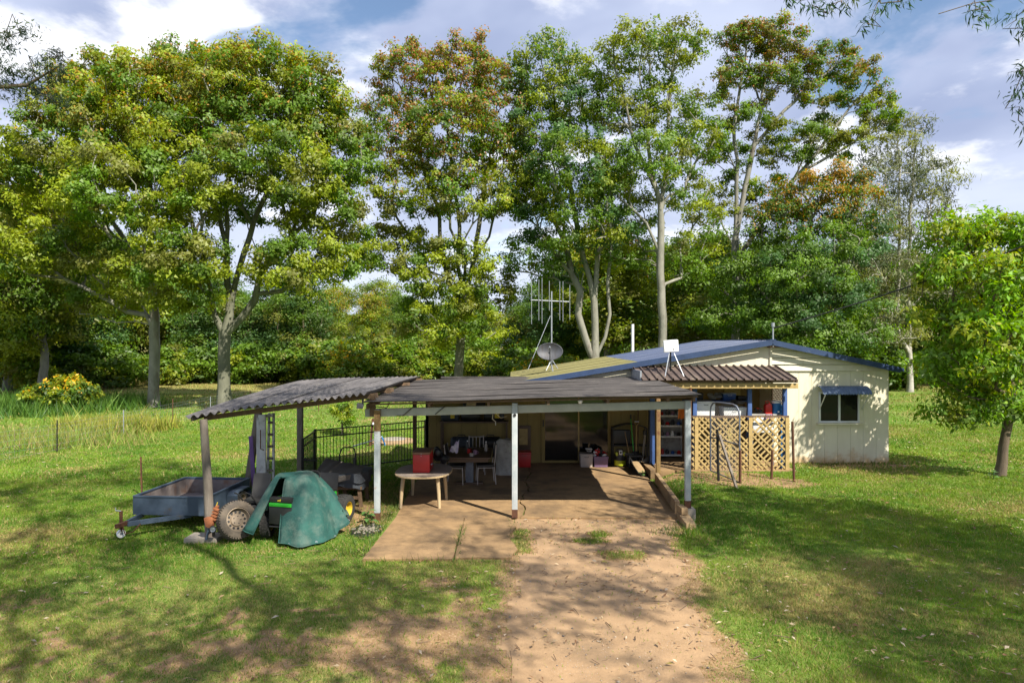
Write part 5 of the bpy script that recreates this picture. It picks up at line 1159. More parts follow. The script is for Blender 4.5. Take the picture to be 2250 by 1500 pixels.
# ------------------------------------------------------------------ lean-to shed
sh_ = thing('lean_to_shed', 'open lean-to with leaning timber posts and grey corrugated iron roof', 'shed', (-4.2, 15, 0))
FLc, FRc, BLc, BRc = Vector((-5.70, 11.9, 2.12)), Vector((-2.72, 12.9, 2.49)), Vector((-5.55, 18.1, 2.40)), Vector((-2.60, 19.5, 2.47))
def sr(u, v):
    a = FLc.lerp(FRc, u); b = BLc.lerp(BRc, u); p = a.lerp(b, v); p.z += .05 * math.sin(v * math.pi) * (1 - u) + .02 * math.sin(u * 5); return p
ns = 4
rs_ = MB().beam(FLc.lerp(BLc, .02) + Vector((.06, 0, -.05)), BLc.lerp(FLc, .02) + Vector((.06, 0, -.05)), .04, .05).build('roof', MT['grey_timber'], sh_)
for i in range(ns):
    u0, u1 = i / ns, (i + 1) / ns + (.008 if i < ns - 1 else 0)
    def fn(u, v, u0=u0, u1=u1, i=i):
        p = sr(lerp(u0, u1, u), v * (1 + .01 * math.sin(i * 3)) - .006 * (i % 2)); p.z += .030 * math.cos(u * 2 * math.pi * 6) + .005 * (i % 2) + .006 * math.sin(v * 9 + i); return p
    MB().sheet(fn, 6 * 8, 14, .004).build('roof_sheet', MT['iron_grey'], rs_, smooth=True)
for v, e in ((.06, .10), (.30, .10), (.62, .1), (.93, .1)):
    a, b = sr(0, v), sr(1, v); d = (b - a).normalized()
    MB().beam(a + Vector((.15, 0, -.075)), b + d * e + Vector((0, 0, -.075)), .06, .085).build('purlin', MT['brown_timber'], sh_)
    if v < .9 or True:
        q = b + d * .0; MB().bb(q.x - .05, q.x + .05, q.y - .05, q.y + .05, cz(-2.7, q.y) - (.28 if v < .1 else .0) + .0, q.z - .05).build('stub_post', MT['brown_timber'], sh_)
MB().tube([(X_(462, 12.0), 12.0, -.1), (X_(457, 12.0), 12.0, .9), (X_(447, 12.05), 12.05, 2.08)], [.085, .075, .065], 12).build('post', MT['grey_timber'], sh_, smooth=True)
MB().beam((X_(540, 15.2), 15.2, -.05), (X_(573, 15.2), 15.2, 2.22), .14, .11, up=Vector((0, 1, 0))).build('post', MT['grey_timber'], sh_, bevel=.008)
MB().bb(X_(660, 17.9) - .08, X_(660, 17.9) + .06, 17.85, 17.98, -.05, 2.33).build('post', MT['grey_timber'], sh_, bevel=.008)
ft = thing('flood_light', 'small solar flood light clipped beside the corner stub post', 'lamp', tuple(P(792, 893, 13.0)))
MB().box(P(791, 891, 12.95), (.12, .015, .11), Matrix.Rotation(R(-25), 3, 'X')).build('panel', MT['dish'], ft); MB().box(P(797, 884, 12.98), (.03, .05, .14)).build('bracket', MT['black_plastic'], ft)
tag(MB().bb(X_(455, 12.1) - .3, X_(455, 12.1) + .28, 11.85, 12.25, -.12, .035).build('concrete_footing', MT['concrete_grey'], loc=(X_(455, 12.1), 12.1, 0), bevel=.02), 'rough concrete footing under the leaning shed post', 'footing')

# ------------------------------------------------------------------ wheels
def wheel(t, M, r, wd, rw, rim, tyre, lugs=0, name='wheel', holes=0):
    """tyre with rounded shoulders and a dished rim; axis = local z"""
    h = wd / 2
    prof = [(rw, -h * .8), (rw * 1.04, -h * .95), (lerp(rw, r, .55), -h), (r * .95, -h * .86), (r * .99, -h * .5), (r, 0), (r * .99, h * .5), (r * .95, h * .86), (lerp(rw, r, .55), h), (rw * 1.04, h * .95), (rw, h * .8)]
    ty = MB().lathe(prof, 36, M, True).build(name, MT[tyre], t, smooth=True)
    MB().lathe([(rw * 1.02, h * .85), (rw * .95, h * .88), (rw * .90, h * .5), (rw * .86, h * .15), (rw * .55, h * .05), (rw * .48, h * .28), (rw * .22, h * .30), (0, h * .30), (0, -h * .2), (rw * .86, -h * .3), (rw * 1.02, -h * .85)], 30, M).build('rim', MT[rim], ty, smooth=True)
    if holes:
        mb = MB()
        for k in range(holes):
            a = 2 * math.pi * k / holes; mb.lathe([(0, 0), (.022, 0), (.022, .006), (0, .006)], 10, M @ Matrix.Translation((rw * .70 * math.cos(a), rw * .70 * math.sin(a), h * .115)))
        for k in range(5):
            a = 2 * math.pi * k / 5; mb.lathe([(0, 0), (.010, 0), (.010, .006), (0, .006)], 8, M @ Matrix.Translation((rw * .32 * math.cos(a), rw * .32 * math.sin(a), h * .30)))
        mb.build('holes', MT['black_plastic'], ty)
    if lugs:
        mb = MB()
        for k in range(lugs):
            for row in (-.66, -.22, .22, .66):
                a = 2 * math.pi * (k + (.5 if abs(row) < .4 else 0)) / lugs; rr = r * (1.004 if abs(row) < .4 else .985)
                mb.box((0, 0, 0), (0, 0, 0)) if False else mb.add([(M @ Vector((math.cos(a + da) * (rr + dr), math.sin(a + da) * (rr + dr), h * row + dz))) for da in (-1.9 / lugs, 1.9 / lugs) for dr in (-.012, .008) for dz in (-h * .17, h * .17)], [(0, 1, 3, 2), (4, 6, 7, 5), (0, 4, 5, 1), (2, 3, 7, 6), (0, 2, 6, 4), (1, 5, 7, 3)])
        mb.build('tread', MT[tyre], ty)
    return ty
def aim(c, axis): return Matrix.Translation(c) @ Vector(axis).to_track_quat('Z', 'Y').to_matrix().to_4x4()
sp_ = thing('spare_wheel', 'dusty car tyre on a tan steel rim leaning against the shed post', 'wheel', (X_(520, 11.95), 11.95, 0))
wheel(sp_, aim((X_(518, 11.95), 11.98, .315), (.66, -.66, .36)), .33, .22, .205, 'rim_tan', 'dusty_rubber', 44, 'tyre', 12)

# ------------------------------------------------------------------ box trailer
TM = Matrix.Translation((-6.37, 12.72, 0)) @ Matrix.Rotation(R(-4), 4, 'Z')
tr = thing('box_trailer', 'faded blue box trailer with drawbar and mudguards beside the shed', 'trailer', (-6.4, 13.4, 0))
def tl(M=TM): return MB(M)
w2, l_, zb0, zt0 = .69, 1.75, .25, .55
tl().bb(-w2, w2, 0, l_, zb0 - .03, zb0).build('floor', MT['trailer_inside'], tr)
for nm, q in (('front_panel', [(-w2, -.02), (w2, -.02), (w2, 0), (-w2, 0)]), ('side_panel', [(-w2 - .02, -.02), (-w2, -.02), (-w2, l_), (-w2 - .02, l_)]), ('side_panel', [(w2, -.02), (w2 + .02, -.02), (w2 + .02, l_), (w2, l_)]), ('tailgate', [(-w2, l_ - .02), (w2, l_ - .02), (w2, l_), (-w2, l_)])):
    o = tl().ext([(x, y, zb0 - .03) for x, y in q], (0, 0, zt0 - zb0 + .03)).build(nm, MT['trailer_blue'], tr)
for a, b in (((-w2 - .01, -.01), (w2 + .01, -.01)), ((-w2 - .01, -.01), (-w2 - .01, l_)), ((w2 + .01, -.01), (w2 + .01, l_)), ((-w2 - .01, l_), (w2 + .01, l_))): tl().beam((a[0], a[1], zt0 + .01), (b[0], b[1], zt0 + .01), .045, .03).build('rim_rail', MT['trailer_blue'], tr, bevel=.005)
tl().add([(-w2 + .004, .004, zt0 - .03), (w2 - .004, .004, zt0 - .03), (w2 - .004, .004, zb0 + .002), (-w2 + .004, .004, zb0 + .002)], [(0, 1, 2, 3)]).add([(-w2 + .004, .004, zb0 + .002), (-w2 + .004, l_ - .024, zb0 + .002), (-w2 + .004, l_ - .024, zt0 - .02), (-w2 + .004, .004, zt0 - .02)], [(0, 1, 2, 3)]).add([(-w2 + .004, l_ - .024, zb0 + .002), (w2 - .004, l_ - .024, zb0 + .002), (w2 - .004, l_ - .024, zt0 - .02), (-w2 + .004, l_ - .024, zt0 - .02)], [(0, 1, 2, 3)]).build('lining', MT['trailer_inside'], tr)
for s in (-1, 1):
    pr_ = [(.75, .22), (.75, .42), (.84, .50), (1.30, .50), (1.40, .42), (1.40, .22), (1.37, .22), (1.37, .41), (1.28, .475), (.86, .475), (.78, .41), (.78, .22)]
    tl().ext([(s * (w2 + .03), y, z) for y, z in pr_], (s * .20, 0, 0)).build('mudguard', MT['trailer_blue'], tr)
    wheel(tr, TM @ aim((s * (w2 + .13), 1.07, .235), (s, 0, 0)), .245, .15, .15, 'rim_tan', 'rubber')
tl().tube([(-w2 - .1, 1.07, .235), (w2 + .1, 1.07, .235)], .025, 8).build('axle', MT['black_steel'], tr)
ax, ay = -.42, -.66
dbm = MB(); dbm.beam(TM @ Vector((.35, .1, .20)), TM @ Vector((ax + .02, ay, .22)), .05, .08); dbm.beam(TM @ Vector((-w2 + .1, .1, .20)), TM @ Vector((ax - .02, ay, .22)), .05, .08); dbm.build('drawbar', MT['trailer_blue'], tr)
tl().beam((ax, ay + .02, .24), (ax - .02, ay - .24, .24), .06, .07).build('coupling', MT['rust'], tr)
jk = tl().tube([(ax - .06, ay - .05, .10), (ax - .06, ay - .05, .46)], .028, 10).build('jockey_stand', MT['rust'], tr, smooth=True)
tl().tube([(ax - .06, ay - .05, .46), (ax - .16, ay - .05, .47), (ax - .16, ay - .05, .52)], .01, 6).build('crank', MT['galv'], jk)
wheel(tr, TM @ aim((ax - .06, ay - .05, .065), (.8, -.5, 0)), .075, .05, .03, 'galv', 'white_plastic', 0, 'jockey_wheel')
MB().tube([TM @ Vector((ax, ay - .1, .22)), TM @ Vector((ax + .06, ay - .12, .08)), TM @ Vector((ax + .16, ay - .06, .10)), TM @ Vector((ax + .2, ay + .1, .2))], .012, 6).build('safety_chain', MT['rust'], tr, smooth=True)

# ------------------------------------------------------------------ jack, seat, ladder and boards in the lean-to
jk = thing('trolley_jack', 'rusty orange trolley jack hanging on the leaning shed post', 'jack', (X_(468, 11.85), 11.85, 0))
jc_ = P(462, 1146, 11.82)
MB().ext([jc_ + Vector((-.09, -.06, .08)), jc_ + Vector((.06, -.06, .10)), jc_ + Vector((.07, -.06, -.02)), jc_ + Vector((.02, -.06, -.10)), jc_ + Vector((-.06, -.06, -.07))], (0, .10, 0)).build('cup', MT['jack_orange'], jk, bevel=.012)
MB().beam(jc_ + Vector((.04, 0, -.05)), jc_ + Vector((.12, .0, .28)), .06, .05).build('arm', MT['jack_orange'], jk)
for k in range(4): MB().box(jc_ + Vector((.07 + k * .015, -.03, .06 + .055 * k)), (.10, .05, .03), Matrix.Rotation(R(20), 3, 'Y')).build('link', MT['jack_orange'], jk)
wheel(jk, aim(jc_ + Vector((.09, -.10, -.10)), (.1, -1, 0)), .062, .03, .045, 'galv', 'black_plastic', 0, 'castor')
MB().tube([jc_ + Vector((-.02, 0, -.08)), jc_ + Vector((-.06, -.02, -.30))], .02, 8).build('leg', MT['trailer_blue'], jk, smooth=True)
MB().tube([jc_ + Vector((.10, 0, .26)), jc_ + Vector((.13, -.01, .34))], .008, 6).build('pin', MT['yellow'], jk)

se = thing('mower_seat', 'black moulded mower seat on a battery box between tyre and green tarpaulin', 'seat', (X_(560, 12.9), 12.9, 0))
sx_, sy_ = X_(562, 12.9), 12.95
def seat_fn(u, v):
    x = sx_ - .17 + .34 * u; s = v
    if s < .5: y = sy_ - .22 + .44 * (s / .5); z = .46 + .02 * math.cos((u - .5) * 5)
    else: t = (s - .5) / .5; y = sy_ + .22 + .10 * t; z = .46 + .44 * t
    return (x + .03 * (v > .5) * (v - .5), y - .07 * (1 - math.cos((u - .5) * 2.4)) * (v > .45), z + .05 * (2 * abs(u - .5)) ** 3 * (v < .5))
MB().sheet(seat_fn, 14, 20, .035).build('seat_shell', MT['black_plastic'], se, smooth=True)
MB().bb(sx_ - .15, sx_ + .16, sy_ - .2, sy_ + .2, .08, .40).build('battery_box', MT['black_plastic'], se, bevel=.02)
MB().bb(sx_ + .06, sx_ + .14, sy_ - .206, sy_ - .2, .26, .33).build('sticker', MT['grey_plastic'], se)
for a in (-.12, .10): MB().tube([(sx_ + a, sy_ - .2, .40), (sx_ + a - .12, sy_ - .28, .62), (sx_ + a - .2, sy_ - .26, .64)], .014, 8).build('lever', MT['black_steel'], se, smooth=True)
for a in (-.12, .12): MB().tube([(sx_ + a, sy_, -.02), (sx_ + a, sy_, .10)], .03, 8).build('foot', MT['black_steel'], se)

ld = thing('step_ladder', 'paint-worn grey folded timber ladder against the middle shed post', 'ladder', (X_(588, 14.8), 14.8, 0))
la, lb = X_(572, 14.8), X_(583, 14.8)
for x0, x1, yy, w_ in ((X_(575, 14.75), X_(581, 14.75), 14.75, .15), (X_(565, 14.9), X_(571, 14.9), 14.9, .05)):
    MB().beam((x1, yy - .12, 0), (x0, yy + .05, Z_(912, yy)), w_, .05, up=Vector((0, 1, 0))).build('stile', MT['ladder_paint'], ld, bevel=.004)
for xt, xb in ((586, 592), (596, 606)): MB().beam((X_(xb, 14.85), 14.7, 0), (X_(xt, 14.85), 15.0, Z_(908, 14.9)), .045, .055, up=Vector((0, 1, 0))).build('stile', MT['ladder_paint'], ld, bevel=.004)
for k in range(7):
    t = (k + .6) / 7.4; MB().beam((X_(lerp(592, 586, t), 14.85), lerp(14.7, 15.0, t) - .02, t * 1.88), (X_(lerp(606, 596, t), 14.85), lerp(14.7, 15.0, t) - .02, t * 1.88), .07, .05).build('rung', MT['grey_timber'], ld)
MB().beam((X_(566, 14.8), 14.85, Z_(915, 14.8)), (X_(597, 14.8), 14.9, Z_(913, 14.8)), .10, .06).build('top_cap', MT['ladder_paint'], ld)
MB().tube([(X_(573, 14.7), 14.68, 1.55), (X_(574, 14.7), 14.66, 1.15), (X_(581, 14.7), 14.66, 1.12)], .012, 6).build('stay', MT['rust'], ld)
tag(MB().beam((X_(562, 15.0), 14.95, 0), (X_(549, 15.0), 15.05, Z_(958, 15.0)), .09, .025, up=Vector((0, 1, 0))).build('purple_board', MT['purple'], loc=(X_(562, 15.0), 14.95, 0), bevel=.003), 'purple painted board leaning at the middle shed post', 'board')

# ------------------------------------------------------------------ ride-on mower under a green tarpaulin
MM = Matrix.Translation((-3.78, 12.62, 0)) @ Matrix.Rotation(R(-14), 4, 'Z')
mo = thing('ride_on_mower', 'green ride-on mower with yellow rims half covered by a tarpaulin', 'mower', (-3.78, 12.62, 0))
def ml(): return MB(MM)
ml().bb(-.22, .22, -.80, -.1, .34, .73).build('hood', MT['mower_green'], mo, bevel=.04)
ml().bb(-.22, .22, -.885, -.862, .30, .60).build('grille', MT['black_plastic'], mo, bevel=.008)
ml().bb(-.21, .21, -.90, -.862, .605, .665).build('hood_lip', MT['mower_green'], mo, bevel=.008)
ml().bb(-.21, .21, -.88, -.78, .672, .76).build('nose_panel', MT['black_plastic'], mo, bevel=.008)
em = ml(); em.ext([(x * .035 - .02, -.883, .715 + z * .03) for x, z in ((-1, -.2), (-.6, .1), (-.1, .05), (.5, .35), (.75, .8), (.85, .3), (1.1, .3), (.8, .05), (.6, -.25), (.75, -.75), (.5, -.8), (.3, -.3), (-.3, -.35), (-.7, -.8), (-.9, -.75), (-.65, -.3))], (0, -.004, 0)); em.build('emblem', MT['yellow'], mo)
ml().bb(-.2, .2, -.1, .8, .30, .42).build('chassis', MT['black_steel'], mo); ml().bb(-.42, .42, -.35, .35, .12, .26).build('mowing_deck', MT['mower_green'], mo, bevel=.04)
ml().bb(-.22, .22, .35, .72, .42, .56).build('rear_fender', MT['mower_green'], mo, bevel=.04)
ml().sheet(lambda u, v: (-.2 + .4 * u, .45 + .3 * min(v * 2, 1) + .06 * max(0, v * 2 - 1), .60 + .28 * max(0, v * 2 - 1)), 8, 12, .05).build('seat', MT['black_plastic'], mo, smooth=True)
ml().tube([(0, -.1, .8), (0, .12, .93)], .02, 8).build('steering_column', MT['black_steel'], mo)
ml().tube([(.17 * math.cos(a), .12 + .17 * .8 * math.sin(a), .93 + .17 * .5 * math.sin(a)) for a in [k * math.pi / 8 for k in range(16)]], .014, 6, closed=True).build('steering_wheel', MT['black_plastic'], mo, smooth=True)
for s in (-1, 1):
    steer = Matrix.Rotation(R(18), 4, 'Z')
    wheel(mo, MM @ Matrix.Translation((s * .41, -.64, .225)) @ steer @ Vector((s, 0, 0)).to_track_quat('Z', 'Y').to_matrix().to_4x4(), .225, .19, .12, 'rim_yellow', 'rubber', 22)
    wheel(mo, MM @ aim((s * .45, .55, .26), (s, 0, 0)), .26, .24, .14, 'rim_yellow', 'rubber', 22)
ml().tube([(-.45, -.66, .225), (.45, -.66, .225)], .025, 8).build('front_axle', MT['black_steel'], mo)
ml().tube([(-.2, -.9, .26), (.2, -.9, .26)], .014, 8).build('bumper', MT['black_steel'], mo)
rt = random.Random(3); ph0 = rt.uniform(0, 6)
def tarp(u, v):
    # u runs round the mower from one side of the front opening to the other, v from the crown to the hem
    gap = .04 + .62 * max(0, v - .34)
    a = lerp(-math.pi / 2 + gap * .42, 1.5 * math.pi - gap * .58, u) - .12
    ca, sa = math.cos(a), math.sin(a)
    # plan outline: superellipse over hood and seat
    ee = 4.0 if sa < 0 else 2.6
    k = 1.0 / (abs(ca / ((.84 if ca > 0 else .74) if sa < 0 else .66)) ** ee + abs(sa / (1.06 if sa < 0 else .90)) ** ee) ** (1 / ee)
    fold = math.sin(a * 6 + ph0) * .5 + math.sin(a * 11 + 1.7) * .35 + math.sin(a * 19 + v * 4) * .25
    rad = k * (v ** .80) * (1 + .10 * fold * v * v)
    v0 = .04 + .50 * max(0, -sa) ** 1.5
    drop = .05 * v + .88 * (max(0, v - v0) / (1 - v0)) ** 1.15
    hem = .10 * math.sin(a * 2.3 + .8) + .06 * math.sin(a * 5)
    if math.sin(a) < -.3 and ca > -.1: hem -= .22
    z = 1.07 - drop + hem * max(0, v - .5) * 1.2 + .07 * fold * v * (1 - .6 * v)
    if ca < -.2: z += .06 * v
    return MM @ Vector((rad * ca, rad * sa - .05, max(z, .035)))
tp = MB(); tp.sheet(tarp, 96, 26)
to = tp.build('tarpaulin', MT['tarp'], loc=(-3.78, 12.62, .0), smooth=True); tag(to, 'faded green tarpaulin draped over the ride-on mower', 'tarpaulin')
sm = to.modifiers.new('thickness', 'SOLIDIFY'); sm.thickness = .006
hm = MB(); hm.tube([tarp(i / 96, 1.0) for i in range(97)], .009, 6); hm.tube([tarp(0, .25 + .75 * i / 20) for i in range(21)], .010, 6); hm.tube([tarp(1, .25 + .75 * i / 20) for i in range(21)], .010, 6); hm.build('hem', MT['tarp'], to, smooth=True)
for i in range(14):
    p = Vector(tarp((i + .5) / 14, .965)); q = Vector(tarp((i + .5) / 14 + .01, .965)); up_ = (Vector(tarp((i + .5) / 14, .93)) - p).normalized(); sd2 = (q - p).normalized(); out_ = sd2.cross(up_).normalized()
    if out_.dot(p - Vector((-3.78, 12.62, .5))) < 0: out_ = -out_
    MB().tube([p + out_ * .008 + (sd2 * math.cos(a) + up_ * math.sin(a)) * .014 for a in [k * math.pi / 5 for k in range(10)]], .004, 5, closed=True).build('eyelet', MT['galv'], to)

# ------------------------------------------------------------------ covered heap on a timber bench, push mower, trolley
bx0, bx1, by0, by1 = X_(700, 14.6), X_(808, 14.6), 14.2, 15.1
bn = thing('timber_bench', 'rough timber bench standing under the dark covered heap', 'bench', ((bx0 + bx1) / 2, 14.6, 0))
MB().bb(bx0 + .1, bx1 - .05, by0 + .05, by1 - .05, .36, .42).build('top', MT['brown_timber'], bn)
for x in (bx0 + .45, bx1 - .12):
    for yy in (by0 + .12, by1 - .12): MB().beam((x + .04, yy, -.02), (x, yy, .37), .07, .06).build('leg', MT['brown_timber'], bn)
MB().beam((bx0 + .45, by0 + .1, .18), (bx1 - .12, by0 + .1, .18), .03, .06).build('stretcher', MT['brown_timber'], bn)
for i, (z0, h, sc_, mt, sd) in enumerate(((.42, .17, 1.0, 'dark_tarp', 3), (.57, .13, 1.07, 'dark_tarp', 4))):
    def heap(u, v, z0=z0, h=h, sc_=sc_, sd=sd):
        a = u * 2 * math.pi; ca, sa = math.cos(a), math.sin(a)
        k = 1 / (abs(ca) ** 4 + abs(sa) ** 4) ** .25
        rx, ry = (bx1 - bx0) / 2 * sc_, (by1 - by0) / 2 * sc_
        if v < .5: r_ = v * 2; z = h
        else: r_ = 1 + .05 * (v - .5); z = h * (1 - (v - .5) * 2 * (1.2 + .3 * math.sin(a * 3 + sd)))
        return ((bx0 + bx1) / 2 + k * rx * ca * r_ * (1 + .03 * math.sin(9 * a + sd)), (by0 + by1) / 2 + k * ry * sa * r_, z0 + max(z, -.06) + .015 * math.sin(a * 11 + sd * 2) * v + .02 * math.sin(u * 7) * (1 - v))
    tag(MB().sheet(heap, 64, 12).build('dark_tarpaulin', MT[mt], loc=((bx0 + bx1) / 2, 14.65, z0), smooth=True), ['lower dark tarpaulin folded over the timber bench', 'upper dark blue tarpaulin bundled beneath the grey-brown canvas cover'][i], 'tarpaulin')
cvp = [P(716, 1006, 15.0), P(801, 1024, 15.0), P(793, 1037, 14.25), P(735, 1052, 14.05), P(690, 1042, 14.2)]
cv = MB()
def cov(u, v):
    a = cvp[0].lerp(cvp[1], u); b = cvp[4].lerp(cvp[3] if u > .6 else cvp[3], min(1, u * 1.25)).lerp(cvp[2], max(0, (u - .6) / .4))
    p = a.lerp(b, v); p.z += .035 * math.sin(u * math.pi) * math.sin(v * math.pi) + .008 * math.sin(v * 3 + u * 22); return p
cv.sheet(cov, 24, 14, .10); tag(cv.build('canvas_cover', MT['brown_cover'], loc=tuple(cvp[4]), smooth=True), 'stiff grey-brown canvas cover lying on top of the dark tarpaulins', 'cover')
pmw = thing('push_mower', 'push mower with black looped handle behind the covered heap', 'mower', (X_(762, 15.7), 15.7, 0))
hx0, hx1 = X_(746, 15.6), X_(781, 15.6); zt_ = Z_(983, 15.6)
MB().tube([(hx0 + .0, 15.5, .3), (hx0, 15.6, zt_ - .16), (hx0 + .05, 15.62, zt_ - .03), (hx0 + .1, 15.63, zt_), (hx1 - .08, 15.63, zt_), (hx1 - .03, 15.62, zt_ - .03), (hx1, 15.6, zt_ - .16), (hx1 - .03, 15.5, .3)], .016, 8).build('handle', MT['black_steel'], pmw, smooth=True)
MB().tube([(hx1 - .015, 15.56, zt_ - .42), (hx1 - .005, 15.58, zt_ - .22)], .03, 8).build('lever', MT['black_plastic'], pmw, smooth=True)
MB().bb(hx0 - .08, hx1 + .08, 15.42, 16.0, .10, .30).build('deck', MT['red_metal'], pmw, bevel=.04)
MB().lathe([(0, .3), (.13, .3), (.13, .42), (.08, .47), (0, .47)], 18, Matrix.Translation(((hx0 + hx1) / 2, 15.7, 0))).build('engine', MT['black_plastic'], pmw, smooth=True)
for x in (hx0 - .10, hx1 + .10):
    for yy in (15.48, 15.95): wheel(pmw, aim((x, yy, .10), (1 if x > (hx0 + hx1) / 2 else -1, 0, 0)), .10, .05, .06, 'galv', 'rubber')
gt = thing('garden_trolley', 'black trolley handlebar with grips beside the rear shed post', 'trolley', (X_(690, 15.2), 15.2, 0))
MB().tube([(X_(668, 15.2), 15.2, Z_(1009, 15.2)), (X_(680, 15.2), 15.2, Z_(1011, 15.2)), (X_(697, 15.2), 15.2, Z_(1012, 15.2))], .016, 8).build('handlebar', MT['black_plastic'], gt, smooth=True)
MB().tube([(X_(690, 15.2), 15.2, Z_(1011, 15.2)), (X_(692, 15.3), 15.3, .3)], .02, 8).build('stem', MT['black_steel'], gt, smooth=True)
MB().tube([(X_(667, 15.2), 15.2, Z_(1009, 15.2)), (X_(675, 15.2), 15.2, Z_(1010, 15.2))], .024, 10).build('grip', MT['rubber'], gt, smooth=True)
MB().bb(X_(692, 15.3) - .2, X_(692, 15.3) + .25, 15.3, 15.8, .16, .30).build('tray', MT['black_plastic'], gt, bevel=.02)
for s in (-.22, .27): wheel(gt, aim((X_(692, 15.3) + s, 15.6, .13), (1 if s > 0 else -1, 0, 0)), .13, .05, .08, 'galv', 'rubber')

# ------------------------------------------------------------------ pool fence
def pool_fence(label, a, b, n, ztop):
    a, b = Vector(a), Vector(b); t = thing('pool_fence', label, 'fence', (a.x, a.y, 0), 'black tubular fence panels')
    up = Vector((0, 0, 1))
    for z in (.10, ztop - .18, ztop): MB().beam(a + up * z, b + up * z, .03, .03).build('rail', MT['black_steel'], t)
    me = None
    for k in range(n):
        p = a.lerp(b, (k + .5) / n)
        if me is None: o = MB().tube([p + up * .06, p + up * (ztop + (.0))], .009, 6).build('baluster', MT['black_steel'], t); me = o.data; p0 = p
        else: piece(me, 'baluster', t, p - p0)
    for p in (a, b): MB().beam(p + up * -.05, p + up * (ztop + .03), .05, .05, up=Vector((1, 0, 0))).build('post', MT['black_steel'], t)
    return t
pool_fence('long black tubular fence panel running up to the house wall', (X_(692, 17.6), 17.6, 0), (-2.50, 19.75, 0), 36, 1.16)
pool_fence('short black tubular fence panel turning towards the rear shed post', (X_(665, 16.1), 16.1, 0), (X_(691, 17.55), 17.55, 0), 13, 1.14)

# ------------------------------------------------------------------ wire fence with pickets on the left lawn
wf = thing('wire_fence', 'wire netting fence on thin steel pickets across the left lawn', 'fence', (X_(272, 25.6), 25.6, 0))
pk = [(-40, 19.0, .95, 'rust'), (126, 21.8, 1.02, 'black_steel'), (272, 25.6, 1.0, 'galv'), (380, 29.5, 1.1, 'rust'), (463, 33.5, .9, 'galv'), (550, 38, .9, 'rust'), (700, 34, .95, 'rust')]
pp = []
for px, Yp, h, mt in pk:
    x = X_(px, Yp); z0 = gz(x, Yp)
    o = MB().ext([(x - .02, Yp - .015, z0 - .1), (x, Yp - .006, z0 - .1), (x + .02, Yp - .015, z0 - .1), (x + .006, Yp, z0 - .1), (x, Yp + .022, z0 - .1), (x - .006, Yp, z0 - .1)], (0, 0, h + .1)).build('picket', MT[mt], wf)
    pp.append(Vector((x, Yp, z0)))
net = MB()
for a, b in zip(pp[:-1], pp[1:]):
    for z in (.08, .25, .42, .59, .76, .88): net.tube([a + Vector((0, 0, z)), b + Vector((0, 0, z))], .0025, 3, cap=False)
    n = int((b - a).length / .18)
    for k in range(1, n): p = a.lerp(b, k / n); net.tube([p + Vector((0, 0, .06)), p + Vector((0, 0, .88))], .0018, 3, cap=False)
net.build('netting', MT['galv'], wf, kind='stuff')
x = X_(313, 15.4); z0 = gz(x, 15.4)
tag(MB().ext([(x - .022, 15.385, z0 - .1), (x, 15.394, z0 - .1), (x + .022, 15.385, z0 - .1), (x + .006, 15.4, z0 - .1), (x, 15.425, z0 - .1), (x - .006, 15.4, z0 - .1)], (-.03, 0, .98)).build('picket', MT['rust'], loc=(x, 15.4, z0)), 'rusty steel picket standing alone behind the box trailer', 'picket')
x = X_(817, 22.6); s_ = thing('marker_stake', 'brown timber stake with a white insulator beyond the pool fence', 'stake', (x, 22.6, gz(x, 22.6)))
MB().beam((x - .06, 22.6, -.05), (x + .04, 22.6, .90), .07, .05, up=Vector((0, 1, 0))).build('stake', MT['rust'], s_); MB().lathe([(0, -.06), (.04, -.05), (.05, 0), (.04, .05), (0, .06)], 12, Matrix.Translation((x + .06, 22.57, .72))).build('insulator', MT['white_plastic'], s_, smooth=True)
x = X_(865, 23.4); lid = thing('septic_lid', 'round concrete tank lid lying in the lawn behind the pool fence', 'tank lid', (x, 23.4, 0))
MB().lathe([(0, .0), (.78, .0), (.78, .08), (.70, .10), (.48, .10), (.46, .12), (0, .125)], 32, Matrix.Translation((x, 23.4, -.02))).build('ring', MT['pale_timber'], lid, smooth=True)
MB().lathe([(0, .126), (.42, .126), (.40, .15), (0, .155)], 28, Matrix.Translation((x, 23.4, -.02))).build('cover', MT['concrete_grey'], lid, smooth=True)
tag(MB().tube([P(776, 980, 19.6), P(828, 965, 20.6), P(838, 959, 21.0)], .02, 8).build('white_pipe', MT['white_alu'], loc=tuple(P(776, 980, 19.6)), smooth=True), 'thin white pipe propped across the lawn behind the fence', 'pipe')
tag(MB().tube([P(838, 958, 22.6), P(842, 966, 22.6), P(845, 974, 22.6), Vector((X_(846, 22.6), 22.6, -.02))], .025, 8).build('standpipe', MT['cooler_blue'], loc=(X_(846, 22.6), 22.6, 0), smooth=True), 'bent blue standpipe beside the round tank lid', 'pipe')

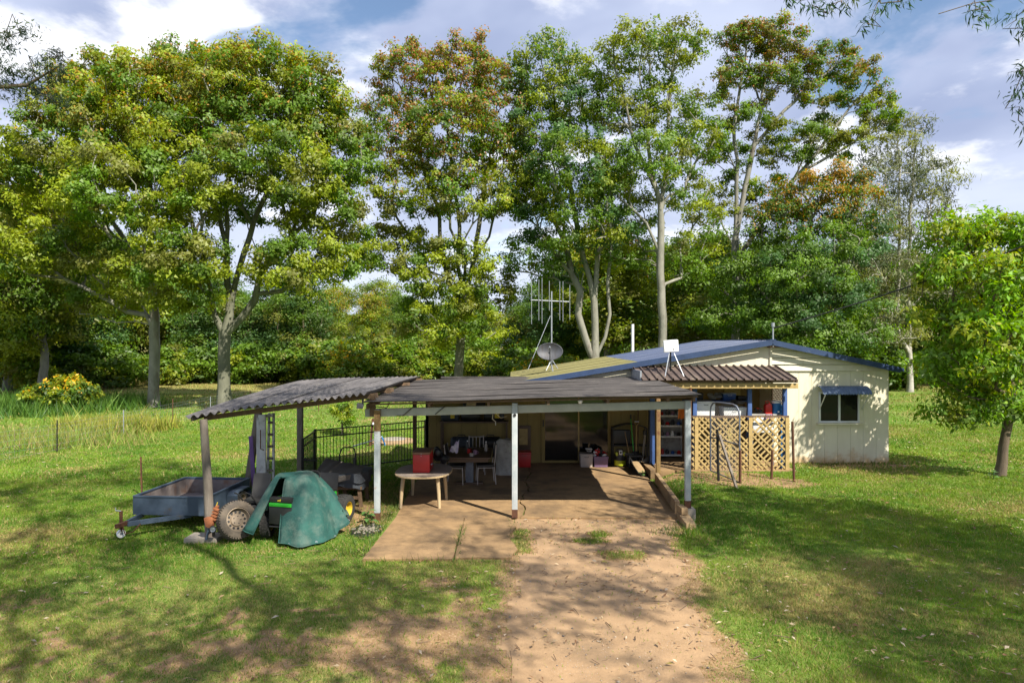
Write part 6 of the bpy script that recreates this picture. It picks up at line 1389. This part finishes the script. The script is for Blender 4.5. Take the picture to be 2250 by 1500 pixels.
# ------------------------------------------------------------------ sleepers, bricks and footing at the carport's open side
def sleeper(label, a, b, w_, h_, cat='sleeper', nm='timber_sleeper', mt='pale_timber'):
    a, b = Vector(a), Vector(b); return tag(MB().beam(a, b, w_, h_).build(nm, MT[mt], loc=tuple(a), bevel=.015), label, cat)
sleeper('long weathered sleeper edging the raised grass by the carport', (3.52, 16.6, .11), (3.30, 13.62, .12), .10, .30)
sleeper('short weathered sleeper end lying beside the right carport post', (3.33, 13.45, .04), (3.30, 12.55, .02), .19, .16)
tag(MB().box((3.31, 13.28, .185), (.13, .34, .13), Matrix.Rotation(R(4), 3, 'Z')).build('loose_block', MT['pale_timber'], loc=(3.31, 13.28, .12), bevel=.012), 'cream masonry block resting on the short sleeper', 'block')
tag(MB().bb(X_(1511, 13.3) - .12, X_(1511, 13.3) + .13, 13.17, 13.43, -.05, .215).build('post_footing', MT['concrete_grey'], loc=(X_(1511, 13.3), 13.3, 0), bevel=.03), 'mossy concrete footing of the right carport post', 'footing')
dm = thing('drain_mat', 'dark gravelly drain pit at the corner of the concrete', 'drain', (-2.78, 12.55, 0))
MB().lathe([(0, .015), (.22, .02), (.30, .0), (.32, -.03)], 20, Matrix.Translation((-2.66, 12.5, 0)) @ Matrix.Diagonal((1.0, 1.5, 1, 1))).build('pit', MT['black_plastic'], dm, smooth=True)
mb = MB(); rr = random.Random(2)
for k in range(70):
    a = rr.uniform(0, 6.28); q = rr.uniform(0, .26) ; mb.box((-2.66 + q * math.cos(a), 12.5 + 1.4 * q * math.sin(a), .025), (rr.uniform(.015, .04), rr.uniform(.015, .04), .02), Matrix.Rotation(a, 3, 'Z'))
mb.build('stones', MT['concrete_grey'], dm, kind='stuff')
# ------------------------------------------------------------------ gate, pickets
GA, GB = Vector((X_(1561, 16.7), 16.7, 0)), Vector((X_(1625, 15.75), 15.75, 0))
gt = thing('garden_gate', 'arched steel tube gate with wire netting standing open before the lattice', 'gate', (GA.x, GA.y, .2))
zt_ = 1.98; zg = .30
def gp(u, z): p = GA.lerp(GB, u); return Vector((p.x, p.y, z))
arch = [gp(0, zg), gp(0, 1.72), gp(.025, 1.86), gp(.09, 1.95), gp(.2, zt_), gp(.5, zt_ + .005), gp(.78, zt_), gp(.9, 1.95), gp(.97, 1.86), gp(1, 1.70), gp(1, zg - .12)]
MB().tube(arch, .021, 10).build('frame', MT['gate_steel'], gt, smooth=True)
for a, b in ((1.12, 1.06), (zg, zg - .10)): MB().tube([gp(0, a), gp(1, b)], .016, 8).build('rail', MT['gate_steel'], gt, smooth=True)
MB().tube([gp(1.02, -.0), gp(1.02, .95)], .032, 10).build('gate_post', MT['rust'], gt, smooth=True)
mesh_ = MB(); st_ = .075
for sg in (1, -1):
    s = -1.0
    while s < 2.0:
        pts = []
        for k in range(41):
            u = k / 40; z = zg + ((u - s) if sg > 0 else (s + 1 - u)) * 1.15
            top = 1.97 - .25 * max(0, (abs(u - .5) - .38) / .12) ** 2
            if zg < z < top: pts.append(gp(u, z))
            elif pts: break
        if len(pts) > 1: mesh_.tube([pts[0], pts[-1]], .0022, 3, cap=False)
        s += st_
mesh_.build('netting', MT['gate_steel'], gt, kind='stuff')
for label, pxt, pyt, pxb, Yb, mt in (('short dark post beside the arched gate', 1576, 943, 1579, 16.0, 'black_steel'), ('knee-high rusty post in the bare soil before the lattice', 1697, 988, 1695, 16.2, 'rust'), ('tall rusty pipe post in front of the cream wall', 1741, 926, 1745, 15.9, 'rust')):
    xb = X_(pxb, Yb); z0 = gz(xb, Yb)
    tag(MB().tube([(xb, Yb, z0 - .1), (X_(pxt, Yb), Yb, Z_(pyt, Yb))], .03 if '1576' not in label else .03, 10).build('steel_post', MT[mt], loc=(xb, Yb, z0), smooth=True), label, 'post')
xb = X_(1620, 15.2)
tag(MB().beam((xb, 15.2, gz(xb, 15.2) - .05), (X_(1580, 16.0), 15.97, Z_(955, 16.0)), .05, .05).build('timber_brace', MT['grey_timber'], loc=(xb, 15.2, 0), bevel=.004), 'slanting timber brace propping the short dark gate post', 'brace')
tag(MB().tube([(X_(1516, 17.0), 17.0, .0), (X_(1517, 17.0), 17.0, 2.3)], .035, 10).build('down_pipe', MT['rust'], loc=(X_(1516, 17.0), 17.0, 0), smooth=True), 'rusty brown downpipe at the left end of the lattice', 'pipe')

# ------------------------------------------------------------------ under the carport: plastic table with toolbox
tb = thing('plastic_table', 'oval tan plastic garden table under the left end of the carport', 'table', (-1.86, 14.6, SLAB))
tcx, tcy, tz = -1.88, 14.62, .70
def oval(a, k=1.0): c, s = math.cos(a), math.sin(a); e = 2.7; q_ = 1 / (abs(c) ** e + abs(s) ** e) ** (1 / e); return (tcx + .595 * k * q_ * c, tcy + .80 * k * q_ * s)
n = 48; ring = lambda k, z: [(*oval(2 * math.pi * i / n, k), z) for i in range(n)]
rings = [ring(.93, tz - .045), ring(1.0, tz - .03), ring(1.0, tz - .006), ring(.975, tz)]
v = sum(rings, []); fs = [(j * n + i, j * n + (i + 1) % n, (j + 1) * n + (i + 1) % n, (j + 1) * n + i) for j in range(3) for i in range(n)] + [tuple(range(n - 1, -1, -1))]
MB().add(v, fs).build('table_rim', MT['table_plastic'], tb, smooth=True)
MB().add(ring(.974, tz + .0006), [tuple(range(n))]).build('table_top', MT['table_top'], tb)
for dx_, dy_ in ((-.40, -.53), (.37, -.55), (.44, .20), (-.33, .60)):
    MB().tube([(tcx + dx_ * .92, tcy + dy_ * .92, tz - .04), (tcx + dx_ * 1.0, tcy + dy_ * 1.0, .33), (tcx + dx_ * 1.04, tcy + dy_ * 1.04, SLAB)], [.042, .038, .030], 14).build('leg', MT['table_plastic'], tb, smooth=True)
tx0, tx1, tY = X_(907, 14.3), X_(944, 14.3), 14.3
t = thing('tool_chest', 'red metal tool chest with brownish lid on the plastic table', 'tool chest', ((tx0 + tx1) / 2, 14.6, tz))
MB().bb(tx0, tx1, tY, tY + .66, tz, tz + .38).build('body', MT['red_metal'], t, bevel=.01)
MB().bb(tx0 - .006, tx1 + .006, tY - .006, tY + .666, tz + .382, tz + .43).build('lid', MT['brown_red'], t, bevel=.01)
for z in (.40, .355): MB().tube([((tx0 + tx1) / 2, tY - .004, tz + z), ((tx0 + tx1) / 2, tY - .016, tz + z)], .009, 8).build('latch', MT['galv'], t)
MB().tube([(tx1 + .002, tY + .2, tz + .14), (tx1 + .03, tY + .2, tz + .14), (tx1 + .03, tY + .34, tz + .14), (tx1 + .002, tY + .34, tz + .14)], .008, 6).build('side_handle', MT['galv'], t)
bundle('bin_bag', 'shiny black rubbish bag behind the red tool chest', 'bag', (X_(966, 15.15), 15.12, tz + .16), (.16, .13, .20), MT['bin_bag'], 11, 12)

# dining table and chairs
dt = thing('dining_table', 'dark timber dining table on a square pedestal under the carport', 'table', (-1.02, 16.7, SLAB))
dx0, dx1, dy0, dy1, dz = -1.56, -.50, 15.95, 17.5, .74
MB().bb(dx0, dx1, dy0, dy1, dz - .04, dz).build('top', MT['dark_wood'], dt, bevel=.008); MB().bb(dx0 + .06, dx1 - .06, dy0 + .06, dy1 - .06, dz - .12, dz - .041).build('apron', MT['dark_wood'], dt)
MB().bb(-1.11, -.93, 16.38, 16.56, SLAB + .04, dz - .12).build('pedestal', MT['gate_steel'], dt, bevel=.006); MB().bb(-1.35, -.70, 16.36, 16.60, SLAB, SLAB + .05).build('foot', MT['dark_wood'], dt, bevel=.01)
def chair(label, x, y, rz, frame, seatm, back='solid'):
    M = Matrix.Translation((x, y, SLAB)) @ Matrix.Rotation(rz, 4, 'Z'); t = thing('dining_chair', label, 'chair', (x, y, SLAB), 'chairs round the dining table')
    MB(M).bb(-.21, .21, -.21, .21, .42, .47).build('seat', MT[seatm], t, bevel=.015)
    for a, b in ((-.19, -.19), (.19, -.19)): MB(M).tube([(a, b, .42), (a * 1.08, b * 1.08, 0)], .012, 8).build('leg', MT[frame], t, smooth=True)
    for a in (-.19, .19): MB(M).tube([(a * 1.05, .24, 0), (a, .20, .45), (a, .25, .95)], .013, 8).build('leg', MT[frame], t, smooth=True)
    if back == 'solid': MB(M).sheet(lambda u, v: (-.19 + .38 * u, .215 + .05 * v + .03 * math.sin(u * math.pi), .60 + .34 * v), 8, 6, .0).build('backrest', MT[seatm], t, smooth=True).modifiers.new('thickness', 'SOLIDIFY').thickness = .02
    else:
        MB(M).tube([(-.19, .25, .92), (.19, .25, .92)], .014, 8).build('back_rail', MT[frame], t)
        for a in (-.09, 0, .09): MB(M).tube([(a, .205, .50), (a, .25, .92)], .010, 6).build('spindle', MT[frame], t)
    for z in (.40,): MB(M).tube([(-.19, -.19, z), (.19, -.19, z), (.19, .2, z), (-.19, .2, z)], .011, 6, closed=True).build('seat_frame', MT[frame], t)
chair('black-backed chair drawn up to the right side of the dining table', X_(1066, 16.55), 16.55, R(-82), 'grey_plastic', 'black_plastic')
chair('dark chair with white frame behind the plastic table', X_(1002, 16.5), 16.5, R(84), 'grey_plastic', 'black_plastic')
chair('white spindle-backed chair at the far side of the dining table', X_(1047, 17.7), 17.75, R(5), 'grey_plastic', 'sack', 'spindle')
tt = dz + .001
def bottle(name, label, cat, px, Yb, r, h, mt, capm=None):
    x = X_(px, Yb); t = thing(name, label, cat, (x, Yb, tt))
    MB().lathe([(0, 0), (r, 0), (r, h * .6), (r * .4, h * .78), (r * .4, h * .93), (0, h * .93)] if capm else [(0, 0), (r * .85, 0), (r, h), (r * .9, h), (r * .78, .01), (0, .01)], 16, Matrix.Translation((x, Yb, tt))).build('body', MT[mt], t, smooth=True)
    if capm: MB().lathe([(0, h * .9), (r * .46, h * .9), (r * .46, h), (0, h)], 12, Matrix.Translation((x, Yb, tt))).build('cap', MT[capm], t)
    else: MB().tube([(x + r, Yb, tt + h * .8), (x + r * 1.6, Yb, tt + h * .7), (x + r * 1.6, Yb, tt + h * .3), (x + r * .95, Yb, tt + h * .2)], .006, 6).build('handle', MT[mt], t)
bottle('spray_bottle', 'clear pale bottle standing on the dining table', 'bottle', 1068, 16.9, .035, .24, 'grey_plastic', 'white_plastic'); bottle('dark_bottle', 'dark bottle with pale cap on the dining table', 'bottle', 1027, 16.9, .035, .26, 'black_plastic', 'white_plastic')
bottle('cup', 'pink and white mug on the dining table', 'mug', 1044, 16.4, .045, .10, 'pink_cloth'); bottle('cup', 'red mug beside the pink mug on the dining table', 'mug', 1030, 16.6, .045, .10, 'red_plastic'); bottle('cup', 'low grey mug at the front of the dining table', 'mug', 1036, 16.15, .05, .07, 'grey_plastic')
pb = MB(); c0 = P(997, 978, 16.2)
pb.sheet(lambda u, v: c0 + Vector((-.10 + .20 * u + .03 * v, .05 * math.sin(u * 6 + v * 4), -.16 + .30 * v * (.35 + .65 * u) + .02 * math.sin(u * 13))), 14, 12, .01)
tag(pb.build('shopping_bag', MT['cloth_white'], loc=tuple(c0 + Vector((0, 0, -.16))), smooth=True), 'white and purple printed bag on the dining table corner', 'bag')
# woven sack, cupboard, shelf with sports bags
sk = MB(); kx0, kx1, ky = X_(1089, 17.6), X_(1127, 17.6), 17.62
def sackf(u, v):
    a = u * 2 * math.pi; ca, sa = math.cos(a), math.sin(a); k = 1 / (abs(ca) ** 3 + abs(sa) ** 3) ** (1 / 3)
    z = v * .90; w_ = (1 + .06 * math.sin(z * 9 + a) + .03 * math.sin(a * 6 + z * 14)) * (1 if v < .93 else 1 - (v - .93) * 5)
    return ((kx0 + kx1) / 2 + k * ca * (kx1 - kx0) / 2 * w_, ky + k * sa * .14 * w_ + .06 * v, SLAB + z * (1 + .02 * math.sin(a * 2)))
sk.sheet(sackf, 40, 30); sk.add([sackf(i / 40, 1) for i in range(40)], [tuple(range(40))]); tag(sk.build('woven_sack', MT['sack'], loc=((kx0 + kx1) / 2, ky, SLAB), smooth=True), 'tall pale woven sack standing behind the dining table', 'sack')
sf = thing('wall_shelf', 'dark shelf along the back wall holding sports bags', 'shelf', (-1.2, 19.0, 1.0))
MB().bb(-2.0, -.1, 18.85, 19.28, 1.20, 1.24).build('board', MT['dark_wood'], sf)
for x in (-1.95, -.15):
    for yy in (18.88, 19.25): MB().bb(x - .025, x + .025, yy - .025, yy + .025, SLAB, 1.2).build('leg', MT['dark_wood'], sf)
MB().bb(-2.0, -.1, 18.85, 19.28, .45, .48).build('board', MT['dark_wood'], sf)
def duffel(label, x, y, z, ln, r, mt, patch=None):
    t = thing('sports_bag', label, 'bag', (x, y, z), 'bags on the dark wall shelf')
    M = Matrix.Translation((x - ln / 2, y, z + r * .92)) @ Matrix.Rotation(R(90), 4, 'Y')
    MB().lathe([(0, 0), (r * .7, .0), (r, .05), (r * 1.03, ln * .5), (r, ln - .05), (r * .7, ln), (0, ln)], 18, M).build('body', MT[mt], t, smooth=True)
    MB().tube([(x - ln * .2, y - r * .6, z + r * 1.7), (x - ln * .15, y - r * .5, z + r * 2.25), (x + ln * .15, y - r * .5, z + r * 2.25), (x + ln * .2, y - r * .6, z + r * 1.7)], .014, 6).build('handle', MT['black_plastic'], t, smooth=True)
    if patch: MB().box((x + ln * .15, y - r * .99, z + r), (ln * .22, .02, r * .8)).build('patch', MT[patch], t, bevel=.005)
duffel('dark sports bag with a yellow patch at the left of the wall shelf', -1.72, 19.03, 1.24, .50, .14, 'dark_tarp', 'yellow'); duffel('black sports bag in the middle of the wall shelf', -1.15, 19.03, 1.24, .52, .15, 'black_plastic', None); duffel('black sports bag with a big yellow patch beside the woven sack', -.50, 19.03, 1.24, .56, .15, 'black_plastic', 'yellow')
duffel('black duffel bag lying on the stacked sports bags', -1.05, 19.05, 1.54, .62, .14, 'black_plastic', None); duffel('dark blue duffel bag on the lower board of the wall shelf', -1.4, 19.0, .48, .6, .17, 'dark_tarp', None); duffel('black duffel bag on the lower board of the wall shelf', -.6, 19.0, .48, .6, .17, 'black_plastic', None)
ca_ = MB(); ca_.box((X_(1035, 18.75), 18.8, 1.72), (.26, .02, .15), Matrix.Rotation(R(12), 3, 'Y')); tag(ca_.build('cardboard_sheet', MT['table_plastic'], loc=(X_(1035, 18.75), 18.8, 1.64), bevel=.003), 'tilted brown cardboard sheet above the black duffel', 'cardboard')
cbx0, cbx1 = X_(1139, 18.9), X_(1167, 18.9)
cbd = thing('framed_board', 'cream notice board in a dark frame against the back wall', 'board', ((cbx0 + cbx1) / 2, 19.2, .5))
MB().bb(cbx0, cbx1, 19.20, 19.27, .45, 1.08).build('frame', MT['dark_wood'], cbd, bevel=.006); MB().bb(cbx0 + .03, cbx1 - .09, 19.19, 19.199, .55, 1.0).build('panel', MT['lattice'], cbd)
case('red_crate', 'dark red crate below the cream notice board', 'crate', 1138, 1167, 991, 1024, 18.6, .42, 'red_metal', lidh=.12, zbase=SLAB); MB().bb(cbx0 + .02, cbx1 - .02, 19.14, 19.195, .40, .452).build('ledge', MT['dark_wood'], cbd)

# storage tubs by the sliding door
case('storage_tub', 'cloudy grey plastic tub in front of the sliding door', 'tub', 1275, 1303, 998, 1027, 18.6, .42, 'grey_plastic', lidh=.12, zbase=SLAB)
case('tackle_box', 'dark box with pale lid standing on the cloudy grey tub', 'box', 1288, 1301, 988, 998, 18.7, .2, 'black_plastic', 'white_plastic', .2, zbase=SLAB + .365)
pt = thing('purple_tub', 'purple translucent tub heaped with red and white cans', 'tub', (X_(1321, 18.6), 18.8, SLAB)); x0, x1 = X_(1305, 18.6), X_(1337, 18.6)
hb = .31
MB().add([(x0 + .02, 18.62, SLAB), (x1 - .02, 18.62, SLAB), (x1 - .02, 19.0, SLAB), (x0 + .02, 19.0, SLAB), (x0, 18.6, hb), (x1, 18.6, hb), (x1, 19.02, hb), (x0, 19.02, hb)], [(3, 2, 1, 0), (4, 5, 6, 7), (0, 1, 5, 4), (1, 2, 6, 5), (2, 3, 7, 6), (3, 0, 4, 7)]).build('body', MT['purple_plastic'], pt, bevel=.012)
for a in ((x0, x1, 18.585, 18.6), (x0, x1, 19.02, 19.035)): MB().bb(a[0] - .01, a[1] + .01, a[2], a[3], hb - .03, hb + .004).build('rim', MT['purple_plastic'], pt)
cn = MB().lathe([(0, 0), (.026, 0), (.032, .01), (.032, .105), (.026, .118), (0, .118)], 10); cme = {}
for k in range(34):
    mt = ('red_metal', 'red_metal', 'white_plastic', 'black_plastic')[k % 4]
    lay = k // 15; w_ = (x1 - x0) * (.46 - .09 * lay)
    px_, py_, pz_ = (x0 + x1) / 2 + rnd.uniform(-w_, w_), 18.82 + rnd.uniform(-.17, .17) * (1 - .3 * lay), hb + .03 + .055 * lay + rnd.uniform(0, .02)
    if mt not in cme: o = MB().lathe([(0, -.06), (.026, -.06), (.032, -.05), (.032, .05), (.026, .06), (0, .06)], 10).build('drink_can', MT[mt], smooth=True); cme[mt] = o.data
    else: o = bpy.data.objects.new('drink_can', cme[mt]); C.objects.link(o)
    o.location = (px_, py_, pz_); o.rotation_euler = (rnd.uniform(0, 3), rnd.uniform(0, 3), rnd.uniform(0, 3))
    tag(o, {'red_metal': 'red drink can in the heap on the purple tub', 'white_plastic': 'white drink can in the heap on the purple tub', 'black_plastic': 'dark drink can in the heap on the purple tub'}[mt], 'can', 'cans heaped on the purple tub')
# wet and dry vacuum
vx, vy = X_(1364, 18.6), 18.75
vc = thing('workshop_vacuum', 'lime green and black workshop vacuum by the tool stand', 'vacuum', (vx, vy, SLAB))
MB().lathe([(0, .0), (.15, .0), (.16, .03), (.15, .14), (0, .14)], 22, Matrix.Translation((vx, vy, SLAB + .04))).build('drum', MT['lime'], vc, smooth=True)
MB().lathe([(.0, .14), (.152, .14), (.158, .24), (.14, .31), (0, .33)], 22, Matrix.Translation((vx, vy, SLAB + .04))).build('motor_head', MT['black_plastic'], vc, smooth=True)
for s in (-1, 1): MB().box((vx + s * .10, vy - .09, SLAB + .36), (.06, .08, .10), Matrix.Rotation(R(14 * s), 3, 'Y')).build('latch', MT['lime'], vc, bevel=.01)
MB().box((vx, vy - .13, SLAB + .40), (.09, .04, .12)).build('switch_plate', MT['white_plastic'], vc, bevel=.008); MB().tube([(vx, vy - .15, SLAB + .405), (vx, vy - .156, SLAB + .405)], .028, 14).build('dial', MT['black_plastic'], vc)
MB().tube([(vx - .08, vy, SLAB + .36), (vx - .08, vy, SLAB + .48), (vx + .08, vy, SLAB + .48), (vx + .08, vy, SLAB + .36)], .014, 8).build('handle', MT['black_plastic'], vc, smooth=True)
for a in range(4): wheel(vc, aim((vx + .13 * math.cos(a * 1.57 + .8), vy + .13 * math.sin(a * 1.57 + .8), SLAB + .03), (1, 0, 0)), .03, .02, .015, 'black_plastic', 'rubber', 0, 'castor')
# black arched rack and garden tools
rk = thing('tool_rack', 'black arched steel rack behind the garden tools', 'rack', (X_(1383, 19.0), 19.05, SLAB)); rx0, rx1 = X_(1346, 19.0), X_(1420, 19.0)
for x in (rx0, rx1):
    for yy in (18.92, 19.2): MB().bb(x - .015, x + .015, yy - .015, yy + .015, SLAB, 1.05).build('leg', MT['black_steel'], rk)
MB().sheet(lambda u, v: (lerp(rx0 - .02, rx1 + .02, u), lerp(18.9, 19.22, v), 1.05 + .12 * math.sin(u * math.pi)), 20, 2, .02).build('arched_top', MT['black_steel'], rk, smooth=True)
MB().bb(rx0, rx1, 18.92, 19.2, .55, .58).build('shelf', MT['black_steel'], rk); MB().bb(rx0 + .02, rx0 + .5, 19.0, 19.2, .60, .98).build('cabinet', MT['black_plastic'], rk, bevel=.01)
ts = thing('tool_stand', 'black crate stand holding upright garden tools', 'crate', (X_(1398, 18.5), 18.6, SLAB)); x0, x1 = X_(1383, 18.45), X_(1412, 18.45)
for z in (SLAB + .02, .18, .33):
    for a in ((x0, x1, 18.45, 18.47), (x0, x1, 18.75, 18.77), (x0, x0 + .02, 18.47, 18.75), (x1 - .02, x1, 18.47, 18.75)): MB().bb(*a, z, z + .045).build('slat', MT['black_plastic'], ts)
for x in (x0, x1):
    for yy in (18.46, 18.76): MB().bb(x - .015, x + .015, yy - .015, yy + .015, SLAB, .40).build('corner', MT['black_plastic'], ts)
def tool(name, label, cat, px0, py0, px1, py1, Yt, mt, r=.014, head=None):
    a, b = P(px0, py0, Yt + .25), P(px1, py1, Yt); b.z = max(b.z, SLAB + .03); t = thing(name, label, cat, tuple(b))
    MB().tube([a, b], r, 8).build('shaft', MT[mt], t, smooth=True); d = (b - a).normalized()
    if head == 'shovel':
        MB().tube([a + Vector((-.06, 0, .10)), a + Vector((.06, 0, .10))], .014, 8).build('grip', MT['white_plastic'], t, smooth=True)
        for s in (-1, 1): MB().tube([a - d * -.02, a + Vector((s * .055, 0, .06)), a + Vector((s * .06, 0, .10))], .010, 6).build('yoke', MT[mt], t, smooth=True)
        MB().sheet(lambda u, v: b + Vector((-.09 + .18 * u, -.02 + .03 * (2 * u - 1) ** 2, .24 - .26 * v)), 8, 6, .01).build('blade', MT['black_steel'], t, smooth=True)
    elif head == 'broom': MB().box(b + Vector((0, 0, .03)), (.26, .05, .06)).build('head', MT['black_plastic'], t, bevel=.006)
    elif head == 'cap': MB().tube([a, a + Vector((0, 0, .12))], r * 1.7, 8).build('grip', MT['black_plastic'], t, smooth=True)
tool('shovel', 'timber-shafted shovel with D grip in the tool stand', 'shovel', 1399, 934, 1397, 1010, 18.55, 'lattice', .017, 'shovel'); tool('broom', 'green-shafted tool with black grip leaning in the stand', 'broom', 1386, 920, 1393, 1002, 18.55, 'mower_green', .013, 'cap'); tool('hoe', 'thin timber handle leaning at the left of the tool stand', 'hoe', 1373, 948, 1383, 1000, 18.55, 'pale_timber', .011, 'broom'); tool('long_rake', 'dark long-handled rake behind the shovel', 'rake', 1393, 912, 1394, 1005, 18.65, 'dark_wood', .013, 'broom'); tool('long_spade', 'brown-shafted spade beside the ochre wall', 'spade', 1402, 900, 1402, 1005, 18.72, 'brown_timber', .018, 'broom'); tool('grey_hose_pole', 'mottled grey pole at the right of the tool stand', 'pole', 1417, 955, 1412, 1005, 18.5, 'concrete_grey', .03, 'cap'); tool('black_pole', 'tall black pole near the blue post', 'pole', 1426, 905, 1424, 1005, 18.7, 'black_steel', .016, 'cap')
# curved black trough with timber plank
tg = thing('rubber_trough', 'curved black trough with a timber plank at the porch step', 'trough', (X_(1405, 17.9), 17.8, SLAB))
MB().sheet(lambda u, v: (X_(1384, 18.2) + .52 * u, 18.35 - .95 * v + .08 * u, SLAB + .02 + .20 * (2 * abs(u - .5)) ** 2.5 + .16 * (1 - v) ** 2), 16, 16, .025).build('trough', MT['black_plastic'], tg, smooth=True)
MB().beam((X_(1397, 18.1), 18.25, .24), (X_(1410, 17.6), 17.55, .09), .20, .025).build('plank', MT['pale_timber'], tg, bevel=.004)

# ------------------------------------------------------------------ small plants
def rosette(name, label, x, y, n, ln, wd, seed, z=None):
    r = random.Random(seed); t = thing(name, label, 'plant', (x, y, gz(x, y) if z is None else z)); z0 = t.location.z; m = pm(name + '_leaf', (.075, .16, .035), (.05, .11, .025), 9, .5)
    MB().tube([(x, y, z0 - .02), (x + .01, y, z0 + ln * 1.1)], .008, 6).build('stem', m, t)
    for k in range(n):
        a = k * 2.4 + r.uniform(-.3, .3); h = ln * (.15 + 1.0 * k / n); l = ln * r.uniform(.8, 1.15) * (1 - .35 * k / n)
        def lf(u, v): s = u; wv = wd * math.sin(math.pi * min(1, s * .97 + .03)) * (v - .5); rr = l * s; return (x + math.cos(a) * rr - math.sin(a) * wv, y + math.sin(a) * rr + math.cos(a) * wv, z0 + h + l * .55 * s - l * .55 * s * s * 1.1 + .25 * abs(wv))
        MB().sheet(lf, 8, 2).build('leaf', m, t, smooth=True)
rosette('broad_leaf_weed', 'broad-leaved weed growing beside the left carport post', X_(808, 13.0), 13.0, 9, .22, .10, 1); rosette('small_weed', 'small weed sprouting at the black trough', X_(1412, 17.3), 17.35, 7, .13, .05, 2, SLAB); rosette('red_leaf_plant', 'low weed at the foot of the young tree', X_(2183, 16.2), 16.2, 8, .2, .07, 3)
